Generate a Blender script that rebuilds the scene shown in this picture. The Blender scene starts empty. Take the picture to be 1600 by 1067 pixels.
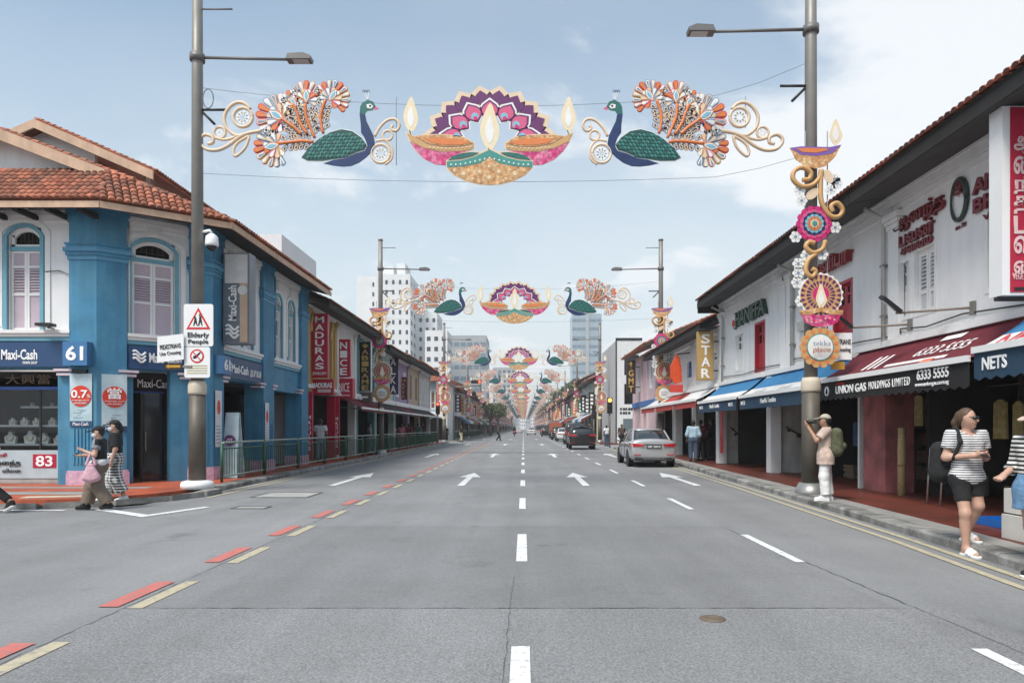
import bpy, bmesh, math, random
import numpy as np
from mathutils import Vector, Matrix
random.seed(7)
R = math.radians
SC = bpy.context.scene
COL = SC.collection

# ------------------------------------------------------------------ camera
F_PX, CX, HY, CAMZ = 1067.0, 818.0, 668.0, 1.5        # focal length, vanishing point (photo pixels), eye height
cam_d = bpy.data.cameras.new('camera'); cam = bpy.data.objects.new('camera', cam_d); COL.objects.link(cam)
cam.location = (0, 0, CAMZ); cam.rotation_euler = (R(90), 0, 0)
cam_d.sensor_width = 36.0; cam_d.lens = 36.0*F_PX/1600.0
cam_d.shift_x = -(CX-800)/1600.0; cam_d.shift_y = (HY-533.5)/1600.0
cam_d.clip_start = 0.1; cam_d.clip_end = 5000
SC.camera = cam

# ------------------------------------------------------------------ sky, sun, exposure
SUN_EL, SUN_AZ = 56.0, 215.0      # azimuth clockwise from +Y: behind the camera to the left, veiled by thin cloud
world = bpy.data.worlds.new('World'); SC.world = world; world.use_nodes = True
nt = world.node_tree; nt.nodes.clear()
def N(t, **kw):
    n = nt.nodes.new(t)
    for k, v in kw.items(): setattr(n, k, v)
    return n
def L(a, b): nt.links.new(a, b)
out = N('ShaderNodeOutputWorld'); bg = N('ShaderNodeBackground'); bg.inputs['Strength'].default_value = 0.110
sky = N('ShaderNodeTexSky', sky_type='NISHITA', sun_disc=False)
sky.sun_elevation = R(SUN_EL); sky.sun_rotation = R(SUN_AZ); sky.air_density = 1.2; sky.dust_density = 1.8; sky.ozone_density = 1.5
tc = N('ShaderNodeTexCoord'); sep = N('ShaderNodeSeparateXYZ'); L(tc.outputs['Generated'], sep.inputs[0])
zz = N('ShaderNodeMath', operation='MAXIMUM'); zz.inputs[1].default_value = 0.0; L(sep.outputs['Z'], zz.inputs[0])
za = N('ShaderNodeMath', operation='ADD'); za.inputs[1].default_value = 0.16; L(zz.outputs[0], za.inputs[0])
dx = N('ShaderNodeMath', operation='DIVIDE'); dy = N('ShaderNodeMath', operation='DIVIDE')
L(sep.outputs['X'], dx.inputs[0]); L(za.outputs[0], dx.inputs[1]); L(sep.outputs['Y'], dy.inputs[0]); L(za.outputs[0], dy.inputs[1])
cmb = N('ShaderNodeCombineXYZ'); L(dx.outputs[0], cmb.inputs[0]); L(dy.outputs[0], cmb.inputs[1])
def cloud(scale, detail, lo, hi, off, rough=0.55):
    mp = N('ShaderNodeMapping'); mp.inputs['Location'].default_value = off; mp.inputs['Scale'].default_value = (-1, 1, 1); L(cmb.outputs[0], mp.inputs[0])
    n = N('ShaderNodeTexNoise'); n.inputs['Scale'].default_value = scale; n.inputs['Detail'].default_value = detail
    n.inputs['Roughness'].default_value = rough; n.inputs['Distortion'].default_value = 0.35; L(mp.outputs[0], n.inputs['Vector'])
    r = N('ShaderNodeMapRange'); r.interpolation_type = 'SMOOTHSTEP'
    r.inputs['From Min'].default_value = lo; r.inputs['From Max'].default_value = hi; L(n.outputs['Fac'], r.inputs['Value'])
    return r.outputs[0]
thin = cloud(0.55, 5, 0.28, 0.78, (6.6, 6.0, 0))          # broad veil
puff = cloud(0.8, 11, 0.50, 0.60, (5.81, 7.07, 4.4), 0.55)   # cumulus
# the haze near the horizon thickens the veil
hz = N('ShaderNodeMapRange'); hz.inputs['From Min'].default_value = 0.0; hz.inputs['From Max'].default_value = 0.50
hz.inputs['To Min'].default_value = 0.98; hz.inputs['To Max'].default_value = 0.10; L(zz.outputs[0], hz.inputs['Value'])
th = N('ShaderNodeMath', operation='MULTIPLY_ADD'); L(thin, th.inputs[0]); th.inputs[1].default_value = 0.26; L(hz.outputs[0], th.inputs[2])
th.use_clamp = True
m1 = N('ShaderNodeMixRGB'); L(th.outputs[0], m1.inputs[0])
sm_ = N('ShaderNodeVectorMath', operation='MULTIPLY'); L(sky.outputs[0], sm_.inputs[0]); sm_.inputs[1].default_value = (1.0, 1.13, 1.10); L(sm_.outputs[0], m1.inputs[1]); m1.inputs[2].default_value = (5.2, 5.65, 5.9, 1)
pm = N('ShaderNodeMath', operation='MULTIPLY'); L(puff, pm.inputs[0]); pm.inputs[1].default_value = 0.9
m2 = N('ShaderNodeMixRGB'); L(pm.outputs[0], m2.inputs[0]); L(m1.outputs[0], m2.inputs[1]); m2.inputs[2].default_value = (6.2, 6.4, 6.6, 1)
puff2 = cloud(1.9, 10, 0.55, 0.66, (2.3, 1.15, 7.7), 0.56)   # small scattered cumulus
pm2 = N('ShaderNodeMath', operation='MULTIPLY'); L(puff2, pm2.inputs[0]); pm2.inputs[1].default_value = 0.7
m3 = N('ShaderNodeMixRGB'); L(pm2.outputs[0], m3.inputs[0]); L(m2.outputs[0], m3.inputs[1]); m3.inputs[2].default_value = (6.2, 6.4, 6.6, 1)
L(m3.outputs[0], bg.inputs['Color']); L(bg.outputs[0], out.inputs[0])

sun_d = bpy.data.lights.new('sun', 'SUN'); sun_d.energy = 2.7; sun_d.angle = R(20); sun_d.color = (1.0, 0.95, 0.88)
sun = bpy.data.objects.new('sun', sun_d); COL.objects.link(sun)
sv = Vector((math.sin(R(SUN_AZ))*math.cos(R(SUN_EL)), math.cos(R(SUN_AZ))*math.cos(R(SUN_EL)), math.sin(R(SUN_EL))))
sun.rotation_euler = (-sv).to_track_quat('-Z', 'Y').to_euler()
SC.view_settings.view_transform = 'Standard'; SC.view_settings.look = 'None'
SC.view_settings.exposure = 0.54; SC.view_settings.gamma = 1.0
try: SC.cycles.use_denoising = True
except Exception: pass
HAZE = 0.0006
SC.cycles.max_bounces = 6; SC.cycles.diffuse_bounces = 4; SC.cycles.transparent_max_bounces = 8; SC.cycles.volume_bounces = 0

# ------------------------------------------------------------------ helpers
def px(x, y, d):                       # photo pixel + distance along the street -> point
    return ((x-CX)/F_PX*d, d, CAMZ+(HY-y)/F_PX*d)
def zpx(y, d): return CAMZ+(HY-y)/F_PX*d
def xpx(x, d): return (x-CX)/F_PX*d
def dpx(x, X): return X*F_PX/(x-CX)    # distance at which lateral offset X shows at pixel x

class Frame:                            # u along the wall (reading direction), n outwards, z up
    def __init__(s, o=(0, 0, 0), u=(1, 0, 0)):
        s.o = Vector(o); s.u = Vector(u).normalized(); s.z = Vector((0, 0, 1)); s.n = s.u.cross(s.z)
    def p(s, u, n, z): return s.o+s.u*u+s.n*n+s.z*z
    def mat(s, u, n, z):
        m = Matrix((s.u, s.z, s.n)).transposed().to_4x4(); m.translation = s.p(u, n, z); return m
class ScaledFrame(Frame):               # same, with the wall's measurements stretched a little along it and upwards
    KU, KZ = 1.085, 1.065
    def p(s, u, n, z): return s.o+s.u*(u*s.KU)+s.n*n+s.z*(.1+(z-.1)*s.KZ)
W0 = Frame((0, 0, 0), (1, 0, 0))        # n = -Y (towards the camera)
def front(d, x=0): return Frame((x, d, 0), (1, 0, 0))

class MB:
    def __init__(s, fr=None): s.v = []; s.f = []; s.m = []; s.fr = fr; s.mi = 0; s.sm = []
    def P(s, p): return s.fr.p(*p) if s.fr else Vector(p)
    def add(s, vs, fs, smooth=False):
        b = len(s.v); s.v += [tuple(s.P(p)) for p in vs]
        for f in fs: s.f.append(tuple(b+i for i in f)); s.m.append(s.mi); s.sm.append(smooth)
        return s
    def box(s, a0, a1, b0, b1, c0, c1):
        vs = [(x, y, z) for x in (a0, a1) for y in (b0, b1) for z in (c0, c1)]
        return s.add(vs, [(0, 1, 3, 2), (4, 6, 7, 5), (0, 4, 5, 1), (2, 3, 7, 6), (0, 2, 6, 4), (1, 5, 7, 3)])
    def prism(s, poly, n0, n1, axis=1):  # 2-D polygon in the two other axes, extruded along axis
        k = len(poly)
        def mk(a, b, c): return {1: (a, c, b), 0: (c, a, b), 2: (a, b, c)}[axis]
        vs = [mk(a, b, n0) for a, b in poly]+[mk(a, b, n1) for a, b in poly]
        fs = [tuple(range(k)), tuple(range(2*k-1, k-1, -1))]+[(i, (i+1) % k, k+(i+1) % k, k+i) for i in range(k)]
        return s.add(vs, fs)
    def tube(s, pts, r, n=8, cap=True):
        pts = [Vector(p) for p in pts]; k = len(pts); rs = r if isinstance(r, (list, tuple)) else [r]*k
        vs = []; ref = None
        for i, p in enumerate(pts):
            t = (pts[min(i+1, k-1)]-pts[max(i-1, 0)]).normalized()
            if ref is None: ref = Vector((0, 0, 1)) if abs(t.z) < .9 else Vector((1, 0, 0))
            a = t.cross(ref); a = a.normalized() if a.length > 1e-6 else t.orthogonal().normalized(); b = a.cross(t).normalized(); ref = b
            for j in range(n):
                q = p+(a*math.cos(2*math.pi*j/n)+b*math.sin(2*math.pi*j/n))*rs[i]; vs.append(tuple(q))
        fs = [(i*n+j, i*n+(j+1) % n, (i+1)*n+(j+1) % n, (i+1)*n+j) for i in range(k-1) for j in range(n)]
        s.add(vs, fs, True)
        if cap: b = len(s.v)-k*n; s.f += [tuple(b+j for j in range(n)), tuple(b+(k-1)*n+j for j in reversed(range(n)))]; s.m += [s.mi]*2; s.sm += [False]*2
        return s
    def lathe(s, prof, c=(0, 0, 0), n=16, axis=2):   # profile of (r, h)
        vs = []
        for r, h in prof:
            for j in range(n):
                a = 2*math.pi*j/n; x, y = r*math.cos(a), r*math.sin(a)
                vs.append({2: (c[0]+x, c[1]+y, c[2]+h), 1: (c[0]+x, c[1]+h, c[2]+y), 0: (c[0]+h, c[1]+x, c[2]+y)}[axis])
        k = len(prof)
        fs = [(i*n+j, i*n+(j+1) % n, (i+1)*n+(j+1) % n, (i+1)*n+j) for i in range(k-1) for j in range(n)]
        s.add(vs, fs, True); b = len(s.v)-k*n
        s.f += [tuple(b+j for j in range(n)), tuple(b+(k-1)*n+j for j in reversed(range(n)))]; s.m += [s.mi]*2; s.sm += [False]*2
        return s
    def ball(s, c, r, n=8, k=6):
        rx, ry, rz = r if isinstance(r, (tuple, list)) else (r, r, r)
        vs = [(c[0], c[1], c[2]-rz)]
        for i in range(1, k):
            t = math.pi*i/k
            for j in range(n):
                a = 2*math.pi*j/n; vs.append((c[0]+rx*math.sin(t)*math.cos(a), c[1]+ry*math.sin(t)*math.sin(a), c[2]-rz*math.cos(t)))
        vs.append((c[0], c[1], c[2]+rz)); T = len(vs)-1
        fs = [(0, 1+(j+1) % n, 1+j) for j in range(n)]
        fs += [(1+i*n+j, 1+i*n+(j+1) % n, 1+(i+1)*n+(j+1) % n, 1+(i+1)*n+j) for i in range(k-2) for j in range(n)]
        fs += [(1+(k-2)*n+j, 1+(k-2)*n+(j+1) % n, T) for j in range(n)]
        return s.add(vs, fs, True)
    def quad(s, a, b, c, d): return s.add([a, b, c, d], [(0, 1, 2, 3)])
    def mesh(s, name, mats, recalc=True):
        me = bpy.data.meshes.new(name); me.from_pydata(s.v, [], s.f)
        for m in (mats if isinstance(mats, (list, tuple)) else [mats]): me.materials.append(m)
        me.polygons.foreach_set('material_index', s.m); me.polygons.foreach_set('use_smooth', s.sm)
        if recalc and len(s.f) < 60000:
            bm = bmesh.new(); bm.from_mesh(me); bmesh.ops.recalc_face_normals(bm, faces=bm.faces); bm.to_mesh(me); bm.free()
        me.update(); return me
    def build(s, name, mats, parent=None, **kw):
        return link(name, s.mesh(name, mats), parent, **kw)

def link(name, data, parent=None, label=None, cat=None, group=None, kind=None, mw=None):
    o = bpy.data.objects.new(name, data); COL.objects.link(o)
    if mw is not None: o.matrix_world = mw
    if parent is not None:
        o.parent = parent
        o.matrix_parent_inverse = PINV.get(parent.name) or Matrix.Identity(4)
    tag(o, label, cat, group, kind); return o
PINV = {}
def tag(o, label=None, cat=None, group=None, kind=None):
    for k, v in (('label', label), ('category', cat), ('group', group), ('kind', kind)):
        if v: o[k] = v
    return o
def thing(name, label, cat, loc=(0, 0, 0), group=None, rz=0.0):
    """Empty at the thing's base. Parts are built in world coordinates (their parent inverse undoes the empty)."""
    o = bpy.data.objects.new(name, None); COL.objects.link(o); o.location = loc; o.rotation_euler = (0, 0, rz); o.empty_display_size = .2
    PINV[o.name] = (Matrix.Translation(loc) @ Matrix.Rotation(rz, 4, 'Z')).inverted()
    return tag(o, label, cat, group)
def copy_tree(o, delta=None, parent=None, label=None, group=None):
    c = o.copy(); COL.objects.link(c)
    if parent is not None:
        inv = o.matrix_parent_inverse.copy(); c.parent = parent; c.matrix_parent_inverse = inv
    if delta is not None: c.location = Vector(o.location)+Vector(delta)
    if label: c['label'] = label
    if group: c['group'] = group
    for ch in o.children: copy_tree(ch, None, c)
    return c

# ------------------------------------------------------------------ materials
MATS = {}
def mat(name, col, rough=.7, var=.12, scale=3.0, metal=0.0, bump=0.0, bscale=60.0, streak=0.0, rnd=0.0, emit=None, spec=.5, coat=0, col2=None, alpha=None, trans=0):
    if name in MATS: return MATS[name]
    m = bpy.data.materials.new(name); m.use_nodes = True; t = m.node_tree; b = t.nodes['Principled BSDF']
    b.inputs['Roughness'].default_value = rough; b.inputs['Metallic'].default_value = metal
    b.inputs['Specular IOR Level'].default_value = spec; b.inputs['Coat Weight'].default_value = coat
    b.inputs['Transmission Weight'].default_value = trans
    b.inputs['Base Color'].default_value = (*col, 1)
    if alpha is not None: b.inputs['Alpha'].default_value = alpha
    def nn(k, **kw):
        n = t.nodes.new(k)
        for a, v in kw.items(): setattr(n, a, v)
        return n
    if emit: b.inputs['Emission Color'].default_value = (*emit[:3], 1); b.inputs['Emission Strength'].default_value = emit[3]
    if var > 0 or rnd > 0 or streak > 0 or bump > 0:
        tcn = nn('ShaderNodeTexCoord'); geo = nn('ShaderNodeNewGeometry')
        cur = nn('ShaderNodeRGB'); cur.outputs[0].default_value = (*col, 1); cur = cur.outputs[0]
        def mul(fac_socket, lo, hi, cur):
            mr = nn('ShaderNodeMapRange'); mr.inputs['From Min'].default_value = .3 if lo != 'r' else 0; mr.inputs['From Max'].default_value = .7
            mr.inputs['To Min'].default_value = lo; mr.inputs['To Max'].default_value = hi; t.links.new(fac_socket, mr.inputs['Value'])
            mx = nn('ShaderNodeVectorMath', operation='SCALE'); t.links.new(cur, mx.inputs[0]); t.links.new(mr.outputs[0], mx.inputs['Scale'])
            return mx.outputs[0]
        if col2:
            n2 = nn('ShaderNodeTexNoise'); n2.inputs['Scale'].default_value = scale*.6; n2.inputs['Detail'].default_value = 5; t.links.new(geo.outputs['Position'], n2.inputs['Vector'])
            mr = nn('ShaderNodeMapRange'); mr.inputs['From Min'].default_value = .42; mr.inputs['From Max'].default_value = .66; t.links.new(n2.outputs['Fac'], mr.inputs['Value'])
            mx = nn('ShaderNodeMixRGB'); t.links.new(mr.outputs[0], mx.inputs[0]); t.links.new(cur, mx.inputs[1]); mx.inputs[2].default_value = (*col2, 1); cur = mx.outputs[0]
        if var > 0:
            n1 = nn('ShaderNodeTexNoise'); n1.inputs['Scale'].default_value = scale; n1.inputs['Detail'].default_value = 7; n1.inputs['Roughness'].default_value = .62
            t.links.new(geo.outputs['Position'], n1.inputs['Vector']); cur = mul(n1.outputs['Fac'], 1-var, 1+var, cur)
        if streak > 0:
            mp = nn('ShaderNodeMapping'); mp.inputs['Scale'].default_value = (5, 5, .45); t.links.new(geo.outputs['Position'], mp.inputs[0])
            n3 = nn('ShaderNodeTexNoise'); n3.inputs['Scale'].default_value = 1.0; n3.inputs['Detail'].default_value = 6; t.links.new(mp.outputs[0], n3.inputs['Vector'])
            cur = mul(n3.outputs['Fac'], 1.0, 1-streak, cur)
        if rnd > 0:
            oi = nn('ShaderNodeObjectInfo'); ad = nn('ShaderNodeMath', operation='ADD'); t.links.new(oi.outputs['Random'], ad.inputs[0]); t.links.new(geo.outputs['Random Per Island'], ad.inputs[1])
            fr = nn('ShaderNodeMath', operation='FRACT'); t.links.new(ad.outputs[0], fr.inputs[0])
            cur = mul(fr.outputs[0], 1-rnd, 1+rnd, cur)
        t.links.new(cur, b.inputs['Base Color'])
        if bump > 0:
            nb = nn('ShaderNodeTexNoise'); nb.inputs['Scale'].default_value = bscale; nb.inputs['Detail'].default_value = 4; t.links.new(geo.outputs['Position'], nb.inputs['Vector'])
            bp = nn('ShaderNodeBump'); bp.inputs['Strength'].default_value = bump; bp.inputs['Distance'].default_value = .02; t.links.new(nb.outputs['Fac'], bp.inputs['Height']); t.links.new(bp.outputs[0], b.inputs['Normal'])
    MATS[name] = m; return m
def hexc(r, g, b):
    f = lambda c: ((c/255+.055)/1.055)**2.4 if c/255 > .04045 else c/255/12.92
    return (f(r), f(g), f(b))
def paint(name, col, rough=.55, **kw): return mat(name, col, rough, kw.pop('var', .06), kw.pop('scale', 4), **kw)

WHITE = paint('white_plaster', (.82, .82, .82), .85, var=.05, streak=.10, scale=1.5, bump=.12)
WHITE2 = paint('grey_white_plaster', (.80, .80, .80), .85, var=.06, streak=.12, scale=1.5, bump=.12)
TRIM = paint('white_trim', (.76, .76, .75), .6, var=.04)
BLUE = paint('blue_wall_paint', (.056, .24, .40), .65, var=.18, streak=.28, scale=1.8, col2=(.085, .265, .39), bump=.15)
TEAL = paint('light_blue_trim', (.15, .36, .45), .6)
MAUVE = paint('mauve_shutter', (.50, .41, .47), .65)
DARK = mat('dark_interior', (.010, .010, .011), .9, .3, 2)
SHADE = mat('shaded_dark_wall', (.035, .032, .030), .9, .3, 1.2)  # near-black wall colour with the shade of deep recesses put in
GLASS = mat('dark_glass', (.012, .014, .016), .08, 0, spec=.6)
TILE = mat('clay_roof_tile', hexc(160, 98, 74), .85, .28, 2.5, rnd=.28, bump=.2, col2=hexc(124, 84, 68))
TILED = mat('weathered_roof_tile', hexc(130, 72, 56), .85, .3, 2.5, rnd=.3, bump=.2, col2=hexc(80, 60, 54))
FASCIA = mat('peach_fascia_board', hexc(205, 172, 146), .75, .15, 2, streak=.2)
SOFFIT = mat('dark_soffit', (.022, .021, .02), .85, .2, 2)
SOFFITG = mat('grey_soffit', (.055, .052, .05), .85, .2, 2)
STEEL = mat('pole_grey', (.23, .22, .20), .5, .1, 3, metal=.3)
STEELD = mat('pole_bronze', (.10, .088, .072), .55, .2, 2.5, metal=.2)
BLACK = mat('black_metal', (.015, .015, .016), .5, .1)
CREAMB = mat('cream_band', (.55, .48, .38), .7, .1)
CONC = mat('concrete', (.36, .355, .34), .9, .2, 3, bump=.3, streak=.1)
SIGNRED = paint('sign_red', (.42, .012, .045), .4)
SIGNNAVY = paint('sign_navy', (.022, .065, .16), .45)
SIGNWHITE = paint('sign_white', (.78, .78, .78), .45, var=.02)
GOLDL = paint('gold_letters', (.55, .36, .12), .4)
EMW = paint('white_letters', (.85, .85, .85), .5, var=0)

# ------------------------------------------------------------------ text
def text_mesh(s, bold=0.0, extrude=.008, spacing=1.0, line=1.0):
    cu = bpy.data.curves.new('t', 'FONT'); cu.body = s; cu.size = 1; cu.extrude = extrude; cu.offset = bold
    cu.align_x = 'CENTER'; cu.space_character = spacing; cu.space_line = line; cu.resolution_u = 3
    ob = bpy.data.objects.new('t', cu)
    me = bpy.data.meshes.new_from_object(ob)
    bpy.data.objects.remove(ob); bpy.data.curves.remove(cu); return me
def text(s, fr, u0, u1, z0, z1, n, m, parent, name='lettering', bold=.0, depth=.012, rot=0, keep=False, spacing=1.0, line=1.0, tilt=None):
    """Lettering fitted to the rectangle u0..u1, z0..z1 at offset n of a frame."""
    me = text_mesh(s, bold, .5, spacing, line)
    if not len(me.vertices): return None
    co = np.empty(len(me.vertices)*3, np.float32); me.vertices.foreach_get('co', co); co = co.reshape(-1, 3)
    if rot: co = np.stack([-co[:, 1], co[:, 0], co[:, 2]], 1) if rot > 0 else np.stack([co[:, 1], -co[:, 0], co[:, 2]], 1)
    lo, hi = co.min(0), co.max(0); sp = np.maximum(hi-lo, 1e-5); co = (co-lo)/sp
    w, h = u1-u0, z1-z0
    if keep:
        k = min(w/sp[0], h/sp[1]); w2, h2 = sp[0]*k, sp[1]*k
    else: w2, h2 = w, h
    uc, zc = (u0+u1)/2, (z0+z1)/2
    co[:, 0] = (co[:, 0]-.5)*w2; co[:, 1] = (co[:, 1]-.5)*h2; co[:, 2] = co[:, 2]*depth
    me.vertices.foreach_set('co', co.astype(np.float32).ravel()); me.materials.clear(); me.materials.append(m)
    M = fr.mat(uc, n, zc)
    if tilt is not None: M = M @ tilt
    if isinstance(fr, ScaledFrame): M = M @ Matrix.Diagonal((fr.KU, fr.KZ, 1, 1))
    me.transform(M); me.update()
    return link(name, me, parent)
# ------------------------------------------------------------------ ground, road, pavements
def asphalt(name, col, spk=.24, sc=90):
    m = bpy.data.materials.new(name); m.use_nodes = True; t = m.node_tree; b = t.nodes['Principled BSDF']; b.inputs['Roughness'].default_value = .92
    b.inputs['Specular IOR Level'].default_value = .25
    g = t.nodes.new('ShaderNodeNewGeometry'); cur = None
    def noise(s, d, stretch=None):
        n = t.nodes.new('ShaderNodeTexNoise'); n.inputs['Scale'].default_value = s; n.inputs['Detail'].default_value = d; n.inputs['Roughness'].default_value = .65
        if stretch:
            mp = t.nodes.new('ShaderNodeMapping'); mp.inputs['Scale'].default_value = stretch; t.links.new(g.outputs['Position'], mp.inputs[0]); t.links.new(mp.outputs[0], n.inputs['Vector'])
        else: t.links.new(g.outputs['Position'], n.inputs['Vector'])
        return n.outputs['Fac']
    def scale(cur, fac, a, b_, lo=.3, hi=.7):
        r = t.nodes.new('ShaderNodeMapRange'); r.inputs['From Min'].default_value = lo; r.inputs['From Max'].default_value = hi; r.inputs['To Min'].default_value = a; r.inputs['To Max'].default_value = b_
        t.links.new(fac, r.inputs['Value']); v = t.nodes.new('ShaderNodeVectorMath'); v.operation = 'SCALE'; t.links.new(cur, v.inputs[0]); t.links.new(r.outputs[0], v.inputs['Scale']); return v.outputs[0]
    rgb = t.nodes.new('ShaderNodeRGB'); rgb.outputs[0].default_value = (*col, 1)
    cur = scale(rgb.outputs[0], noise(sc, 3), 1-spk, 1+spk)
    cur = scale(cur, noise(22, 4), .9, 1.1)
    cur = scale(cur, noise(.35, 6), .86, 1.12)
    cur = scale(cur, noise(1, 6, (1.2, .10, 1)), .90, 1.07)      # wheel tracks along the street
    cur = scale(cur, noise(1, 3, (.62, .015, 1)), .88, 1.08)           # darker wheel paths
    cur = scale(cur, noise(.9, 9), 1.0, .72, .60, .72)
    cur = scale(cur, noise(3.1, 6), 1.0, .84, .62, .72)            # oil stains
    t.links.new(cur, b.inputs['Base Color'])
    bp = t.nodes.new('ShaderNodeBump'); bp.inputs['Strength'].default_value = .5; bp.inputs['Distance'].default_value = .006; t.links.new(noise(sc*1.3, 2), bp.inputs['Height']); t.links.new(bp.outputs[0], b.inputs['Normal'])
    return m
ASPH = asphalt('asphalt', (.228, .231, .235)); ASPH2 = asphalt('asphalt_patch', (.206, .208, .212)); ASPH3 = asphalt('coarse_asphalt', (.226, .228, .232), .40, 60)
GROUND = mat('earth', (.16, .155, .145), .95, .2, .2)
def worn_paint(name, col, wear=.5):
    m = mat(name, col, .75, .10, 8); t = m.node_tree; b = t.nodes['Principled BSDF']
    src = b.inputs['Base Color'].links[0].from_socket; g = t.nodes.new('ShaderNodeNewGeometry'); n = t.nodes.new('ShaderNodeTexNoise'); n.inputs['Scale'].default_value = 14; n.inputs['Detail'].default_value = 9; n.inputs['Roughness'].default_value = .72
    t.links.new(g.outputs['Position'], n.inputs['Vector']); r = t.nodes.new('ShaderNodeMapRange'); r.inputs['From Min'].default_value = .50; r.inputs['From Max'].default_value = .66; r.inputs['To Max'].default_value = wear
    t.links.new(n.outputs['Fac'], r.inputs['Value']); x = t.nodes.new('ShaderNodeMixRGB'); t.links.new(r.outputs[0], x.inputs[0]); t.links.new(src, x.inputs[1]); x.inputs[2].default_value = (.19, .19, .195, 1); t.links.new(x.outputs[0], b.inputs['Base Color'])
    return m
RWHITE = worn_paint('road_white', (.70, .71, .71), .75); RYEL = worn_paint('road_yellow', (.45, .40, .28), .8); RRED = worn_paint('road_red', (.50, .15, .125), .7)
TERRA = mat('terracotta_paving', hexc(176, 88, 58), .55, .16, 2.2, bump=.12, col2=hexc(142, 70, 50))
TERRAD = mat('red_tile_paving', hexc(104, 50, 38), .5, .2, 2.0, bump=.08, col2=hexc(84, 44, 34))  # tile red darkened to carry the shade on this pavement
PAVG = mat('grey_paving', (.27, .26, .245), .8, .18, 2.0, bump=.2)
KERB = mat('kerb_concrete', (.27, .265, .25), .9, .40, 3.5, bump=.6, bscale=25, rnd=.12, col2=(.11, .108, .10))

ground = MB().quad((-2500, -200, -.03), (2500, -200, -.03), (2500, 4500, -.03), (-2500, 4500, -.03)).build('ground', GROUND, kind='structure')
road = MB().quad((-60, -12, 0), (60, -12, 0), (60, 12.9, 0), (-60, 12.9, 0)).quad((-7.4, 12.9, 0), (7.6, 12.9, 0), (7.6, 640, 0), (-7.4, 640, 0))\
    .quad((-60, 66, 0), (-7.4, 66, 0), (-7.4, 73, 0), (-60, 73, 0)).quad((7.6, 49, 0), (60, 49, 0), (60, 60, 0), (7.6, 60, 0)).build('road', ASPH, kind='structure')
MB().quad((-3.32, -12, .003), (4.2, -12, .003), (3.5, 5.66, .003), (-3.32, 5.66, .003)).build('road_patch', ASPH3, road)
MB().quad((-3.32, 5.68, .003), (3.1, 5.68, .003), (3.0, 10.4, .003), (-3.32, 10.4, .003)).build('road_patch', ASPH2, road)
CRACK = mat('crack', (.10, .10, .10), .95, .1)
def crack(pts, w=.0045):
    b = MB(); q = []
    for (x0, y0), (x1, y1) in zip(pts, pts[1:]):
        k = max(2, int(math.hypot(x1-x0, y1-y0)/.12))
        for i in range(k): q.append((x0+(x1-x0)*i/k+random.uniform(-.012, .012), y0+(y1-y0)*i/k+random.uniform(-.012, .012)))
    for (x0, y0), (x1, y1) in zip(q, q[1:]):
        dx_, dy_ = x1-x0, y1-y0; l = math.hypot(dx_, dy_) or 1; ww = w*random.uniform(.4, 1.3); nx, ny = -dy_/l*ww, dx_/l*ww
        b.quad((x0-nx, y0-ny, .0052), (x1-nx, y1-ny, .0052), (x1+nx, y1+ny, .0052), (x0+nx, y0+ny, .0052))
    b.build('seam_crack', CRACK, road)
crack([(-3.32, 5.67), (3.3, 5.67)]); crack([(-3.32, 2), (-3.32, 24)], .005); crack([(3.0, 10.4), (3.35, 4)], .006); crack([(-.13, 2.5), (-.1, 7)], .004); crack([(-3.3, 10.42), (3, 10.42)], .003)
def mark(name, poly, m, z=.008):
    b = MB(); b.add([(x, y, z) for x, y in poly], [tuple(range(len(poly)))]); return b.build(name, m, road)
def rect(x, y0, y1, w): return [(x-w/2, y0), (x+w/2, y0), (x+w/2, y1), (x-w/2, y1)]
for k in range(60):
    y = 2.72+4.92*k
    if y < 300:
        mark('lane_dash', rect(-.02, y, y+1.95, .125), RWHITE)
        if k < 40: mark('lane_dash', rect(3.08, y-.05, y+1.9, .11), RWHITE)
for k in range(34):
    y = 3.76+1.89*k
    mark('yellow_dash', rect(-3.22, y, y+1.0, .125), RYEL); mark('red_dash', rect(-3.47, y+.05, y+.98, .17), RRED)
def arrow(x, y0, bend=0):
    mark('lane_arrow', [(x-.09, y0), (x+.09, y0), (x+.09, y0+3.0), (x+.33, y0+3.0), (x, y0+5.0), (x-.33, y0+3.0), (x-.09, y0+3.0)], RWHITE)
for y in (17.6, 34.5, 58, 84):
    for x in (-4.95, -1.62, 1.62, 4.5 if y < 20 else 4.7): arrow(x, y)
def kerb_r(y):                         # lateral position of the right kerb face
    P = [(-12, 4.6), (4, 4.95), (6.6, 5.13), (9, 5.35), (13, 5.55), (17, 5.75), (21, 5.88), (27, 6.12), (34, 6.3), (48, 6.42), (700, 6.45)]
    for (a, xa), (b, xb) in zip(P, P[1:]):
        if y <= b: return xa+(xb-xa)*(y-a)/(b-a)
    return 6.45
def strip(name, f0, f1, ys, m, z, parent):
    b = MB()
    for a, c in zip(ys, ys[1:]): b.quad((f0(a), a, z), (f1(a), a, z), (f1(c), c, z), (f0(c), c, z))
    return b.build(name, m, parent)
ys = [2, 4, 6.6, 9, 13, 17, 21, 27, 34, 48]
for o in (.14, .40):
    strip('yellow_line', lambda y: kerb_r(y)-o-.1, lambda y: kerb_r(y)-o, ys, RYEL, .008, road)
    strip('yellow_line', lambda y: -7.2+o, lambda y: -7.2+o+.1, [14.6, 65], RYEL, .008, road)
    strip('yellow_line', lambda y: -7.2+o, lambda y: -7.2+o+.1, [74, 300], RYEL, .008, road)
    strip('yellow_line', lambda y: kerb_r(y)-o-.1, lambda y: kerb_r(y)-o, [61, 300], RYEL, .008, road)
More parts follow.
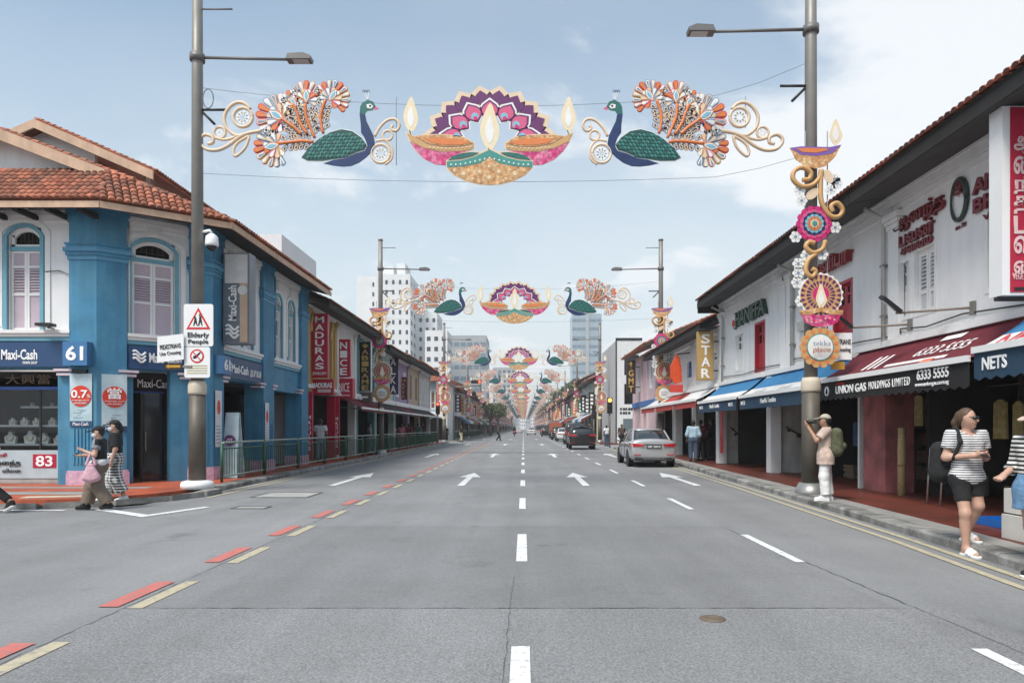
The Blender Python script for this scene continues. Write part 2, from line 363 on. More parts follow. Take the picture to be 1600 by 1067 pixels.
mark('give_way_line', [(-7.9, 12.5), (-7.72, 12.62), (-6.45, 11.72), (-6.05, 12.9), (-5.88, 12.85), (-6.38, 11.42)], RWHITE)
mark('give_way_line', [(-20, 12.30), (-8.3, 12.30), (-8.3, 12.42), (-20, 12.42)], RWHITE)
MB().lathe([(.10, 0), (.10, .006), (.07, .009)], (1.48, 5.35, .003), 20).build('manhole_cover', mat('rusty_iron', (.14, .105, .075), .8, .4, 14), road)
for (x, y, w, l) in ((-5.25, 15.2, 1.2, 1.1), (-5.1, 12.8, .6, .35)):
    b = MB(); b.box(x-w/2, x+w/2, y-l/2, y+l/2, .0, .006); b.build('drain_cover', CONC, road)
    b = MB()
    for s in (-1, 1): b.box(x+s*w/2-.03, x+s*w/2+.03, y-l/2, y+l/2, .001, .010); b.box(x-w/2, x+w/2, y+s*l/2-.03, y+s*l/2+.03, .001, .011)
    b.build('drain_frame', CRACK, road)

# pavements: slabs with real kerb stones
KH = .12
def slab(name, poly, m, z=KH-.005):
    b = MB(); b.prism(poly, -.02, z, 2); return b.build(name, m, kind='structure')
yr = [-12, 0, 4, 6.6, 9, 13, 17, 21, 27, 34, 48.6]
pav_r = slab('pavement_right', [(kerb_r(y)+.28, y) for y in yr]+[(30, 48.6), (30, -12)], TERRAD)
strip('paving_edge', lambda y: kerb_r(y)+.285, lambda y: kerb_r(y)+.62, [y for y in yr if y >= 0], PAVG, KH-.001, pav_r)
pav_r2 = slab('pavement_right_far', [(6.75, 60.4), (6.75, 640), (30, 640), (30, 60.4)], TERRAD)
arc = [(-7.5, 16.4), (-7.52, 15.4), (-7.75, 14.4), (-8.3, 13.6), (-9.2, 13.15), (-10.5, 12.95)]
pav_l = slab('pavement_left', arc+[(-40, 12.9), (-40, 66.2), (-7.5, 66.2)], TERRA)
pav_l2 = slab('pavement_left_far', [(-7.5, 73.4), (-7.5, 640), (-30, 640), (-30, 73.4)], PAVG)
for (a, b_) in ((14.1, 14.75), (15.55, 15.95)):
    MB().quad((-30, a, KH), (-8.6, a, KH), (-8.6, b_, KH), (-30, b_, KH)).build('paving_band', PAVG, pav_l)
TACT = mat('tactile_paving', (.52, .44, .33), .8, .15, 5)
b = MB(); b.quad((-9.9, 13.35, KH), (-8.5, 13.75, KH), (-8.75, 14.05, KH), (-10.0, 13.75, KH)); b.build('tactile_strip', TACT, pav_l)
def kerb_run(fx, y0, y1, sgn, parent, step=1.0):
    y = y0
    while y < y1-.01:
        y2 = min(y+step, y1); g = .006; j = random.uniform(-.008, .008); h = KH+random.uniform(-.006, .006)
        xa, xb = fx(y+g)+j, fx(y2-g)+j; w = .30*sgn
        b = MB(); c = .03
        sec = lambda x: [(x, 0), (x, h-c), (x+c*sgn, h), (x+w, h), (x+w, 0)]
        A, B = sec(xa), sec(xb); k = 5
        vs = [(p, y+g, q) for p, q in A]+[(p, y2-g, q) for p, q in B]
        b.add(vs, [tuple(range(k)), tuple(range(2*k-1, k-1, -1))]+[(i, (i+1) % k, k+(i+1) % k, k+i) for i in range(k)])
        b.build('kerb_stone', KERB, parent); y = y2
kerb_run(kerb_r, 0.5, 48.5, 1, pav_r); kerb_run(lambda y: -7.2, 15.6, 66.1, -1, pav_l)
kerb_run(lambda y: -7.2, 73.5, 640, -1, pav_l2, 60); kerb_run(lambda y: 6.45, 60.5, 640, 1, pav_r2, 60)
pts = [(-7.2, 15.6), (-7.22, 14.9), (-7.5, 14.1), (-8.1, 13.35), (-9.0, 12.85), (-10.4, 12.65), (-12, 12.6), (-16, 12.6), (-24, 12.6), (-40, 12.6)]
for i, ((x0, y0), (x1, y1)) in enumerate(zip(pts, pts[1:])):       # the kerb drops towards the crossing
    h0, h1 = [max(.02, KH-.03*k) for k in (i, i+1)]
    dx_, dy_ = x1-x0, y1-y0; l = math.hypot(dx_, dy_); nx, ny = dy_/l*.32, -dx_/l*.32
    b = MB(); vs = [(x0, y0, 0), (x1, y1, 0), (x1+nx*-1, y1+ny*-1, 0), (x0-nx, y0-ny, 0), (x0, y0, h0), (x1, y1, h1), (x1-nx, y1-ny, KH-.004), (x0-nx, y0-ny, KH-.004)]
    b.add(vs, [(0, 1, 2, 3), (4, 5, 6, 7), (0, 1, 5, 4), (1, 2, 6, 5), (2, 3, 7, 6), (3, 0, 4, 7)]); b.build('kerb_stone', KERB, pav_l)
# ------------------------------------------------------------------ building toolkit
def wall_open(b, u0, u1, z0, z1, ops, n=0.0, depth=.22):
    """Front skin of a wall with rectangular openings (uo0,uo1,zo0,zo1) and their reveals."""
    us = sorted({u0, u1, *[o[0] for o in ops], *[o[1] for o in ops]}); zs = sorted({z0, z1, *[o[2] for o in ops], *[o[3] for o in ops]})
    us = [u for u in us if u0 <= u <= u1]; zs = [z for z in zs if z0 <= z <= z1]
    for ua, ub in zip(us, us[1:]):
        for za, zb in zip(zs, zs[1:]):
            uc, zc = (ua+ub)/2, (za+zb)/2
            if any(o[0] < uc < o[1] and o[2] < zc < o[3] for o in ops): continue
            b.quad((ua, n, za), (ub, n, za), (ub, n, zb), (ua, n, zb))
    for a, c, d, e in ops:
        b.quad((a, n, d), (a, n, e), (a, n-depth, e), (a, n-depth, d)); b.quad((c, n, d), (c, n, e), (c, n-depth, e), (c, n-depth, d))
        b.quad((a, n, e), (c, n, e), (c, n-depth, e), (a, n-depth, e)); b.quad((a, n, d), (c, n, d), (c, n-depth, d), (a, n-depth, d))
def arch_pts(u0, u1, zs, rise, k=8):      # from left spring to right spring
    w = (u1-u0)/2; uc = (u0+u1)/2; r = (w*w+rise*rise)/(2*rise); zc = zs+rise-r; a = math.asin(min(1, w/r))
    if rise > w: a = math.pi-a
    return [(uc+r*math.sin(t), zc+r*math.cos(t)) for t in [-a+2*a*i/k for i in range(k+1)]]
def ring(b, path, w, n0, n1):             # a moulding of width w following an open path in (u,z), on its outside
    P = [Vector((p[0], p[1])) for p in path]; k = len(P); out_ = []
    for i in range(k):
        t = (P[min(i+1, k-1)]-P[max(i-1, 0)]).normalized(); out_.append(P[i]+Vector((-t.y, t.x))*w)
    for i in range(k-1): b.prism([tuple(P[i]), tuple(P[i+1]), tuple(out_[i+1]), tuple(out_[i])], n0, n1)
def shutter_leaf(fr, parent, u0, u1, z0, z1, n, frame_m, panel_m, slats=True, mid=(.45, .80)):
    st = .055; h = z1-z0; za, zb = z0+h*mid[0], z0+h*mid[1]
    b = MB(fr)
    for (a, c, d, e) in ((u0, u0+st, z0, z1), (u1-st, u1, z0, z1), (u0+st, u1-st, z0, z0+st), (u0+st, u1-st, z1-st, z1), (u0+st, u1-st, za-st/2, za+st/2), (u0+st, u1-st, zb-st/2, zb+st/2)):
        b.box(a, c, n, n+.045, d, e)
    lf = b.build('shutter', frame_m, parent)
    b = MB(fr); b.box(u0+st, u1-st, n+.005, n+.022, z0+st, za-st/2); b.build('shutter_panel', panel_m, lf)
    b = MB(fr); b.box(u0+st, u1-st, n+.005, n+.022, zb+st/2, z1-st); b.build('shutter_panel', panel_m, lf)
    b = MB(fr); b.box(u0+st, u1-st, n-.02, n-.012, za, zb); b.build('shutter_back', DARK, lf)
    if slats:
        k = 9; zz0, zz1 = za+st/2, zb-st/2; p = (zz1-zz0)/k
        for i in range(k):
            z = zz0+p*i; b = MB(fr); b.add([(u0+st, n+.036, z+.004), (u1-st, n+.036, z+.004), (u1-st, n+.002, z+p*.95), (u0+st, n+.002, z+p*.95), (u0+st, n+.030, z), (u1-st, n+.030, z), (u1-st, n-.004, z+p*.9), (u0+st, n-.004, z+p*.9)],
                [(0, 1, 2, 3), (7, 6, 5, 4), (0, 4, 5, 1), (2, 6, 7, 3), (1, 5, 6, 2), (0, 3, 7, 4)])
            b.build('slat', panel_m, lf)
def tile_mesh(name, w=.16, l=.27, m=None):
    b = MB(); k = 5; vs = []
    for y, s, up in ((0, 1.0, .035), (l, .86, .012)):
        for i in range(k+1):
            a = math.pi*i/k; vs.append((-math.cos(a)*w/2*s, y, math.sin(a)*w*.42*s+up-.01))
    fs = [(i, i+1, k+2+i, k+1+i) for i in range(k)]
    b.add(vs, fs, True); b.add(vs[:k+1], [tuple(range(k+1))]); return b.mesh(name, m, recalc=False)
TILE_ME = tile_mesh('roof_tile', m=TILE); TILED_ME = tile_mesh('roof_tile', m=TILED)
TPTS = [tuple(v.co) for v in TILE_ME.vertices]; TFS = [tuple(p.vertices) for p in TILE_ME.polygons]
def pip(p, poly):
    x, y = p; c = False; j = len(poly)-1
    for i in range(len(poly)):
        (xi, yi), (xj, yj) = poly[i], poly[j]
        if (yi > y) != (yj > y) and x < (xj-xi)*(y-yi)/(yj-yi)+xi: c = not c
        j = i
    return c
def tile_facet(poly, eave, parent, singles=0, m=TILE, me=TILE_ME, pitch=(.165, .21), slab_m=None, thick=.06):
    """Barrel tiles over a planar roof facet. eave = indices of its two lower corners (left, right seen from outside)."""
    P = [Vector(p) for p in poly]; O = P[eave[0]]; U = (P[eave[1]]-O); Lu = U.length; U.normalize()
    nrm = Vector((0, 0, 0))
    for i in range(len(P)): nrm += (P[i]-P[0]).cross(P[(i+1) % len(P)]-P[0])
    nrm.normalize()
    if nrm.z < 0: nrm = -nrm
    V = nrm.cross(U).normalized()
    if V.z < 0: V = -V
    p2 = [((q-O).dot(U), (q-O).dot(V)) for q in P]
    umin, umax = min(a for a, _ in p2), max(a for a, _ in p2); vmax = max(b_ for _, b_ in p2)
    b = MB(); k = len(P)
    b.add([tuple(q) for q in P]+[tuple(q-nrm*thick) for q in P], [tuple(range(k)), tuple(range(2*k-1, k-1, -1))]+[(i, (i+1) % k, k+(i+1) % k, k+i) for i in range(k)])
    base = b.build('roof_slope', slab_m or m, parent)
    J = MB(); n1 = 0; Rm = Matrix((U, V, U.cross(V))).transposed()
    if Rm.determinant() < 0 or (U.cross(V)).z < 0: Rm = Matrix((-U, V, (-U).cross(V))).transposed()
    nv = int(vmax/pitch[1])+1
    for j in range(nv):
        for i in range(int((umax-umin)/pitch[0])+1):
            u = umin+(i+.5)*pitch[0]; v = j*pitch[1]-.05
            if not pip((u, v+.13), p2): continue
            pos = O+U*u+V*v+nrm*.004
            jit = Matrix.Rotation(random.uniform(-.035, .035), 3, 'Z')
            if n1 < singles:
                o = bpy.data.objects.new('roof_tile', me); COL.objects.link(o); o.parent = base
                o.matrix_local = Matrix.Translation(pos) @ (Rm @ jit).to_4x4(); n1 += 1
            else:
                M3 = Rm @ jit; J.add([tuple(M3 @ Vector(q)+pos) for q in TPTS], TFS, True)
    if J.v: link('roof_tiles', J.mesh('roof_tiles', m, recalc=False), base, kind='stuff')
    return base

# ------------------------------------------------------------------ blue corner shop
cs = thing('corner_shophouse', 'blue and white two-storey corner shophouse with orange tiled roof and pawn shop below', 'building', (-11, 20, 0))
FA = Frame((0, 16.6, 0), (1, 0, 0)); A = Vector((-10.35, 16.6, 0)); B = Vector((-8.4, 18.25, 0))
FB = Frame(A, B-A); FS = Frame((-8.4, 0, 0), (0, 1, 0)); LB = (B-A).length
ZS, ZT = 3.0, 6.9     # underside of the first floor, top of wall
def corner_window(fr, u, w, z0, z1, rise=.22, parent=cs, arched=False, slats=True):
    u0, u1 = u-w/2, u+w/2; zsp = z1-rise
    wn = MB(fr); wn.box(u0, u1, -.24, -.20, z0, z1); win = wn.build('window', DARK, parent)
    ap = arch_pts(u0, u1, zsp, rise, 10)
    b = MB(fr); b.prism([(u0, z1+.003), (u0, zsp)]+[p for p in ap if p[0] <= u+1e-6], -.2, -.003); b.prism([(u1, zsp), (u1, z1+.003)]+[p for p in reversed(ap) if p[0] >= u-1e-6][::-1][::-1], -.2, -.003); b.build('spandrel', WHITE, win)
    path = [(u0, z0)]+ap+[(u1, z0)]
    b = MB(fr); ring(b, path, .09, -.02, .05); b.build('arch_trim', TEAL, win)
    b = MB(fr); ring(b, [(p[0]*1.0+(p[0]-u)*.30, p[1]+.10) for p in path], .12, -.02, .035); b.build('hood_mould', TRIM, win)
    b = MB(fr); b.prism([(u-.11, z1+.16), (u+.11, z1+.16), (u+.15, z1+.46), (u-.15, z1+.46)], -.02, .075); b.build('keystone', TRIM, win)
    zt = z0+(z1-z0)*.80
    b = MB(fr); b.box(u0, u1, -.16, -.05, zt-.05, zt+.05); b.build('transom_bar', TEAL, win)
    b = MB(fr)   # white transom frame and glazing bars
    b.box(u0+.02, u1-.02, -.15, -.09, zt+.05, zt+.11); b.box(u0+.02, u0+.1, -.15, -.09, zt+.05, zsp+.05); b.box(u1-.1, u1-.02, -.15, -.09, zt+.05, zsp+.05)
    ring(b, arch_pts(u0+.1, u1-.1, zsp-.02, rise*.75, 8), .1, -.15, -.09); b.build('transom_frame', TRIM, win)
    b = MB(fr)
    for i in range(1, 6): x = u0+.1+(w-.2)*i/6; b.box(x-.008, x+.008, -.17, -.15, zt+.1, zsp+.12)
    b.box(u0+.1, u1-.1, -.17, -.15, zt+.2, zt+.215); b.build('glazing_bar', mat('bar_brown', (.05, .035, .03)), win)
    for s in (0, 1):
        a = u0+.015 if s == 0 else u+.004; c = u-.004 if s == 0 else u1-.015
        shutter_leaf(fr, win, a, c, z0+.02, zt-.05, -.13, TRIM, MAUVE, slats)
    return win
def facade_upper(fr, u0, u1, wins, parent, m=WHITE, zt=ZT, zb=3.62):
    b = MB(fr); wall_open(b, u0, u1, zb, zt, [(u-w/2, u+w/2, a, c) for u, w, a, c in wins]); b.build('upper_wall', m, parent)
facade_upper(FA, -22, -10.35, [(-12.13, .80, 3.86, 6.36), (-14.6, .8, 3.86, 6.36), (-17, .8, 3.86, 6.36)], cs)
for u in (-12.13, -14.6): corner_window(FA, u, .80, 3.86, 6.36)
facade_upper(FB, 0, LB, [(1.22, .98, 3.80, 6.22)], cs); corner_window(FB, 1.22, .98, 3.80, 6.22)
SW = [(19.55, .7, 3.9, 6.1), (20.75, .7, 3.9, 6.1), (23.35, .62, 3.9, 6.0), (24.65, .62, 3.9, 6.0)]
facade_upper(FS, 18.25, 26.3, SW, cs)
for u, w, a, c in SW: corner_window(FS, u, w, a, c, .3, slats=False)
# string courses and sills under the windows
def course(fr, u0, u1, z, parent, m1=TRIM, m2=TEAL):
    for (a, c, n, mm) in ((.12, .20, .14, m1), (.04, .115, .09, m1), (-.06, .036, .06, m2)):
        b = MB(fr); b.box(u0, u1, -.02, n, z+a, z+c); b.build('string_course', mm, parent)
course(FA, -22, -10.95, 3.66, cs); course(FB, .62, LB-.52, 3.64, cs); course(FS, 18.9, 21.72, 3.62, cs); course(FS, 22.7, 25.45, 3.62, cs)
for fr, a, c in ((FA, -22, -10.95), (FB, .62, LB-.52), (FS, 18.9, 21.72), (FS, 22.7, 25.45)):     # head cornice
    b = MB(fr); b.box(a, c, -.02, .10, 6.62, 6.75); b.box(a, c, -.02, .05, 6.5, 6.615); b.build('head_cornice', TRIM, cs)
# pilasters
BLUE_LIT = paint('skylit_blue_moulding', (.085, .26, .40), .6)  # lighter copy of the wall blue, painting in the sky-lit moulding edges
PINK = mat('pink_base', hexc(196, 160, 180), .9, .3, 8, bump=.5)
def pil_poly(fr, poly, parent, z0=.1, z1=ZT+.3, capz=5.55, base=True):
    def grow(k):
        c = Vector((sum(p[0] for p in poly)/len(poly), sum(p[1] for p in poly)/len(poly))); return [tuple(c+(Vector(p)-c)*k) for p in poly]
    b = MB(fr); b.prism(poly, z0, z1, 2); p = b.build('pilaster', BLUE, parent)
    for dz, h, k in ((0, .10, 1.06), (.10, .09, 1.12), (.19, .10, 1.20), (.29, .07, 1.10), (.36, .05, 1.15)):
        b = MB(fr); b.prism(grow(k), capz+dz, capz+dz+h-.004, 2); b.build('capital_moulding', BLUE if int(dz*100) % 19 else BLUE_LIT, p)
    for dz, h, k in ((0, .22, 1.05), (.22, .16, 1.12), (.38, .12, 1.2)):
        b = MB(fr); b.prism(grow(k), z1-.75+dz, z1-.75+dz+h-.004, 2); b.build('top_moulding', BLUE, p)
    if base:
        b = MB(fr); b.prism(grow(1.10), z0-.02, .40, 2); b.build('plinth', PINK, p)
        b = MB(fr); b.prism(grow(1.07), .40, .46, 2); b.build('plinth', PINK, p)
    return p
def corner_poly(C, da, db, la, lb, pr=.12, dep=.5):  # kinked pilaster round a corner
    na = Vector((da.y, -da.x)); nb = Vector((db.y, -db.x)); c = Vector((C.x, C.y))
    m = (na+nb).normalized(); k = pr/m.dot(na)
    da2, db2 = Vector((da.x, da.y)), Vector((db.x, db.y))
    return [tuple(c-da2*la+na*pr), tuple(c+m*k), tuple(c+db2*lb+nb*pr), tuple(c+db2*lb-nb*dep), tuple(c-m*dep*1.2), tuple(c-da2*la-na*dep)]
pA = pil_poly(None, corner_poly(A, Vector((1, 0, 0)), FB.u, .62, .60), cs)
pB = pil_poly(None, corner_poly(B, FB.u, Vector((0, 1, 0)), .50, .62), cs)
pC = pil_poly(None, [(-8.9, 21.75), (-8.28, 21.75), (-8.28, 22.68), (-8.9, 22.68)], cs)
pD = pil_poly(None, [(-8.9, 25.5), (-8.28, 25.5), (-8.28, 26.28), (-8.9, 26.28)], cs)
# ground floor: fascia beams, walls, dark shop
def fascia(fr, u0, u1, z0, z1, n, m, parent, name='fascia_beam'):
    b = MB(fr); b.box(u0, u1, -.35, n, z0, z1); return b.build(name, m, parent)
fascia(FA, -22, -10.95, 2.93, 3.6, .0, BLUE, cs); fascia(FB, .62, LB-.52, 2.93, 3.58, .0, BLUE, cs); fascia(FS, 18.9, 21.72, 2.85, 3.56, 0, BLUE, cs); fascia(FS, 22.7, 25.45, 2.75, 3.56, 0, BLUE, cs)
b = MB(); b.prism([(-22, 17.1), (-10.3, 17.1), (-8.9, 18.5), (-8.9, 26.28), (-22, 26.28)], 2.75, 2.9, 2); b.build('ceiling', SHADE, cs)
b = MB(); b.quad((-22, 19.4, 0.1), (-10.9, 19.4, .1), (-10.9, 19.4, 2.8), (-22, 19.4, 2.8)); b.quad((-10.9, 19.4, 0.1), (-10.9, 26.28, .1), (-10.9, 26.28, 2.8), (-10.9, 19.4, 2.8)); b.build('shop_wall', SHADE, cs)
b = MB(); b.quad((-8.4, 26.28, 0.1), (-22, 26.28, .1), (-22, 26.28, 9), (-8.4, 26.28, 6.8)); b.quad((-22, 16.6, 0), (-22, 26.28, 0), (-22, 26.28, 9), (-22, 16.6, 9)); b.build('party_wall', WHITE2, cs)
# pale capital blocks under the fascia
for fr, u in ((FA, -11.1), (FB, .64), (FB, LB-.56), (FS, 18.98), (FS, 21.66), (FS, 22.72), (FS, 25.4)):
    for i, (h, w) in enumerate(((0, .22), (.09, .17))):
        b = MB(fr); b.box(u-w, u+w, -.2, .16-.03*i, 2.86-.1*i, 2.92-.1*i); b.build('bracket_block', mat('pale_pink_trim', (.62, .52, .58), .7), cs)
# lower walls beside the doorways
b = MB(FA); b.box(-11.32, -10.97, -.4, 0, .1, 2.93); b.build('side_panel', BLUE, cs)
b = MB(FB); b.box(LB-.95, LB-.42, -.35, 0, .1, 2.93); b.box(.58, .76, -.35, 0, .1, 2.93); b.build('side_panel', BLUE, cs)
for i in range(8):
    u = -10.87+.085*i; b = MB(FA); b.box(u, u+.045, .12, .145, .62, 1.48); b.build('rib', BLUE, pA)
for i in range(4):
    u = LB-.38+.085*i; b = MB(FB); b.box(u, u+.045, .12, .145, .5, 2.4); b.build('rib', BLUE, pB)
for i in range(5):
    u = 18.33+.09*i; b = MB(FS); b.box(u, u+.045, .12, .145, .5, 2.0); b.build('rib', BLUE, pB)
for i in range(7):
    u = 21.8+.12*i; b = MB(FS); b.box(u, u+.05, .12, .145, .5, 1.6); b.build('rib', BLUE, pC)
b = MB(FS); b.box(23.6, 25.45, -1.2, -1.1, .1, 2.8); b.build('inner_wall', BLUE, cs)
for i in range(12):
    u = 23.65+.15*i; b = MB(FS); b.box(u, u+.06, -1.1, -1.07, .5, 1.6); b.build('rib', BLUE, cs)
b = MB(FS); b.box(21.0, 21.3, -1.3, -1.0, .1, 2.8); b.build('column', BLUE, cs)
# display window with shelves on the side street
gl = MB(FA); gl.box(-22, -11.32, -.42, -.40, .95, 2.55); 
WG = mat('shop_glass', (.9, .95, 1), .03, 0, trans=1, spec=.5)
shelf_m = mat('shelf_white', (.62, .6, .58), .5)
for z in (1.08, 1.55, 2.02):
    b = MB(FA); b.box(-13.6 if z < 2 else -12.6, -11.35, -.85, -.5, z-.03, z+.02); b.build('display_shelf', shelf_m, cs)
b = MB(FA); b.box(-22, -11.32, -1.05, -1.0, .1, 2.5); b.build('display_back', mat('display_back', (.05, .03, .026), .8, .3, 3), cs)
for u in (-12.05, -13.3):
    b = MB(FA); b.box(u-.02, u+.02, -.46, -.42, .95, 2.45); b.build('mullion', BLACK, cs)
b = MB(FA); b.box(-22, -11.32, -.44, -.40, 2.44, 2.52); b.build('blue_trim_strip', paint('strip_blue', (.03, .10, .35)), cs)  # plain blue trim line over the display window
b = MB(FA); b.box(-22, -11.32, -.44, -.38, .12, .22); b.build('window_sill', CONC, cs)
text('Maxi-Cash 大興當', FA, -14.6, -11.75, 2.58, 2.82, -.36, mat('dull_gold', (.13, .09, .045), .5), cs, 'inner_lettering')
JEW = mat('bust_white', (.72, .70, .66), .6, .05); GOLD = mat('gold', (.75, .5, .15), .3, .05, metal=.8)
k = 0
for z, us, s, sn in ((1.10, (-12.95, -12.45, -12.1, -11.75, -11.45), .26, 'lowest'), (1.57, (-12.9, -12.6, -12.3, -11.9, -11.6), .17, 'middle'), (2.04, (-12.4, -11.9), .09, 'top')):
    for u in us:
        h = s*random.uniform(.8, 1.25); b = MB(FA)
        b.prism([(u-h*.40, z), (u+h*.40, z), (u+h*.5, z+h*.55), (u+h*.18, z+h*.75), (u+h*.14, z+h), (u-h*.14, z+h), (u-h*.18, z+h*.75), (u-h*.5, z+h*.55)], -.70, -.62)
        o = b.build('jewellery_bust', JEW, None, label='white necklace bust on the %s shelf of the pawn shop window' % sn, cat='display bust', group='busts on the %s pawn shop shelf' % sn)
        b = MB(FA); b.tube([(u+h*.30*math.cos(t), -.61, z+h*.62-h*.38*math.sin(t)) for t in [math.pi*i/8 for i in range(9)]], .008, 5); b.build('necklace', GOLD, o)
# hanging price board below the shelves
pb = thing('price_board', 'pale promotion board with red 83 price tag below the jewellery display', 'sign', (-12.3, 17, .2))
b = MB(FA); b.box(-13.9, -11.34, -.42, -.385, .24, .94); b.build('board', mat('poster_pale', (.42, .50, .54), .5, .1, 3), pb)
b = MB(FA); b.box(-12.20, -11.62, -.385, -.375, .50, .84); b.box(-11.54, -11.345, -.385, -.375, .56, .80); b.build('price_tag', SIGNRED, pb)
text('83', FA, -12.12, -11.70, .54, .80, -.374, EMW, pb, bold=.02); text('1', FA, -11.5, -11.4, .6, .76, -.374, EMW, pb)
text('தீபாவளி', FA, -13.35, -12.85, .74, .88, -.374, SIGNRED, pb); text('குறைந்த', FA, -13.35, -12.5, .52, .70, -.374, BLACK, pb, bold=.01); text('விலை', FA, -12.95, -12.5, .38, .49, -.374, BLACK, pb)
# chamfer doorway: glass door, inner header
b = MB(FB); b.box(.76, LB-.95, -.6, -.5, 2.45, 2.93); b.build('door_header', DARK, cs)
text('Maxi-Cash', FB, .95, 1.75, 2.54, 2.76, -.49, EMW, cs, 'inner_lettering')
b = MB(FB); b.box(.68, LB-.97, -.62, -.58, 2.40, 2.46); b.build('blue_trim_strip', MATS['strip_blue'], cs)
b = MB(FB); b.box(1.05, LB-.97, -.62, -.58, .12, 2.4); dr = b.build('glass_door', GLASS, cs)
b = MB(FB); b.box(1.03, 1.09, -.64, -.55, .12, 2.4); b.build('door_frame', BLACK, dr)
b = MB(FB); b.box(1.13, 1.16, -.57, -.53, .9, 1.4); b.build('door_handle', STEEL, dr)
for i in range(9):
    z = .6+.22*i; x = 19.2+random.uniform(0, 1.7)
    b = MB(FS); b.ball((x, -1.6, z), .05, 6, 5); b.build('spot_ornament', JEW, cs)
b = MB(FS); b.box(18.9, 21.7, -2.3, -2.25, .1, 2.8); b.build('display_back', MATS['display_back'], cs)
b = MB(FS); b.box(18.9, 21.7, -.62, -.3, .1, .5); b.build('low_wall', mat('low_wall', (.14, .13, .12), .8), cs)

# roof of the corner building
E0, E1, E2, E3 = (-22, 15.75, 6.78), (-9.78, 15.75, 6.78), (-7.45, 17.45, 6.78), (-7.45, 26.4, 6.78)
P1 = (-10.55, 17.0, 7.78)
sl = (8.95-6.78)/(13.1-7.45)
def onmain(x, y): return (x, y, 6.78+sl*(-7.45-x))
P1 = onmain(-10.35, 17.0)
tile_facet([E0, E1, P1, (-22, 17.0, P1[2])], (0, 1), cs, 120)
tile_facet([E1, E2, P1], (0, 1), cs, 120)
tile_facet([E2, E3, onmain(-13.1, 26.4), onmain(-13.1, 17.0), P1], (0, 1), cs, 40)
# eave boards and soffit
def board(p, q, h, t, m, name, parent, drop=0):
    p, q = Vector(p), Vector(q); d = (q-p); n = Vector((d.y, -d.x, 0)).normalized()
    b = MB(); vs = []
    for c in (p, q):
        for o in (0, t):
            for z in (-drop, -drop-h): vs.append(tuple(c+n*o+Vector((0, 0, z))))
    b.add(vs, [(0, 1, 3, 2), (4, 6, 7, 5), (0, 4, 5, 1), (2, 3, 7, 6), (0, 2, 6, 4), (1, 5, 7, 3)]); return b.build(name, m, parent)
for p, q in ((E0, E1), (E1, E2), (E2, E3)): board(p, q, .15, .03, FASCIA, 'eave_board', cs, .06)
GUT = mat('gutter_brown', (.16, .12, .09), .7, .2)
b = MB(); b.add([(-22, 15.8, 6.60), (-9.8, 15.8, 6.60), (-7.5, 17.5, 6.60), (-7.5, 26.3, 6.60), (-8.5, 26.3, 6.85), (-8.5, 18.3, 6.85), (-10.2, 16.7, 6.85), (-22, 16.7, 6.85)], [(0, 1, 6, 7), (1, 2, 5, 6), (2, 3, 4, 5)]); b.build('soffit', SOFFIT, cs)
for i in range(14):
    x = -10.3-.75*i; b = MB(); b.box(x-.05, x+.05, 15.82, 16.6, 6.52, 6.64); b.build('rafter_end', FASCIA if i % 9 == 20 else SOFFIT, cs)
# gable wall above the skirt roof, verge and hip ridge
zv = lambda x: 6.78+sl*(-7.45-x)
b = MB(); b.prism([(-10.9, zv(-10.9)-.05), (-13.1, zv(-13.1)-.05), (-15.9, zv(-10.4)), (-22, zv(-10.4)-.9), (-22, 7.4), (-10.9, 7.4)], 17.25, 17.45); b.build('gable_wall', WHITE, cs)
ver = [(x, 16.95, zv(x)) for x in (-10.3, -13.1)]+[(-17.5, 16.95, zv(-10.4))]
for (a, c) in zip(ver, ver[1:]):
    d = (Vector(c)-Vector(a)).length; k = int(d/.24)
    b = MB(); b.prism([(a[0], a[2]-.02), (c[0], c[2]-.02), (c[0], c[2]-.30), (a[0], a[2]-.30)], 16.78, 16.84); b.build('verge_board', FASCIA, cs)
    b = MB(); b.prism([(a[0], a[2]-.05), (c[0], c[2]-.05), (c[0], c[2]-.12), (a[0], a[2]-.12)], 16.84, 17.3); b.build('verge_soffit', FASCIA, cs)
    for i in range(k):
        q = Vector(a).lerp(Vector(c), (i+.5)/k); b = MB(); b.lathe([(.085, -.13), (.10, .13)], (0, 0, 0), 8, 0)
        me = b.mesh('verge_tile', TILE); o = link('verge_tile', me, cs); ang = math.atan2(c[2]-a[2], c[0]-a[0]); o.matrix_local = Matrix.Translation(q+Vector((0, -.08, .04))) @ Matrix.Rotation(-ang, 4, 'Y')
        o.matrix_parent_inverse = PINV[cs.name]
for i in range(8):
    q = Vector(E1).lerp(Vector(P1), i/7); b = MB(); b.lathe([(.10, -.12), (.125, .12)], (0, 0, 0), 9, 1); o = link('hip_tile', b.mesh('hip_tile', TILE), cs)
    dd = (Vector(P1)-Vector(E1)).normalized(); o.matrix_local = Matrix.Translation(q+Vector((0, 0, .06))) @ dd.to_track_quat('Y', 'Z').to_matrix().to_4x4(); o.matrix_parent_inverse = PINV[cs.name]
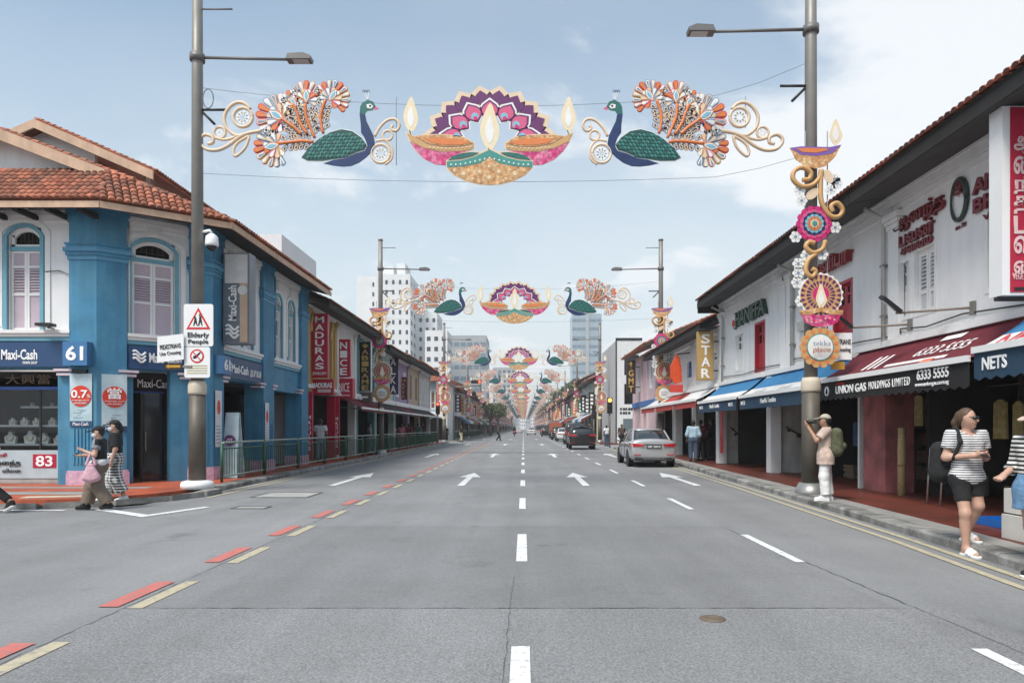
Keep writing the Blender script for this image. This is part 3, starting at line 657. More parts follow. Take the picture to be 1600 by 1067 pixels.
# raised jack roof behind
jd = 22.0
pk = px(62, 190, jd); re_ = px(246, 270, jd); le = (pk[0]-(re_[0]-pk[0]), jd, re_[2])
tile_facet([(re_[0], jd-.2, re_[2]), (re_[0], jd+4.5, re_[2]), (pk[0], jd+4.5, pk[2]), (pk[0], jd-.2, pk[2])], (0, 1), cs, 60)
tile_facet([(le[0], jd+4.5, le[2]), (le[0], jd-.2, le[2]), (pk[0], jd-.2, pk[2]), (pk[0], jd+4.5, pk[2])], (0, 1), cs, 0)
for a, c in ((re_, pk), (le, pk)):
    b = MB(); b.prism([(a[0], a[2]-.04), (c[0], c[2]-.04), (c[0], c[2]-.32), (a[0], a[2]-.32)], jd-.28, jd-.22); b.build('verge_board', FASCIA, cs)
    k = 16
    for i in range(k):
        q = Vector(a).lerp(Vector(c), (i+.5)/k); b = MB(); b.lathe([(.10, -.14), (.115, .14)], (0, 0, 0), 8, 0); o = link('verge_tile', b.mesh('verge_tile', TILE), cs)
        ang = math.atan2(c[2]-a[2], c[0]-a[0]); o.matrix_local = Matrix.Translation(q+Vector((0, -.2, .05))) @ Matrix.Rotation(-ang, 4, 'Y'); o.matrix_parent_inverse = PINV[cs.name]
xw = xpx(138, jd)
b = MB(); b.prism([(pk[0], pk[2]-.15), (xw, pk[2]-.15-(xw-pk[0])*(pk[2]-re_[2])/(re_[0]-pk[0])), (xw, 7.5), (2*pk[0]-xw, 7.5), (2*pk[0]-xw, pk[2]-.15-(xw-pk[0])*(pk[2]-re_[2])/(re_[0]-pk[0]))], jd+.35, jd+.5); b.build('jack_gable', WHITE, cs)
b = MB(); b.box(xw, xw+.04, jd+.5, jd+3.4, 7.5, 9.6); b.build('jack_side_wall', SHADE, cs)  # shade under the jack roof put into this wall's colour
b = MB(); b.box(xpx(196, jd), xpx(203, jd), jd+1.2, jd+1.5, 7.5, 10.1); b.build('jack_post', TRIM, cs)
# ------------------------------------------------------------------ right-hand shophouses
def pane_mat(name, tint=(.8, .88, .9), gloss=.18):
    m = bpy.data.materials.new(name); m.use_nodes = True; t = m.node_tree; t.nodes.clear()
    o = t.nodes.new('ShaderNodeOutputMaterial'); a = t.nodes.new('ShaderNodeBsdfTransparent'); a.inputs[0].default_value = (*tint, 1); g = t.nodes.new('ShaderNodeBsdfGlossy'); g.inputs['Roughness'].default_value = .03
    x = t.nodes.new('ShaderNodeMixShader'); x.inputs[0].default_value = gloss; t.links.new(a.outputs[0], x.inputs[1]); t.links.new(g.outputs[0], x.inputs[2]); t.links.new(x.outputs[0], o.inputs[0]); return m
PANE = pane_mat('window_pane', (.70, .74, .76), gloss=.035)
MB(FA).box(-22, -11.32, -.44, -.43, .95, 2.44).build('shop_pane', PANE, cs)
XR = 7.7
FR = ScaledFrame((XR, 0, 0), (0, -1, 0))
REDP = paint('red_door_paint', (.38, .02, .035), .45); LOUV = paint('grey_louvre', (.55, .56, .57), .6)
def box_window(fr, parent, u0, u1, z0, z1, leaf_m, frame_m, kind='louvre', n=-.12, leaves=2):
    win = MB(fr).box(u0, u1, n-.10, n-.06, z0, z1).build('window', DARK, parent)
    b = MB(fr); t = .07
    for q in ((u0, u0+t, z0, z1), (u1-t, u1, z0, z1), (u0+t, u1-t, z0, z0+t), (u0+t, u1-t, z1-t, z1)): b.box(q[0], q[1], n-.05, .012, q[2], q[3])
    b.build('window_frame', frame_m, win)
    w = (u1-u0-2*t)/leaves
    for i in range(leaves):
        a, c = u0+t+w*i+.005, u0+t+w*(i+1)-.005
        if kind == 'louvre': shutter_leaf(fr, win, a, c, z0+t, z1-t, n, frame_m, leaf_m, True, (.32, .93))
        elif kind == 'panes':
            zm = z0+(z1-z0)*.58; b = MB(fr); b.box(a, c, n, n+.03, z0+t, zm); 
            for q in ((a, a+.05, zm, z1-t), (c-.05, c, zm, z1-t), (a+.05, c-.05, zm+(z1-t-zm)/2-.03, zm+(z1-t-zm)/2+.03), (a+.05, c-.05, z1-t-.05, z1-t)): b.box(q[0], q[1], n, n+.03, q[2], q[3])
            lf = b.build('casement', leaf_m, win); MB(fr).box(a+.06, c-.06, n+.03, n+.042, z0+t+.08, zm-.12).build('casement_panel', leaf_m, lf)
            MB(fr).box(a+.05, c-.05, n-.01, n, zm, z1-t-.05).build('pane', GLASS, lf)
        else:
            MB(fr).box(a, c, n, n+.03, z0+t, z1-t).build('leaf', leaf_m, win)
    return win
def eave_roof(fr, u0, u1, parent, over=.95, ze=6.02, run=4.2, slope=.42, tiles=0, m=TILED, me=TILED_ME, board_m=SOFFIT, tiled=True):
    E = [fr.p(u0, over, ze), fr.p(u1, over, ze), fr.p(u1, -run, ze+slope*(run+over)), fr.p(u0, -run, ze+slope*(run+over))]
    if tiled: r = tile_facet([tuple(e) for e in E], (0, 1), parent, tiles, m, me, slab_m=SOFFIT)
    else:
        b = MB(fr); b.prism([(over, ze-.10), (-run, ze-.10+slope*(run+over)), (-run, ze+.08+slope*(run+over)), (over, ze+.08)], u0, u1, 0)
        r = b.build('roof', m, parent)
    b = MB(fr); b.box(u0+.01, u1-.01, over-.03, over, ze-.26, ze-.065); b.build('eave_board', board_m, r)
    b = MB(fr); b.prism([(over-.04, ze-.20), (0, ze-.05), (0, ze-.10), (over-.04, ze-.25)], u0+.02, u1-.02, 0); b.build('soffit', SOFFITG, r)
    return r
def pilaster(fr, u, w, z0, z1, pr, m, parent, cap=True):
    p = MB(fr).box(u-w/2, u+w/2, -.05, pr, z0, z1).build('pilaster', m, parent)
    if cap:
        for i, (dz, h, g) in enumerate(((.0, .09, .03), (.10, .07, .055), (.18, .12, .085))):
            MB(fr).box(u-w/2-g, u+w/2+g, -.05, pr+g, z1-.32+dz, z1-.32+dz+h).build('capital', m, p)
    return p
def block(fr, u0, u1, parent, m, zt, depth=9.0):      # closed body behind the facade skin
    b = MB(fr)
    b.quad((u0, 0, 3.0), (u0, -depth, 3.0), (u0, -depth, zt), (u0, 0, zt)); b.quad((u1, 0, 3.0), (u1, -depth, 3.0), (u1, -depth, zt), (u1, 0, zt))
    b.quad((u0, -depth, 0), (u1, -depth, 0), (u1, -depth, zt), (u0, -depth, zt)); b.build('party_wall', m, parent)
    MB(fr).box(u0, u0+.08, -2.5, -.65, .1, 2.88).build('inner_party_wall', SHADE, parent)  # lower party wall coloured dark for the gloom under the awnings
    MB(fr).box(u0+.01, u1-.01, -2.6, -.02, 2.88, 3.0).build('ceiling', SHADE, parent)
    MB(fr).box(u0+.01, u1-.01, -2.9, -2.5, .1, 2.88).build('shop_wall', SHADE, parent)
    MB(fr).box(u0+.02, u1-.02, -1.2, -.26, 2.9, zt-.1).build('dark_core', DARK, parent)  # dark core box added behind the facade so light does not leak
def unit(name, label, fr, d0, d1, wins, m, zt=5.9, over=.95, tiles=60, sgn=-1, ze=None, tiled=True, far=False):
    """One shophouse between distances d0 and d1. wins: (d_near, d_far, z0, z1, kind, leaf, frame)."""
    u0, u1 = (-d1, -d0) if sgn < 0 else (d0, d1)
    bl = thing(name, label, 'building', tuple(fr.p((u0+u1)/2, -4, 0)))
    W = [((-b_, -a) if sgn < 0 else (a, b_))+tuple(r) for a, b_, *r in wins]
    b = MB(fr); wall_open(b, u0, u1, 2.95, zt, [(w[0], w[1], w[2], w[3]) for w in W]); b.build('upper_wall', m, bl)
    for a, c, z0, z1, kind, lm, fm in W: box_window(fr, bl, a, c, z0, z1, lm, fm, kind)
    block(fr, u0, u1, bl, m, zt)
    eave_roof(fr, u0, u1, bl, over, ze or zt+.12, tiles=tiles, tiled=tiled)
    for (z, h, n) in ((zt-.30, .10, .05), (zt-.19, .12, .10), (zt-.06, .08, .15)): MB(fr).box(u0+.005, u1-.005, -.02, n, z, z+h-.003).build('cornice', m, bl)
    return bl, u0, u1
r1, *_ = unit('restaurant_shophouse', 'white shophouse with red Tamil wall lettering and louvred window above maroon awning', FR, 2.0, 13.05,
    [(11.72, 12.45, 3.45, 4.72, 'louvre', LOUV, TRIM), (12.5, 13.0, 3.45, 4.62, 'panes', TRIM, TRIM), (10.05, 10.5, 3.5, 5.0, 'panes', TRIM, TRIM), (6.5, 7.5, 3.4, 4.8, 'louvre', LOUV, TRIM)], WHITE, tiles=60)
r2, *_ = unit('textile_shophouse', 'white shophouse with red casement window and red Tamil letters behind the ornament column', FR, 13.06, 18.2,
    [(14.72, 15.65, 3.5, 4.72, 'panes', REDP, REDP)], WHITE, tiles=40)
r3, *_ = unit('green_lettered_shophouse', 'white shophouse with green HANIFFA letters and narrow red shutter above blue awnings', FR, 18.21, 24.5,
    [(22.0, 22.9, 3.3, 4.6, 'panes', TRIM, TRIM), (20.05, 20.95, 3.12, 4.66, 'panes', REDP, REDP)], WHITE2, tiles=40)
for bl, u in ((r1, -13.0), (r2, -18.1), (r3, -18.55), (r3, -24.3)): pilaster(FR, u, .36, 3.0, 5.58, .07, WHITE, bl)
MB(FR).box(-24.6, -24.5, -4, .9, 5.6, 6.0).build('gable_end_board', SOFFIT, r3)
# ground-floor piers and party walls under the awnings
PINKC = mat('worn_pink_plaster', hexc(176, 104, 104), .85, .15, 2.5, col2=hexc(120, 78, 76), bump=.2)
MB(FR).box(-14.25, -13.40, -.62, 0, .1, 2.9).build('pier', PINKC, r1)
MB(FR).box(-14.50, -14.43, -.1, .0, .1, 2.9).build('downpipe', TRIM, r1)
OFFW = mat('worn_white_plaster', (.55, .54, .51), .85, .16, 2.5, streak=.25, bump=.2)
for d, bl, w in ((19.3, r3, .95), (24.45, r3, .75)):
    MB(FR).box(-d-.35, -d, -.20, .12, .1, 2.9).build('pier', WHITE, bl)
    MB(FR).box(-d-.34, -d-.10, -w, -.20, .1, 2.9).build('stair_wall', OFFW, bl)
    for i, (h, g) in enumerate(((.08, .03), (.09, .06), (.07, .09))): MB(FR).box(-d-.35, -d+g, -.25, .12+g, 2.45+.09*i, 2.45+.09*i+h).build('pier_capital', WHITE, bl)
    f = front(d-.02)
    d *= FR.KU
    b = MB(); b.tube([(XR+.32, d-.06, 1.52), (XR+w-.1, d-.06, 1.22)], .028, 6); hr = b.build('handrail', mat('rail_brown', (.05, .035, .025), .5), bl)
    MB().box(XR+.42, XR+.47, d-.06, d+.1, 1.38, 1.46).box(XR+w-.24, XR+w-.19, d-.06, d+.1, 1.2, 1.28).build('handrail_bracket', BLACK, hr)
MB(FR).box(-24.2, -23.9, .12, .14, .5, 2.3).build('red_poster', paint('poster_red', (.6, .03, .03), .4), r3)
# shop fittings inside the dark ground floors
DIM = [mat('goods_%d' % i, c, .7, .3, 6) for i, c in enumerate([(.10, .05, .04), (.05, .06, .09), (.14, .12, .09), (.03, .03, .03), (.16, .05, .05), (.09, .09, .08)])]
for bl, d0, d1 in ((r1, 3, 13), (r2, 14.6, 18.1), (r3, 19.8, 23.9)):
    d = d0
    while d < d1-.5:
        w = random.uniform(.5, 1.0); h = random.uniform(1.2, 2.5)
        b = MB(FR)
        for k in range(5): b.box(-d-w+.03, -d-.03, -2.35, -2.32+random.uniform(.02, .15), .2+h*k/5, .2+h*(k+.7)/5)
        b.build('shelf_goods', random.choice(DIM), bl); MB(FR).box(-d-w, -d-w+.04, -2.45, -2.2, .1, 2.7).build('shelf_post', mat('shelf_post', (.12, .11, .10), .6), bl); d += w+.05
hf = thing('handrail_frame', 'bent steel handrail frame standing at the dark shop step', 'railing', (7.3, 12.2, .1))
for d in (12.45, 12.05):
    MB().tube([(7.35, d, .1), (7.42, d, 1.12), (7.85 if d > 12.2 else 7.8, d-.1, 1.32)], .018, 6).build('leg', mat('bright_steel', (.45, .45, .45), .3, metal=.8), hf)
MB().tube([(7.42, 12.45, 1.12), (7.42, 12.05, 1.12)], .018, 6).build('top_rail', MATS['bright_steel'], hf); MB().tube([(7.39, 12.45, .7), (7.40, 12.05, .7)], .014, 6).build('cross_rail', MATS['bright_steel'], hf)
o = thing('straw_mat_roll', 'rolled straw mat standing against the pink pier', 'mat roll', (7.5, 13.2, .1)); MB().lathe([(.075, 0), (.075, .9), (.065, 1.4)], (7.75, 14.0, .1), 12).build('roll', mat('straw', (.45, .34, .18), .9, .3, 30), o); MB().lathe([(.08, 0), (.08, .05)], (7.75, 14.0, .7), 12).build('tie', mat('twine', (.3, .2, .1)), o)
o = thing('plastic_tray', 'shallow blue plastic tray on the shop floor behind the striped-shirt woman', 'tray', (6.9, 9.4, .12)); 
b = MB(); b.box(6.55, 7.15, 9.0, 9.9, .12, .14); b.build('tray_base', paint('tray_blue', (.01, .12, .42), .35), o)
for q in ((6.53, 6.56, 8.98, 9.92), (7.14, 7.17, 8.98, 9.92), (6.56, 7.14, 8.98, 9.01), (6.56, 7.14, 9.89, 9.92)): MB().box(q[0], q[1], q[2], q[3], .12, .22).build('tray_side', MATS['tray_blue'], o)
for i, (z, sx) in enumerate(((.12, 0), (.44, .03))):
    bx_ = thing('carton', 'white taped carton at the bottom of the stack by the denim skirt' if i == 0 else 'white taped carton on top of the stack by the denim skirt', 'box', (6.3, 8.3, z))
    MB().box(6.02+sx, 6.55+sx, 8.15, 8.6, z, z+.30).build('box_body', mat('carton_white', (.6, .58, .54), .8, .06), bx_); MB().box(6.26+sx, 6.32+sx, 8.145, 8.605, z+.001, z+.303).build('tape', mat('tape_brown', (.38, .25, .12), .4), bx_)

# awnings
def awning(label, d0, d1, zt, zf, xf, bands, val_m, val_h=.36, bar_m=TRIM, fr=FR, xw=None, scallop=True, sgn=-1):
    """bands: list of (fraction, material) from the wall outwards."""
    xn = abs(xf-(XR if sgn < 0 else 8.4)) if xw is None else xw
    U = lambda d: -d if sgn < 0 else d
    aw = thing('awning', label, 'awning', tuple(fr.p(U((d0+d1)/2), 0, zt)))
    t = 0
    for f, m in bands:
        q0, q1 = t, t+f; b = MB(fr); k = 6
        for i in range(k):      # slight sag between wall and front bar
            a, c = q0+(q1-q0)*i/k, q0+(q1-q0)*(i+1)/k; sag = lambda s: zt+(zf-zt)*s-.05*math.sin(math.pi*s)
            b.prism([(.02+xn*a, sag(a)), (.02+xn*c, sag(c)), (.02+xn*c, sag(c)-.012), (.02+xn*a, sag(a)-.012)], U(d0), U(d1), 0)
        b.build('canopy', m, aw); t = q1
    MB(fr).box(min(U(d0), U(d1)), max(U(d0), U(d1)), xn-.0, xn+.07, zf-.05, zf+.04).build('front_bar', bar_m, aw)
    b = MB(fr); L_ = abs(d1-d0); k = int(L_/.22); pts = [(0, 0), (L_, 0)]
    for i in range(k, -1, -1):
        pts.append((L_*i/k, -val_h));
        if i and scallop: pts.append((L_*(i-.5)/k, -val_h-.045))
    u0 = min(U(d0), U(d1)); b.prism([(u0+p[0], zf-.05+p[1]) for p in pts], xn+.015, xn+.022); b.build('valance', val_m, aw)
    for d in (d0+.3, d1-.3): MB(fr).tube([(U(d), .02, zf+.02), (U(d), xn, zf-.02)], .02, 6).build('arm', STEEL, aw)
    MB(fr).box(min(U(d0), U(d1)), max(U(d0), U(d1)), 0.0, .14, zt-.02, zt+.10).build('roller_box', TRIM, aw)
    return aw, xn
FABM = mat('maroon_fabric', (.13, .012, .022), .85, .15, 3); FABB = mat('blue_fabric', (.03, .17, .36), .8, .12, 3); FABW = mat('white_fabric', (.66, .66, .66), .8, .12, 3, streak=.1)
FABK = mat('black_fabric', (.012, .011, .012), .85, .1, 3); FABN = mat('navy_fabric', (.014, .045, .085), .8, .12, 3); FABR = mat('red_fabric', (.42, .05, .04), .8, .15, 3)
aw1, xn = awning('maroon awning with black UNION GAS HOLDINGS LIMITED valance', 9.5, 14.35, 3.02, 2.40, 6.75, [(1, FABM)], FABK, .34)
text('UNION GAS', FR, -13.55, -12.35, 2.09, 2.25, xn+.025, EMW, aw1, bold=.015); text('HOLDINGS LIMITED', FR, -12.25, -10.95, 2.11, 2.25, xn+.025, EMW, aw1, spacing=1.25)
text('6333 5555', FR, -10.75, -9.95, 2.17, 2.33, xn+.025, EMW, aw1, bold=.012); text('www.uniongas.com.sg', FR, -10.8, -9.95, 2.05, 2.13, xn+.025, EMW, aw1)
MB(FR).lathe([(.10, 0), (.10, .012)], (-13.95, xn+.022, 2.17), 16, 1).build('emblem', EMW, aw1); MB(FR).prism([(-13.95, 2.09), (-13.90, 2.14), (-13.91, 2.19), (-13.95, 2.25), (-13.97, 2.18), (-14.0, 2.15)], xn+.035, xn+.042).build('emblem_flame', FABK, aw1)
text('UNION', FR, -13.55, -13.2, 2.27, 2.31, xn+.025, paint('letters_red', (.6, .02, .02)), aw1)
# lettering and stripes lying on the sloping canopy
def on_canopy(aw, u0, u1, s0, s1, xn, zt, zf, m, s=None, name='canopy_print'):
    a = math.atan2(zt-zf, xn); n0 = .02+xn*(s0+s1)/2; z0 = zt+(zf-zt)*(s0+s1)/2-.05*math.sin(math.pi*(s0+s1)/2)
    L_ = math.hypot(xn, zt-zf)*(s1-s0)
    T = Matrix.Rotation(-(math.pi/2-a), 4, 'X')
    if s: return text(s, FR, (u0+u1)/2-abs(u1-u0)/2, (u0+u1)/2+abs(u1-u0)/2, z0-L_/2, z0+L_/2, n0+.012, m, aw, name, tilt=T, depth=.004)
    b = MB(); b.box(-abs(u1-u0)/2, abs(u1-u0)/2, -L_/2, L_/2, 0, .004); me = b.mesh(name, m); me.transform(FR.mat((u0+u1)/2, n0+.014, z0) @ T); return link(name, me, aw)
on_canopy(aw1, -11.6, -10.2, .30, .55, xn, 3.02, 2.40, EMW, '6333 5555'); on_canopy(aw1, -12.2, -10.3, .70, .78, xn, 3.02, 2.40, EMW); on_canopy(aw1, -12.5, -10.0, .88, .93, xn, 3.02, 2.40, EMW)
for i in range(3): on_canopy(aw1, -13.0+.22*i, -12.9+.22*i, .2, .75, xn, 3.02, 2.4, EMW)
on_canopy(aw1, -11.3, -10.7, .08, .22, xn, 3.02, 2.4, EMW); on_canopy(aw1, -10.95, -10.6, .75, .9, xn, 3.02, 2.4, paint('print_orange', (.65, .2, .12)))
aw2, xn2 = awning('blue and white awning with navy NETS valance next to the maroon one', 3.0, 9.4, 3.08, 2.5, 6.75, [(.55, FABB), (.45, FABW)], FABN, .34)
text('NETS', FR, -9.22, -8.75, 2.2, 2.38, xn2+.025, EMW, aw2, bold=.02); on_canopy(aw2, -9.2, -8.2, .6, .92, xn2, 3.08, 2.5, paint('nets_red', (.62, .05, .06)), 'NETS')
aw3, xn3 = awning('blue and white textile shop awning hanging behind the ornamented lamp post', 14.5, 19.75, 2.95, 2.32, 6.8, [(.58, FABB), (.42, FABW)], FABN, .30)
text('Haniffa Textiles', FR, -18.0, -16.9, 2.07, 2.20, xn3+.025, EMW, aw3); text('NETS', FR, -19.6, -19.25, 2.07, 2.18, xn3+.025, EMW, aw3); text('NETS', FR, -15.3, -14.9, 2.07, 2.18, xn3+.025, EMW, aw3)
for a in (-18.6, -16.8): on_canopy(aw3, a-.4, a+.4, .68, .88, xn3, 2.95, 2.32, LOUV, 'Haniffa')
aw4, xn4 = awning('smaller blue and white textile shop awning beside the tan STAR sign', 20.1, 24.4, 2.95, 2.32, 6.8, [(.58, FABB), (.42, FABW)], FABN, .30)
text('Haniffa Textiles', FR, -22.9, -21.8, 2.07, 2.20, xn4+.025, EMW, aw4); text('NETS', FR, -20.8, -20.4, 2.07, 2.18, xn4+.025, EMW, aw4); text('NETS', FR, -24.2, -23.8, 2.07, 2.18, xn4+.025, EMW, aw4)

# ------------------------------------------------------------------ generic shophouse rows
FL = Frame((-8.4, 0, 0), (0, 1, 0))
PAL = {k: paint('wall_'+k, c, .8, streak=.15, var=.06) for k, c in dict(cream=(.62, .56, .42), ochre=(.50, .33, .12), pink=(.66, .50, .52), mint=(.42, .56, .50), sky=(.40, .52, .60), grey=(.48, .48, .48), lilac=(.34, .25, .38), tan=(.46, .36, .26), white=(.72, .72, .71), rose=(.55, .20, .16), teal=(.10, .26, .28), maroonw=(.25, .02, .04)).items()}
WOOD = mat('brown_shutter', (.15, .085, .05), .6); GREEN = paint('green_shutter', (.03, .14, .09), .5)
def shophouse(side, d0, d1, wall, label, nwin=2, leaf=TRIM, frame_m=TRIM, zt=6.2, over=.9, aw=None, sign=None, detail=2, X=None, group=None, kind='louvre', piers=None):
    fr = (Frame if side < 0 else ScaledFrame)((X if X is not None else (-8.4 if side < 0 else XR), 0, 0), (0, 1, 0) if side < 0 else (0, -1, 0)); sgn = 1 if side < 0 else -1
    u0, u1 = (d0, d1) if sgn > 0 else (-d1, -d0); w = u1-u0
    bl = thing('shophouse', label, 'building', tuple(fr.p((u0+u1)/2, -4, 0)), group)
    ops = []; ww = min(1.0, w/nwin*.55)
    for i in range(nwin):
        c = u0+w*(i+.5)/nwin; ops.append((c-ww/2, c+ww/2, 3.55, zt-.75))
    b = MB(fr); wall_open(b, u0, u1, 2.9, zt, ops, depth=.18); b.build('upper_wall', wall, bl)
    for q in ops:
        if detail >= 2: box_window(fr, bl, *q, leaf, frame_m, kind)
        else:
            wn = MB(fr).box(q[0], q[1], -.2, -.12, q[2], q[3]).build('window', leaf, bl)
            MB(fr).box(q[0]+.1, (q[0]+q[1])/2-.05, -.12, -.10, q[2]+.9, q[3]-.1).box((q[0]+q[1])/2+.05, q[1]-.1, -.12, -.10, q[2]+.9, q[3]-.1).build('pane', GLASS, wn)
    b = MB(fr); dp = 9
    b.quad((u0, 0, 2.9), (u0, -dp, 2.9), (u0, -dp, zt+2), (u0, 0, zt)); b.build('party_wall', wall, bl); b = MB(fr); b.quad((u1, 0, 2.9), (u1, -dp, 2.9), (u1, -dp, zt+2), (u1, 0, zt)); b.build('party_wall', wall, bl)
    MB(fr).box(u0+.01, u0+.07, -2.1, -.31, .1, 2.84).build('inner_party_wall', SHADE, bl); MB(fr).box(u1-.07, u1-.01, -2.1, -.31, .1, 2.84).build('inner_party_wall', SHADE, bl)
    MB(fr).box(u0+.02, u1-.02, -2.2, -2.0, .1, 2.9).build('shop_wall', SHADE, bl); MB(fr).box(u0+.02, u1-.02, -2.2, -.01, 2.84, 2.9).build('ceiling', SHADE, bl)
    MB(fr).box(u0+.02, u1-.02, -1, -.24, 2.95, zt).build('dark_core', DARK, bl)  # added dark core, stops light leaking behind the openings
    for u in (u0+.17, u1-.17):
        MB(fr).box(u-.16, u+.16, -.3, .06, .1, 2.9).build('pier', piers or wall, bl)
        if detail >= 2: pilaster(fr, u, .3, 3.0, zt-.1, .07, wall, bl)
    MB(fr).box(u0+.01, u1-.01, -.02, .10, 3.06, 3.2).build('string_course', TRIM, bl); MB(fr).box(u0+.01, u1-.01, -.02, .14, zt-.2, zt-.02).build('cornice', TRIM if detail > 1 else wall, bl)
    eave_roof(fr, u0, u1, bl, over, zt+.1, run=4, tiles=0, tiled=detail >= 2)
    if detail < 2 and aw:
        b = MB(fr); b.prism([(.02, 2.95), (1.3, 2.35), (1.3, 2.05), (1.28, 2.05), (1.28, 2.32), (.02, 2.90)], u0+.1, u1-.1, 0); b.build('awning_canopy', aw, bl)
    return bl
# left row after the corner shop
s1 = shophouse(-1, 26.32, 30.5, PAL['ochre'], 'yellow-ochre shophouse front with red MADURAS signs beside the blue corner shop', 2, WOOD, PAL['ochre'], 6.3, piers=SIGNRED)
s2 = shophouse(-1, 30.52, 34.1, PAL['white'], 'narrow white shophouse with arched windows behind the red NICE sign', 2, TRIM, TRIM, 6.3)
s3 = shophouse(-1, 34.12, 38.4, PAL['teal'], 'dark green shophouse with gilded windows behind the black vertical sign', 2, GOLDL, GREEN, 6.3)
s4 = shophouse(-1, 38.42, 44.2, PAL['mint'], 'pale green shophouse with lower eaves behind the purple ALKA sign', 3, GREEN, TRIM, 6.0)
s5 = shophouse(-1, 44.22, 49.5, PAL['lilac'], 'lilac shophouse carrying the purple ALKA sign', 2, TRIM, TRIM, 6.1)
s6 = shophouse(-1, 49.52, 54.6, PAL['tan'], 'tan shophouse with dark brown shutters near the side street', 2, WOOD, PAL['tan'], 6.2)
s7 = shophouse(-1, 54.62, 61.0, PAL['grey'], 'grey shophouse at the end of the row by the side street', 3, WOOD, TRIM, 6.2)
# scrolled plaster ornaments on the ochre front
for u in (27.0, 28.4, 29.8):
    for k in range(3):
        b = MB(FL); b.tube([(u-.3+.12*k+.25*t, .06, 5.25+.25*k+.35*math.sin(3*t)) for t in [i/8 for i in range(9)]], .045, 6); b.build('plaster_scroll', GOLDL, s1)
# right row after the textile shop
q1 = shophouse(1, 24.7, 28.6, PAL['white'], 'low white shophouse with arched windows behind the tan STAR sign', 2, TRIM, TRIM, 5.15, X=7.8, kind='panes')
q2 = shophouse(1, 28.62, 32.4, PAL['white'], 'low white shophouse with blue casements beside the hanging orange garment', 2, paint('blue_casement', (.05, .13, .32)), TRIM, 5.15, X=7.8, kind='panes')
q3 = shophouse(1, 32.42, 36.3, PAL['grey'], 'low grey shophouse next to the pink corner house', 2, WOOD, TRIM, 5.15, X=7.8)
for i, (a, c, m_, lab) in enumerate(((24.8, 28.5, FABW, 'white awning with red edge under the tan STAR sign'), (28.8, 32.3, FABR, 'red awning between the white awning and the pink house'), (32.6, 36.2, FABW, 'pale awning by the pink corner house'))):
    awning(lab, a, c, 2.95, 2.45, 6.2, [(.6, m_), (.4, FABW)], FABR, .2, xw=.9)
# ------------------------------------------------------------------ lamp posts and festival decorations
AD = 15.6                                # distance of the first garland
KPX = F_PX/AD                            # photo pixels per metre there
class Art:
    """Flat festival cut-outs: coloured pieces stacked in thin layers on the plane of a garland. Shapes come in photo pixels of the first garland."""
    def __init__(s): s.items = []
    def W(s, p): return ((p[0]-CX)/KPX, CAMZ+(HY-p[1])/KPX)
    def poly(s, part, m, pts, layer=0, sub=None): s.items.append((part, sub, m, 'poly', [s.W(p) for p in pts], layer)); return s
    def stroke(s, part, m, pts, w, layer=0, sub=None, closed=False): s.items.append((part, sub, m, 'stroke', ([s.W(p) for p in smooth(pts, closed)], w/KPX/2), layer)); return s
    def disc(s, part, m, c, r, layer=0, sub=None, n=14): return s.poly(part, m, [(c[0]+r*math.cos(2*math.pi*i/n), c[1]+r*math.sin(2*math.pi*i/n)) for i in range(n)], layer, sub)
    def geo(s, b, kind, dat, layer, y0):
        t = .009; n0 = y0-layer*.006; n1 = n0-t if layer else y0+.03
        if kind == 'poly': b.prism(dat, n0, n1)
        else: b.tube([(p[0], n0-.008, p[1]) for p in dat[0]], dat[1], 6)
    def emit(s, root, y0, split=True):
        if split:
            parts = {}
            for part, sub, m, kind, dat, layer in s.items:
                b = MB(); s.geo(b, kind, dat, layer, y0)
                if sub is None:
                    o = b.build(part[0] if isinstance(part, tuple) else part, m, root); parts.setdefault(part, o)
                else:
                    b.build(sub, m, parts.get(part, root))
        else:
            groups = {}
            for part, sub, m, kind, dat, layer in s.items:
                nm = part[0] if isinstance(part, tuple) else part
                b, ms = groups.setdefault(nm, (MB(), []))
                if m not in ms: ms.append(m)
                b.mi = ms.index(m); s.geo(b, kind, dat, layer, y0)
            for nm, (b, ms) in groups.items(): b.build(nm, ms, root, kind='stuff' if len(b.f) > 60 else None)
def smooth(pts, closed=False, k=4):
    P = [Vector((p[0], p[1])) for p in pts]; n = len(P); o = []
    rng = range(n if closed else n-1)
    for i in rng:
        g = lambda j: P[j % n] if closed else P[max(0, min(n-1, j))]
        a, b_, c, d = g(i-1), g(i), g(i+1), g(i+2)
        for j in range(k):
            t = j/k; o.append(.5*((2*b_)+(c-a)*t+(2*a-5*b_+4*c-d)*t*t+(-a+3*b_-3*c+d)*t**3))
    o.append(P[0] if closed else P[-1]); return [tuple(v) for v in o]
AGOLD = paint('panel_gold', (.56, .33, .14), .5); ACREAM = paint('panel_cream', (.72, .56, .40), .5); AORANGE = paint('panel_orange', (.66, .20, .06), .5); ARED = paint('panel_red', (.62, .06, .05), .5)
ASLATE = paint('panel_slate', (.22, .28, .38), .5); AWH = paint('panel_white', (.78, .78, .76), .5); ATEAL = paint('panel_teal', (.05, .27, .23), .5); AGREEN = paint('panel_dark_green', (.008, .065, .06), .5, var=.3, scale=14)
AGREEN2 = paint('panel_green', (.02, .13, .115), .5, var=.25, scale=14); AMAG = paint('panel_magenta', (.56, .02, .16), .5); APINK = paint('panel_pink', (.62, .10, .22), .5); APURP = paint('panel_purple', (.12, .02, .12), .5)
ASKY = paint('panel_light_blue', (.22, .45, .55), .5); AFLAME = paint('panel_flame', (.78, .66, .45), .5); ABLUE = paint('panel_navy', (.008, .028, .11), .5, var=.3, scale=5); AVIO = paint('panel_violet', (.20, .10, .38), .5)
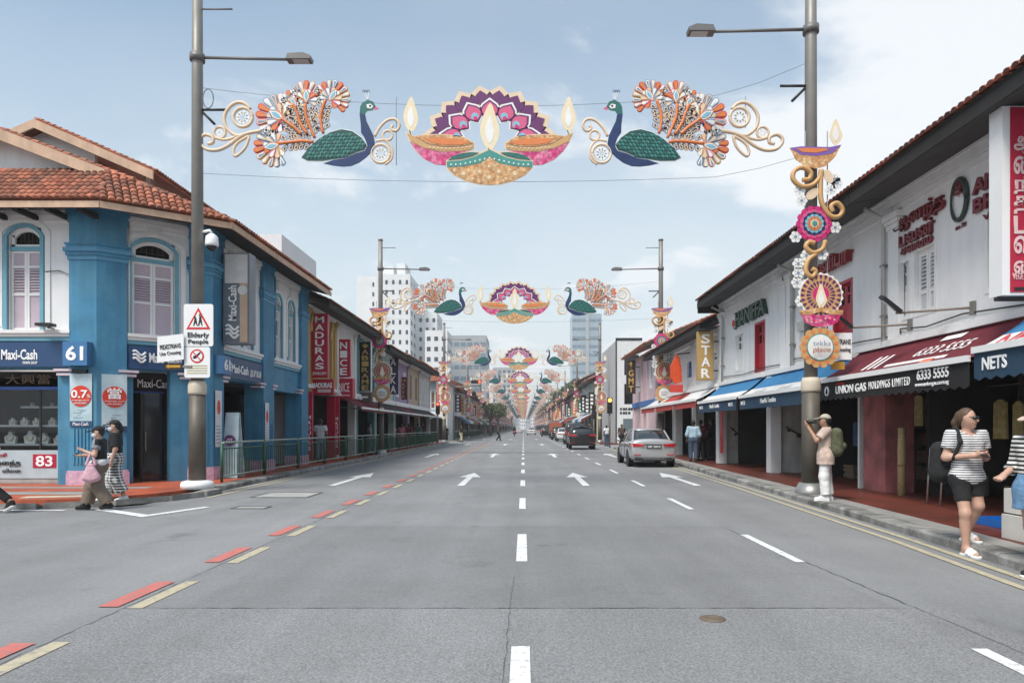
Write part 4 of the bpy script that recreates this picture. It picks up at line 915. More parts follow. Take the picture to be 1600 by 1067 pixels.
ABRONZE = mat('panel_bronze', (.50, .24, .09), .5, .5, 16, col2=(.68, .48, .26)); AMAGP = mat('panel_magenta_pattern', (.52, .02, .15), .5, .5, 14, col2=(.66, .22, .34)); ASTEEL = mat('frame_steel', (.25, .25, .25), .5)
def teardrop(c, ang, l, w, n=7):          # tip at c, round end at distance l (pixels, y down)
    ca, sa = math.cos(ang), math.sin(ang); P = [(0, 0)]
    for i in range(n+1):
        t = -math.pi*.55+math.pi*1.1*i/n; P.append((l-w/2+math.cos(t)*w/2, math.sin(t)*w/2))
    return [(c[0]+x*ca-y*sa, c[1]+x*sa+y*ca) for x, y in P]
def peacock():
    A_ = Art(); k = .2125; Q = lambda p: (300+p[0]*k, 100+p[1]*k); QL = lambda l: [Q(p) for p in l]
    def scroll(name, pts, w=30, closed=False):
        A_.stroke(name, ACREAM, QL(pts), w*k*.86, 0, None, closed); A_.stroke(name, AGOLD, QL(pts), w*k*.55, 1, 'scroll_core', closed)
    def crystal(part, c, r, n=9):
        for i in range(n):
            a = 2*math.pi*i/n; A_.disc(part, AWH, Q((c[0]+r*.62*math.cos(a), c[1]+r*.62*math.sin(a))), r*.30*k, 1, 'crystal', 8)
    circ = lambda c, r, n=12: [(c[0]+r*math.cos(2*math.pi*i/n), c[1]+r*math.sin(2*math.pi*i/n)) for i in range(n)]
    scroll(('scroll', 1), [(430, 335), (395, 298), (340, 285), (285, 312), (245, 370), (240, 430), (268, 490), (330, 530), (390, 520)])
    scroll(('scroll', 2), [(510, 495), (420, 510), (350, 540), (270, 600), (190, 635), (110, 630), (65, 590), (62, 548), (100, 522), (150, 540), (155, 580), (118, 590)])
    scroll(('scroll', 3), circ((375, 395), 70), 28, True); crystal(('scroll', 3), (375, 395), 55)
    scroll(('scroll', 4), circ((205, 508), 42), 22, True); crystal(('scroll', 4), (205, 508), 30, 6)
    scroll(('scroll', 5), [(170, 545), (230, 560), (290, 550), (335, 530)], 24)
    scroll(('scroll', 6), [(420, 540), (392, 620), (325, 680), (305, 650), (330, 590), (395, 545)], 24, True)
    scroll(('scroll', 7), [(1345, 535), (1380, 470), (1440, 415), (1500, 412), (1527, 455), (1502, 495), (1465, 482), (1478, 452)], 24)
    scroll(('scroll', 8), circ((1440, 528), 35), 20, True); scroll(('scroll', 9), circ((1388, 662), 68), 24, True); crystal(('scroll', 9), (1388, 662), 52)
    scroll(('scroll', 10), [(1350, 572), (1420, 563), (1470, 620), (1468, 700), (1420, 742)], 20)
    # stems with paired teardrops
    for si, st in enumerate(([(895, 578), (820, 572), (740, 578), (640, 590)], [(905, 548), (868, 460), (842, 390), (836, 300)], [(968, 515), (950, 430), (955, 360), (985, 270)], [(805, 520), (760, 475), (715, 445), (660, 405)], [(850, 520), (800, 440), (775, 370), (745, 300)])):
        part = ('feather_stem', si); A_.stroke(part, AORANGE, QL(st), 24*k, 3)
        sm = smooth(st)
        for j in range(1, len(sm)-2, 2):
            p, q = Vector(sm[j]), Vector(sm[min(j+1, len(sm)-1)]); a = math.atan2((q-p).y, (q-p).x)
            for sgn in (-1, 1):
                u_ = Vector((math.cos(a+sgn*.85), math.sin(a+sgn*.85)))
                A_.poly(part, (ASLATE, ASLATE, AGOLD)[(j//2) % 3], [Q(v) for v in teardrop(tuple(p), a+sgn*.85, 80, 44)], 1, 'leaf_drop'); A_.poly(part, ACREAM, [Q(v) for v in teardrop(tuple(p+u_*22), a+sgn*.85, 50, 28)], 2, 'drop_core'); A_.poly(part, ABLUE, [Q(v) for v in teardrop(tuple(p+u_*38), a+sgn*.85, 26, 13)], 3, 'drop_eye')
    fan = [ARED, ASLATE, AGOLD, ASLATE, AORANGE, APINK, ASLATE, AGOLD]
    for pi_, (c, a, r) in enumerate((((842, 300), -1.57, 178), ((1005, 285), -.98, 178), ((690, 420), -2.62, 232), ((655, 595), 2.93, 205), ((770, 330), -2.05, 150))):
        part = ('plume', pi_); cc = Vector(c); dr = Vector((math.cos(a), math.sin(a))); nn_ = Vector((-dr.y, dr.x))
        A_.poly(part, AORANGE, QL([tuple(cc+dr*r*t+nn_*r*w_) for t, w_ in ((.02, 0), (.20, -.13), (.42, -.14), (.66, 0), (.42, .14), (.20, .13))]), 3)
        A_.poly(part, AWH, QL([tuple(cc+dr*r*t+nn_*r*w_) for t, w_ in ((.08, 0), (.24, -.10), (.42, -.11), (.60, 0), (.42, .11), (.24, .10))]), 4, 'plume_eye')
        A_.poly(part, ASKY, QL([tuple(cc+dr*r*t+nn_*r*w_) for t, w_ in ((.14, 0), (.27, -.06), (.40, -.065), (.52, 0), (.40, .065), (.27, .06))]), 5, 'plume_eye')
        for ring_, (n_, spread, r0, ln, wd, ly) in enumerate(((11, 1.62, .26, .70, .23, 0), (8, 1.9, .05, .50, .20, 2))):
            for j in range(n_):
                f_ = (j-(n_-1)/2)/((n_-1)/2); da = f_*spread; s_ = 1.0-.22*abs(f_)**1.5; u_ = Vector((math.cos(a+da), math.sin(a+da))); base = cc+dr*r*.12+u_*r*r0*.75
                m = ARED if (ring_ == 0 and abs(f_) < .05) else fan[(j*3+pi_*2+ring_) % 8]
                A_.poly(part, m, [Q(v) for v in teardrop(tuple(base), a+da, r*ln*s_, r*wd)], ly, 'petal')
                A_.poly(part, AORANGE if m is ARED else (ACREAM if j % 2 else AWH), [Q(v) for v in teardrop(tuple(base+u_*r*ln*.22), a+da, r*ln*.72*s_, r*wd*.68)], ly+1, 'petal_core')
                if m is not ARED and ring_ == 0: A_.poly(part, ASLATE if (j+pi_) % 2 else AWH, [Q(v) for v in teardrop(tuple(base+u_*r*ln*.45), a+da, r*ln*.42*s_, r*wd*.34)], ly+2, 'petal_core')
    body = [(806, 692), (860, 620), (940, 550), (1020, 505), (1100, 484), (1180, 498), (1250, 548), (1287, 600), (1270, 634), (1190, 660), (1130, 692), (1050, 702), (960, 716), (850, 714)]
    A_.poly('body', AWH, QL([(p[0]+(p[0]-1060)*.02, p[1]+(p[1]-610)*.045) for p in body]), 1); A_.poly('body', AGREEN, QL(body), 2, 'wing')
    for r_ in range(9):
        for c_ in range(18):
            x = 815+c_*28+(r_ % 2)*14; y = 706-r_*25-(x-1000)*.04
            if pip((x, y), [(p[0]+(1060-p[0])*.06, p[1]+(610-p[1])*.12) for p in body]): A_.disc('body', ATEAL if (c_+r_) % 3 else AGREEN2, Q((x, y)), 13*k, 3, 'scale', 7); A_.disc('body', AGREEN, Q((x+4, y+5)), 9*k, 4, 'scale', 7)
    neck = [(1255, 290), (1295, 268), (1335, 283), (1352, 318), (1330, 346), (1290, 352), (1275, 372), (1285, 425), (1312, 480), (1336, 530), (1347, 590), (1332, 645), (1280, 695), (1230, 732), (1170, 756), (1110, 760), (1040, 752), (966, 736), (1050, 708), (1130, 697), (1200, 664), (1272, 642), (1292, 605), (1272, 550), (1245, 510), (1243, 450), (1234, 380), (1238, 320)]
    A_.poly('neck', AGREEN2, QL(neck), 3)
    A_.poly('neck', ABLUE, QL([(1236, 370), (1274, 375), (1284, 428), (1312, 482), (1335, 532), (1346, 590), (1331, 645), (1280, 694), (1230, 731), (1170, 755), (1110, 759), (1040, 751), (968, 736), (1050, 709), (1130, 698), (1200, 665), (1273, 643), (1293, 605), (1273, 550), (1246, 510), (1244, 450)]), 4, 'breast')
    A_.poly('neck', AWH, QL([(1285, 305), (1315, 298), (1335, 318), (1320, 335), (1290, 330)]), 4, 'face_patch'); A_.disc('neck', BLACK, Q((1312, 315)), 8*k, 5, 'eye', 8)
    A_.poly('beak', APINK, QL([(1345, 312), (1378, 336), (1343, 345)]), 3)
    for i in range(3):
        A_.stroke(('crest', i), AWH, QL([(1292, 268), (1278+12*i, 240), (1262+18*i, 212)]), 5*k, 2); A_.disc(('crest', i), ASLATE, Q((1262+18*i, 206)), 13*k, 2, 'crest_tip', 8)
    return A_
def diya():
    A_ = Art(); k = .2; Q = lambda p: (600+p[0]*k, 120+p[1]*k); QL = lambda l: [Q(p) for p in l]
    C = (826, 520)
    def petal(a, r0, r1, w): # pointed petal between two radii, angles from the right, y up
        ca, sa = math.cos(a), -math.sin(a); e = lambda r, t: (C[0]+(r*ca-t*sa)*1.16, C[1]+(r*sa+t*ca)*1.0)
        return [e(r0, 0), e(r0+(r1-r0)*.25, -w*.36), e(r0+(r1-r0)*.5, -w*.5), e(r0+(r1-r0)*.75, -w*.36), e(r1, 0), e(r0+(r1-r0)*.75, w*.36), e(r0+(r1-r0)*.5, w*.5), e(r0+(r1-r0)*.25, w*.36)]
    for i in range(10):
        a = R(9+18*i); part = ('outer_petal', i)
        A_.poly(part, ACREAM, QL(petal(a, 265, 455, 165)), 0); A_.poly(part, APURP, QL(petal(a, 290, 415, 92)), 1, 'petal_fill')
        if i < 9: A_.poly(('small_petal', i), APURP, QL(petal(a+R(9), 300, 390, 50)), 2)
    for i in range(7):
        a = R(12+26*i); part = ('inner_petal', i)
        A_.poly(part, AWH, QL(petal(a, 165, 352, 150)), 3); A_.poly(part, APURP, QL(petal(a, 176, 335, 128)), 4, 'petal_rim'); A_.poly(part, APINK, QL(petal(a, 186, 318, 108)), 5, 'petal_fill')
        m_ = (C[0]+225*math.cos(a)*1.16, C[1]-225*math.sin(a)); A_.disc(part, ASKY, Q(m_), 30*k, 6, 'petal_eye', 10); A_.disc(part, AMAG, Q((m_[0]+4, m_[1]+16)), 17*k, 7, 'petal_eye', 8)
    def flame(cx, zt, zb, w, tag_):
        pts = [(cx-w*.05, zb), (cx-w*.75, zb-(zb-zt)*.22), (cx-w*.98, zb-(zb-zt)*.48), (cx-w*.6, zb-(zb-zt)*.75), (cx+w*.1, zt), (cx+w*.65, zb-(zb-zt)*.70), (cx+w, zb-(zb-zt)*.40), (cx+w*.6, zb-(zb-zt)*.12)]
        sp = smooth(pts, True, 3); mid = (cx, zb-(zb-zt)*.36)
        A_.poly(('flame', tag_), AFLAME, QL(sp), 8); A_.poly(('flame', tag_), AWH, QL([(mid[0]+(p[0]-mid[0])*.45, mid[1]+(p[1]-mid[1])*.58) for p in sp]), 9, 'flame_core'); A_.stroke(('flame', tag_), BLACK, QL([(cx-w*.15, zb-18), (cx, zb+14)]), 6*k, 10, 'wick')
    flame(826, 215, 585, 76, 0); flame(212, 165, 445, 58, 1); flame(1440, 165, 445, 58, 2)
    for s in (0, 1):
        X = (lambda x: x) if s == 0 else (lambda x: 1652-x); M = lambda l: QL([(X(a), b_) for a, b_ in l]); part = ('side_bowl', s)
        A_.poly(part, ACREAM, M([(165, 432), (240, 470), (330, 456), (480, 456), (625, 474), (712, 525), (705, 570), (600, 612), (560, 700), (420, 698), (320, 655), (245, 585), (198, 510)]), 6)
        A_.poly(part, AMAGP, M([(205, 515), (320, 570), (440, 595), (690, 590), (600, 690), (480, 698), (400, 690), (320, 650), (250, 582)]), 7, 'bowl_side')
        A_.poly(part, AGOLD, M([(182, 450), (245, 478), (345, 540), (470, 560), (600, 560), (700, 535), (698, 572), (590, 590), (440, 588), (320, 565), (215, 515)]), 8, 'rim_band')
        A_.poly(part, ABRONZE, M([(245, 474), (345, 464), (480, 464), (620, 482), (700, 525), (600, 552), (470, 552), (345, 530)]), 9, 'bowl_lip'); A_.poly(part, AORANGE, M([(310, 492), (400, 490), (520, 492), (640, 508), (670, 525), (600, 542), (470, 542), (370, 525)]), 10, 'oil')
        for i in range(11):
            t = i/10; A_.disc(part, ACREAM, Q((X(360+32*i), 562+10*math.sin(math.pi*t)-6*t)), 7*k, 10, 'bead', 6)
    part = 'front_bowl'
    rim = [(485, 668), (520, 640), (600, 605), (690, 590), (760, 594), (826, 566), (892, 594), (962, 590), (1052, 605), (1132, 640), (1167, 668)]
    A_.poly(part, ACREAM, QL(rim+[(1160, 730), (1110, 775), (1010, 828), (910, 853), (826, 858), (742, 853), (642, 828), (542, 775), (492, 730)]), 9)
    A_.poly(part, ABRONZE, QL([(500, 722), (640, 712), (750, 690), (826, 640), (902, 690), (1012, 712), (1152, 722), (1100, 775), (1005, 822), (905, 846), (826, 851), (747, 846), (647, 822), (552, 775)]), 10, 'bowl_side')
    A_.poly(part, ATEAL, QL([(492, 672), (600, 665), (700, 640), (826, 580), (952, 640), (1052, 665), (1160, 672), (1156, 716), (1012, 705), (900, 682), (826, 632), (752, 682), (640, 705), (496, 716)]), 11, 'rim_band')
    for s in (-1, 1): A_.poly(part, AGREEN2, QL([(826+s*x, y) for x, y in ((322, 660), (290, 632), (220, 608), (140, 600), (85, 604), (130, 628), (220, 650))]), 11, 'oil')
    for i in range(17):
        x = -300+600*i/16; y = 690-52*max(0, 1-abs(x)/240)**1.1; A_.disc(part, AWH, Q((826+x, y+6)), 7*k, 12, 'bead', 6)
    for x, y, r in ((-200, 770, 32), (200, 770, 32), (-75, 755, 26), (75, 755, 26), (0, 800, 30), (-130, 810, 18), (130, 810, 18), (0, 715, 20), (-270, 745, 18), (270, 745, 18)):
        A_.disc(part, AGOLD, Q((826+x, y)), r*k, 11, 'medallion', 10); A_.disc(part, ACREAM, Q((826+x-3, y-4)), r*k*.55, 12, 'medallion', 8)
    return A_
def column_art():
    A_ = Art(); k = .4124; Q = lambda p: (1200+p[0]*k, 160+p[1]*k); QL = lambda l: [Q(p) for p in l]
    for i, (x, y) in enumerate(((235, 305), (222, 345), (112, 385), (105, 345), (238, 485), (100, 620), (190, 585), (90, 520), (95, 690), (110, 760), (245, 320), (130, 590), (100, 655))):
        for j in range(6):
            a = j*1.05; A_.disc(('crystal_flower', i), AWH, Q((x+14*math.cos(a), y+14*math.sin(a))), 9*k, 1, None if j == 0 else 'crystal_petal', 7)
        A_.disc(('crystal_flower', i), ASLATE, Q((x, y)), 6*k, 2, 'flower_heart', 6)
    for i, (x, y, a) in enumerate(((212, 295, 1.1), (152, 360, -.7))):
        A_.poly(('pearl_leaf', i), ACREAM, QL([(x+28*math.cos(t)*math.cos(a)-17*math.sin(t)*math.sin(a), y+28*math.cos(t)*math.sin(a)+17*math.sin(t)*math.cos(a)) for t in [2*math.pi*q/12 for q in range(12)]]), 2)
    def sc(i, pts, w=18, closed=False): A_.stroke(('scroll', i), AGOLD, QL(pts), w*k, 2, None, closed); A_.stroke(('scroll', i), ACREAM, QL(pts), w*k*.4, 3, 'scroll_core', closed)
    sc(0, [(185, 270), (178, 300), (150, 328), (110, 332), (80, 305), (85, 275), (115, 262), (145, 280), (140, 305), (115, 308)]); sc(1, [(185, 270), (182, 330), (186, 390), (215, 440), (250, 445), (265, 420), (245, 395), (222, 405), (228, 428)])
    sc(2, [(200, 535), (190, 565), (155, 580), (128, 560), (138, 540), (160, 545)]); sc(3, [(165, 585), (135, 610), (128, 650), (150, 670), (165, 650), (150, 640)])
    def burst(part, c, layers):
        for li, (n, r0, r1, w, m) in enumerate(layers):
            for j in range(n):
                a = 2*math.pi*(j+.5*(li % 2))/n; A_.poly(part, m, [Q(v) for v in teardrop((c[0]+r0*math.cos(a), c[1]+r0*math.sin(a)), a, r1-r0, w)], 3+li, None if li == 0 and j == 0 else 'petal')
    burst('mandala', (158, 472), [(14, 20, 68, 30, AMAG), (14, 15, 54, 22, APINK), (12, 10, 44, 22, ABLUE), (12, 8, 36, 17, ASKY), (10, 4, 27, 15, AORANGE), (8, 2, 17, 11, ACREAM)])
    A_.disc('mandala', ATEAL, Q((158, 472)), 9*k, 10, 'mandala_heart')
    A_.poly('sunburst', AWH, QL([(183+(86 if i % 2 else 80)*math.cos(math.pi*2*i/44), 738+(86 if i % 2 else 80)*math.sin(math.pi*2*i/44)) for i in range(44)]), 2); A_.disc('sunburst', AGOLD, Q((183, 738)), 77*k, 3, 'sunburst_plate', 24)
    for j in range(24):
        a = 2*math.pi*j/24
        for r0, r1, w, m in ((58, 76, 11, APURP), (32, 54, 9, APURP)): A_.poly('sunburst', m, [Q(v) for v in teardrop((183+r0*math.cos(a), 738+r0*math.sin(a)), a, r1-r0, w)], 4, 'petal')
    A_.disc('sunburst', AMAG, Q((183, 735)), 31*k, 4, 'sunburst_heart')
    def flame(c, h, w, l, part): 
        pts = [(c[0], c[1]), (c[0]-w*.8, c[1]-h*.3), (c[0]-w*.7, c[1]-h*.55), (c[0], c[1]-h), (c[0]+w*.7, c[1]-h*.6), (c[0]+w, c[1]-h*.3)]; sp = smooth(pts, True, 3)
        A_.poly(part, AFLAME, QL(sp), l); A_.poly(part, AWH, QL([(c[0]+(p[0]-c[0])*.5, c[1]-h*.38+(p[1]-c[1]+h*.38)*.6) for p in sp]), l+1, 'flame_core')
    flame((182, 790), 95, 22, 6, 'lower_flame'); flame((238, 180), 100, 26, 3, 'upper_flame')
    A_.poly('upper_bowl', ABRONZE, QL([(68, 192), (90, 235), (130, 260), (165, 267), (200, 258), (235, 225), (258, 180), (160, 215)]), 4); A_.poly('upper_bowl', AVIO, QL([(66, 190), (110, 215), (165, 220), (225, 210), (260, 178), (215, 187), (110, 184)]), 5, 'rim_band'); A_.poly('upper_bowl', AORANGE, QL([(90, 193), (130, 190), (200, 192), (215, 197), (165, 209), (115, 206)]), 6, 'oil')
    A_.poly('lower_bowl', AMAGP, QL([(103, 802), (120, 838), (150, 853), (182, 857), (215, 853), (245, 838), (262, 802), (182, 815)]), 6); A_.poly('lower_bowl', ABRONZE, QL([(100, 795), (140, 792), (182, 783), (225, 792), (265, 795), (262, 810), (225, 812), (182, 800), (140, 812), (104, 810)]), 7, 'rim_band')
    for j in range(7): A_.disc('lower_bowl', ACREAM, Q((130+17*j, 832+8*math.sin(j))), 3.5*k, 7, 'bead', 6)
    for j in range(14):
        a = 2*math.pi*j/14; A_.poly('ring_sign', AGOLD, [Q(v) for v in teardrop((180+34*math.cos(a), 932+34*math.sin(a)), a, 44, 33)], 3, None if j == 0 else 'petal')
        A_.poly('ring_sign', AORANGE, [Q(v) for v in teardrop((180+44*math.cos(a+.22), 932+44*math.sin(a+.22)), a+.22, 24, 14)], 4, 'petal')
    A_.disc('ring_sign', ATEAL, Q((180, 932)), 51*k, 5, 'ring', 28); A_.disc('ring_sign', AWH, Q((180, 932)), 47*k, 6, 'disc', 28)
    return A_
PEA, DIY, COLA = peacock(), diya(), column_art()
WIRE = mat('steel_wire', (.16, .16, .17), .5, 0)
def garland(d, idx):
    """Two peacock panels, the lamp panel between them and the wires that carry them, first at AD."""
    full = idx == 0
    names = ['over the near junction', 'on the second garland down the street']
    return full, names
def make_set(y, split):
    L_ = thing('peacock_panel', 'peacock cut-out with fanned plumes facing right', 'decoration', (xpx(460, AD), y, 6.8)); PEA.emit(L_, y, split)
    D_ = thing('oil_lamp_panel', 'three oil lamps before a purple lotus fan, hung cut-out', 'decoration', (xpx(765, AD), y, 6.8)); DIY.emit(D_, y, split)
    return L_, D_
def mirror_tree(src, xm, label):
    """A mirrored copy of a panel: its meshes are flipped about x = xm."""
    r = src.copy(); COL.objects.link(r); r.location.x = 2*xm-src.location.x; r['label'] = label
    inv = Matrix.Translation(r.location).inverted(); S = Matrix.Translation((xm, 0, 0)) @ Matrix.Scale(-1, 4, (1, 0, 0)) @ Matrix.Translation((-xm, 0, 0))
    def rec(o, p, top):
        for ch in o.children:
            c = ch.copy(); c.data = ch.data.copy(); c.data.transform(S); c.data.flip_normals(); COL.objects.link(c); c.parent = p
            if top: c.matrix_parent_inverse = inv
            rec(ch, c, False)
    rec(src, r, True); return r
XM = xpx(767.5, AD)
pl1, dy1 = make_set(AD, True); pr1 = mirror_tree(pl1, XM, '')
for o, l in ((pl1, 'peacock cut-out with fanned plumes facing right, beside the undecorated lamp post'), (pr1, 'peacock cut-out with fanned plumes facing left, beside the lamp post with the tekka place ring'), (dy1, 'large hanging cut-out of three oil lamps before a purple lotus fan, above the give-way junction')): o['label'] = l
pl2, dy2 = make_set(AD, False); pr2 = mirror_tree(pl2, XM, 'x')
POSTS = [15.6, 36.3, 65.4, 93.0]+[93+27*i for i in range(1, 14)]
LX = lambda i: -7.45 if i == 0 else -7.6; RX = lambda i: 6.1 if i == 0 else 7.3
RD = 14.5                                # the front right-hand post stands a little nearer
def shift_set(i):
    d = POSTS[i]; dxm = (LX(i)+RX(i))/2+.45
    if i == 1: labs = ['smaller peacock cut-out facing right, before the white apartment tower', 'oil lamp cut-out of the second garland down the street', 'smaller peacock cut-out facing left, before the pale glass tower']; grp = None
    else: labs = ['distant peacock cut-out facing right over the far street', 'distant oil lamp cut-out over the far street', 'distant peacock cut-out facing left over the far street']; grp = 'distant garland panels'
    for o, l in zip((pl2, dy2, pr2), labs):
        c = o if i == 1 else copy_tree(o)
        c.location = (o.location.x+(dxm if i == 1 else 0), d, o.location.z); c['label'] = l
        if grp: c['group'] = grp+(' facing right', ' with oil lamps', ' facing left')[[pl2, dy2, pr2].index(o)]
for i in range(1, len(POSTS)): shift_set(i)
def wires(i):
    d = POSTS[i]; a, c = LX(i), RX(i); e = RD if i == 0 else d
    for z0, z1, nm in ((9.28, 8.85, 'upper'), (7.32, 7.12, 'lower')):
        pts = [(a+(c-a)*t, d+.03+(e-d)*max(0, (t-.9)*10), z0+(z1-z0)*(1-(2*t-1)**2)) for t in [q/16 for q in range(17)]]
        b = MB(); b.tube(pts, .005 if i < 2 else .006, 4)
        lab = ['%s wire carrying the garland between the two front lamp posts', '%s wire carrying the second garland', '%s wire carrying a distant garland'][min(i, 2)] % nm
        o = b.build('garland_wire', WIRE, None, label=lab, cat='wire', group='garland wires')
        o['group'] = 'garland wires'
for i in range(7): wires(i)
for xx, y0, y1 in ((619, 152, 258), (642, 152, 205), (893, 155, 200), (1165, 150, 200)):
    b = MB(); b.tube([(xpx(xx, AD), AD+.02, zpx(y0, AD)), (xpx(xx, AD), AD+.02, zpx(y1, AD))], .007, 4); b.build('hanger_wire', WIRE, None, label='short vertical hanger wire of the front garland', cat='wire', group='hanger wires of the front garland')

# lamp posts
LAMPG = mat('lamp_grey', (.16, .155, .15), .5, .08, metal=.2); LENS = mat('lamp_lens', (.5, .5, .48), .3, 0)
def lamp_post(x, d, side, i, label, group=None):
    t = thing('lamp_post', label, 'lamp post', (x, d, .1), group)
    n = 14 if i < 2 else 8; s = -side       # arm points to the road
    if i == 0 and side < 0: MB().lathe([(.36, 0), (.36, .10), (.33, .16), (.22, .19)], (x, d, .115), 20).build('base', SIGNWHITE, t)
    else: MB().lathe([(.33, 0), (.33, .03), (.24, .22)], (x, d, .115), 18).build('base', mat('base_steel', (.30, .30, .29), .4, metal=.5), t)
    MB().lathe([(.185, .2), (.18, 2.15)], (x, d, .1), n).build('lower_shaft', STEELD, t)
    MB().lathe([(.19, 2.15), (.20, 2.2), (.20, 2.36), (.17, 2.46)], (x, d, .1), n).build('collar', CREAMB, t)
    MB().lathe([(.135, 2.45), (.12, 9.5), (.11, 11.35)], (x, d, .1), n).build('upper_shaft', STEEL, t)
    if i < 3:
        MB().lathe([(.13, 0), (.13, .08), (.06, .11)], (x, d, 11.42), n).build('cap', STEEL, t); MB().lathe([(.165, 0), (.165, .16)], (x, d, 9.86), n).build('arm_clamp', LAMPG, t)
    MB().tube([(x, d, 9.95), (x+s*2.1, d, 9.9)], [.035, .03], 6).build('lamp_arm', LAMPG, t)
    MB().tube([(x, d, 11.05), (x+s*.8, d, 11.05)], .02, 5).build('flag_arm', LAMPG, t)
    hd = MB().prism([(x+s*2.05, 9.86), (x+s*2.1, 9.98), (x+s*2.45, 10.0), (x+s*2.62, 9.93), (x+s*2.6, 9.86)], d-.13, d+.13).build('lamp_head', LAMPG, t)
    MB().box(min(x+s*2.2, x+s*2.55), max(x+s*2.2, x+s*2.55), d-.09, d+.09, 9.84, 9.859).build('lens', LENS, hd)
    if i < 3:
        MB().tube([(x, d, 8.75), (x+s*.65, d, 8.75)], .03, 5).build('bracket', BLACK, t); MB().tube([(x+s*.1, d, 8.72), (x+s*.42, d-.05, 8.4)], .03, 5).build('bracket', BLACK, t)
    return t
for i, d in enumerate(POSTS):
    if i == 0:
        p0 = lamp_post(LX(0), d, -1, 0, 'grey lamp post on a white concrete foot carrying the elderly people sign')
        lamp_post(RX(0), RD, 1, 0, 'grey lamp post on a steel foot beside the photographer, dressed with the tekka place ornament')
    elif i == 1:
        lamp_post(LX(1), d, -1, 1, 'lamp post behind the green railing near the black vertical sign'); lamp_post(RX(1), d, 1, 1, 'lamp post by the pink corner house')
    else:
        lamp_post(LX(i), d, -1, i, 'distant slim lamp post on the railing side of the street', 'distant lamp posts, railing side'); lamp_post(RX(i), d, 1, i, 'distant slim lamp post on the side of the parked cars', 'distant lamp posts, parked car side')
# cable coil on the first post
b = MB(); b.tube([(LX(0)+.30+.12*math.cos(a), AD-.12, 8.95+.22*math.sin(a)) for a in [2*math.pi*q/14 for q in range(15)]], .012, 4); b.build('cable_coil', WIRE, p0)
# column ornaments
def ornament(i, side, split, label, group=None):
    d = POSTS[i]; o = thing('column_ornament', label, 'decoration', (xpx(1273, AD), AD-.25, 2.9), group); COLA.emit(o, AD-.22, split)
    for xx in (-.28, .22): MB().tube([(xpx(1273, AD)+xx, AD-.17, 3.0), (xpx(1273, AD)+xx, AD-.17, 8.2)], .014, 4).build('frame_rod', ASTEEL, o)
    if split or i == 1:
        f = front(AD-.33); text('tekka', f, xpx(1261, AD), xpx(1288, AD), zpx(543, AD), zpx(535, AD), .0, ASLATE, o, 'ring_lettering'); text('place', f, xpx(1261, AD), xpx(1288, AD), zpx(555, AD), zpx(545, AD), .0, paint('letters_terra', (.45, .2, .12)), o, 'ring_lettering')
    return o
o1 = ornament(0, 1, True, 'tall ornament of bowl, scrolls, mandala and tekka place ring on the post beside the photographer')
s1_ = 14.28/15.38; o1.location = (o1.location.x*s1_, 14.26, 2.8); o1.scale = (s1_, 1, s1_*1.0)
oc = ornament(1, 1, False, 'ornament column with ring sign in front of the hanging orange garment')
dx0 = xpx(1266, AD)
bx0 = oc.location.x
oc.location = (bx0+RX(1)-dx0, POSTS[1]-.25, oc.location.z)
c = copy_tree(oc); c.location = (bx0+LX(1)-dx0, POSTS[1]-.25, oc.location.z); c['label'] = 'ornament column with ring sign beside the black vertical sign'
for i in range(2, len(POSTS)):
    for s, xx in ((-1, LX(i)), (1, RX(i))):
        c = copy_tree(oc); c.location = (bx0+xx-dx0, POSTS[i]-.25, oc.location.z)
        c['label'] = 'distant ornament column on a lamp post, railing side' if s < 0 else 'distant ornament column on a lamp post, parked car side'; c['group'] = 'distant ornament columns, '+('railing side' if s < 0 else 'parked car side')
# ------------------------------------------------------------------ signs
def sign(name, label, loc, group=None): return thing(name, label, 'sign', loc, group)
def lightbox(label, d, x0, x1, z0, z1, face_m, thick=.22, edge_m=None, name='blade_sign', group=None, arms=True, wall_x=None):
    """A box sign standing out from a wall, its face turned to the street's end where the camera stands."""
    s = sign(name, label, ((x0+x1)/2, d, z0), group)
    MB().box(x0, x1, d, d+thick, z0, z1).build('cabinet', edge_m or face_m, s)
    MB().box(x0+.03, x1-.03, d-.012, d-.001, z0+.03, z1-.03).build('face', face_m, s)
    if wall_x is not None:
        for z in (z0+(z1-z0)*.2, z0+(z1-z0)*.8): MB().box(min(wall_x, x0 if wall_x < x0 else x1), max(wall_x, x0 if wall_x < x0 else x1), d+thick*.4, d+thick*.6, z-.025, z+.025).build('bracket', BLACK, s)
    return s, front(d-.013)
def vletters(s, f, chars, x0, x1, z0, z1, m, bold=.02):
    n = len(chars); h = (z1-z0)/n
    for i, c in enumerate(chars): text(c, f, x0, x1, z1-h*(i+.93), z1-h*(i+.12), 0, m, s, 'letter', bold=bold, keep=False)
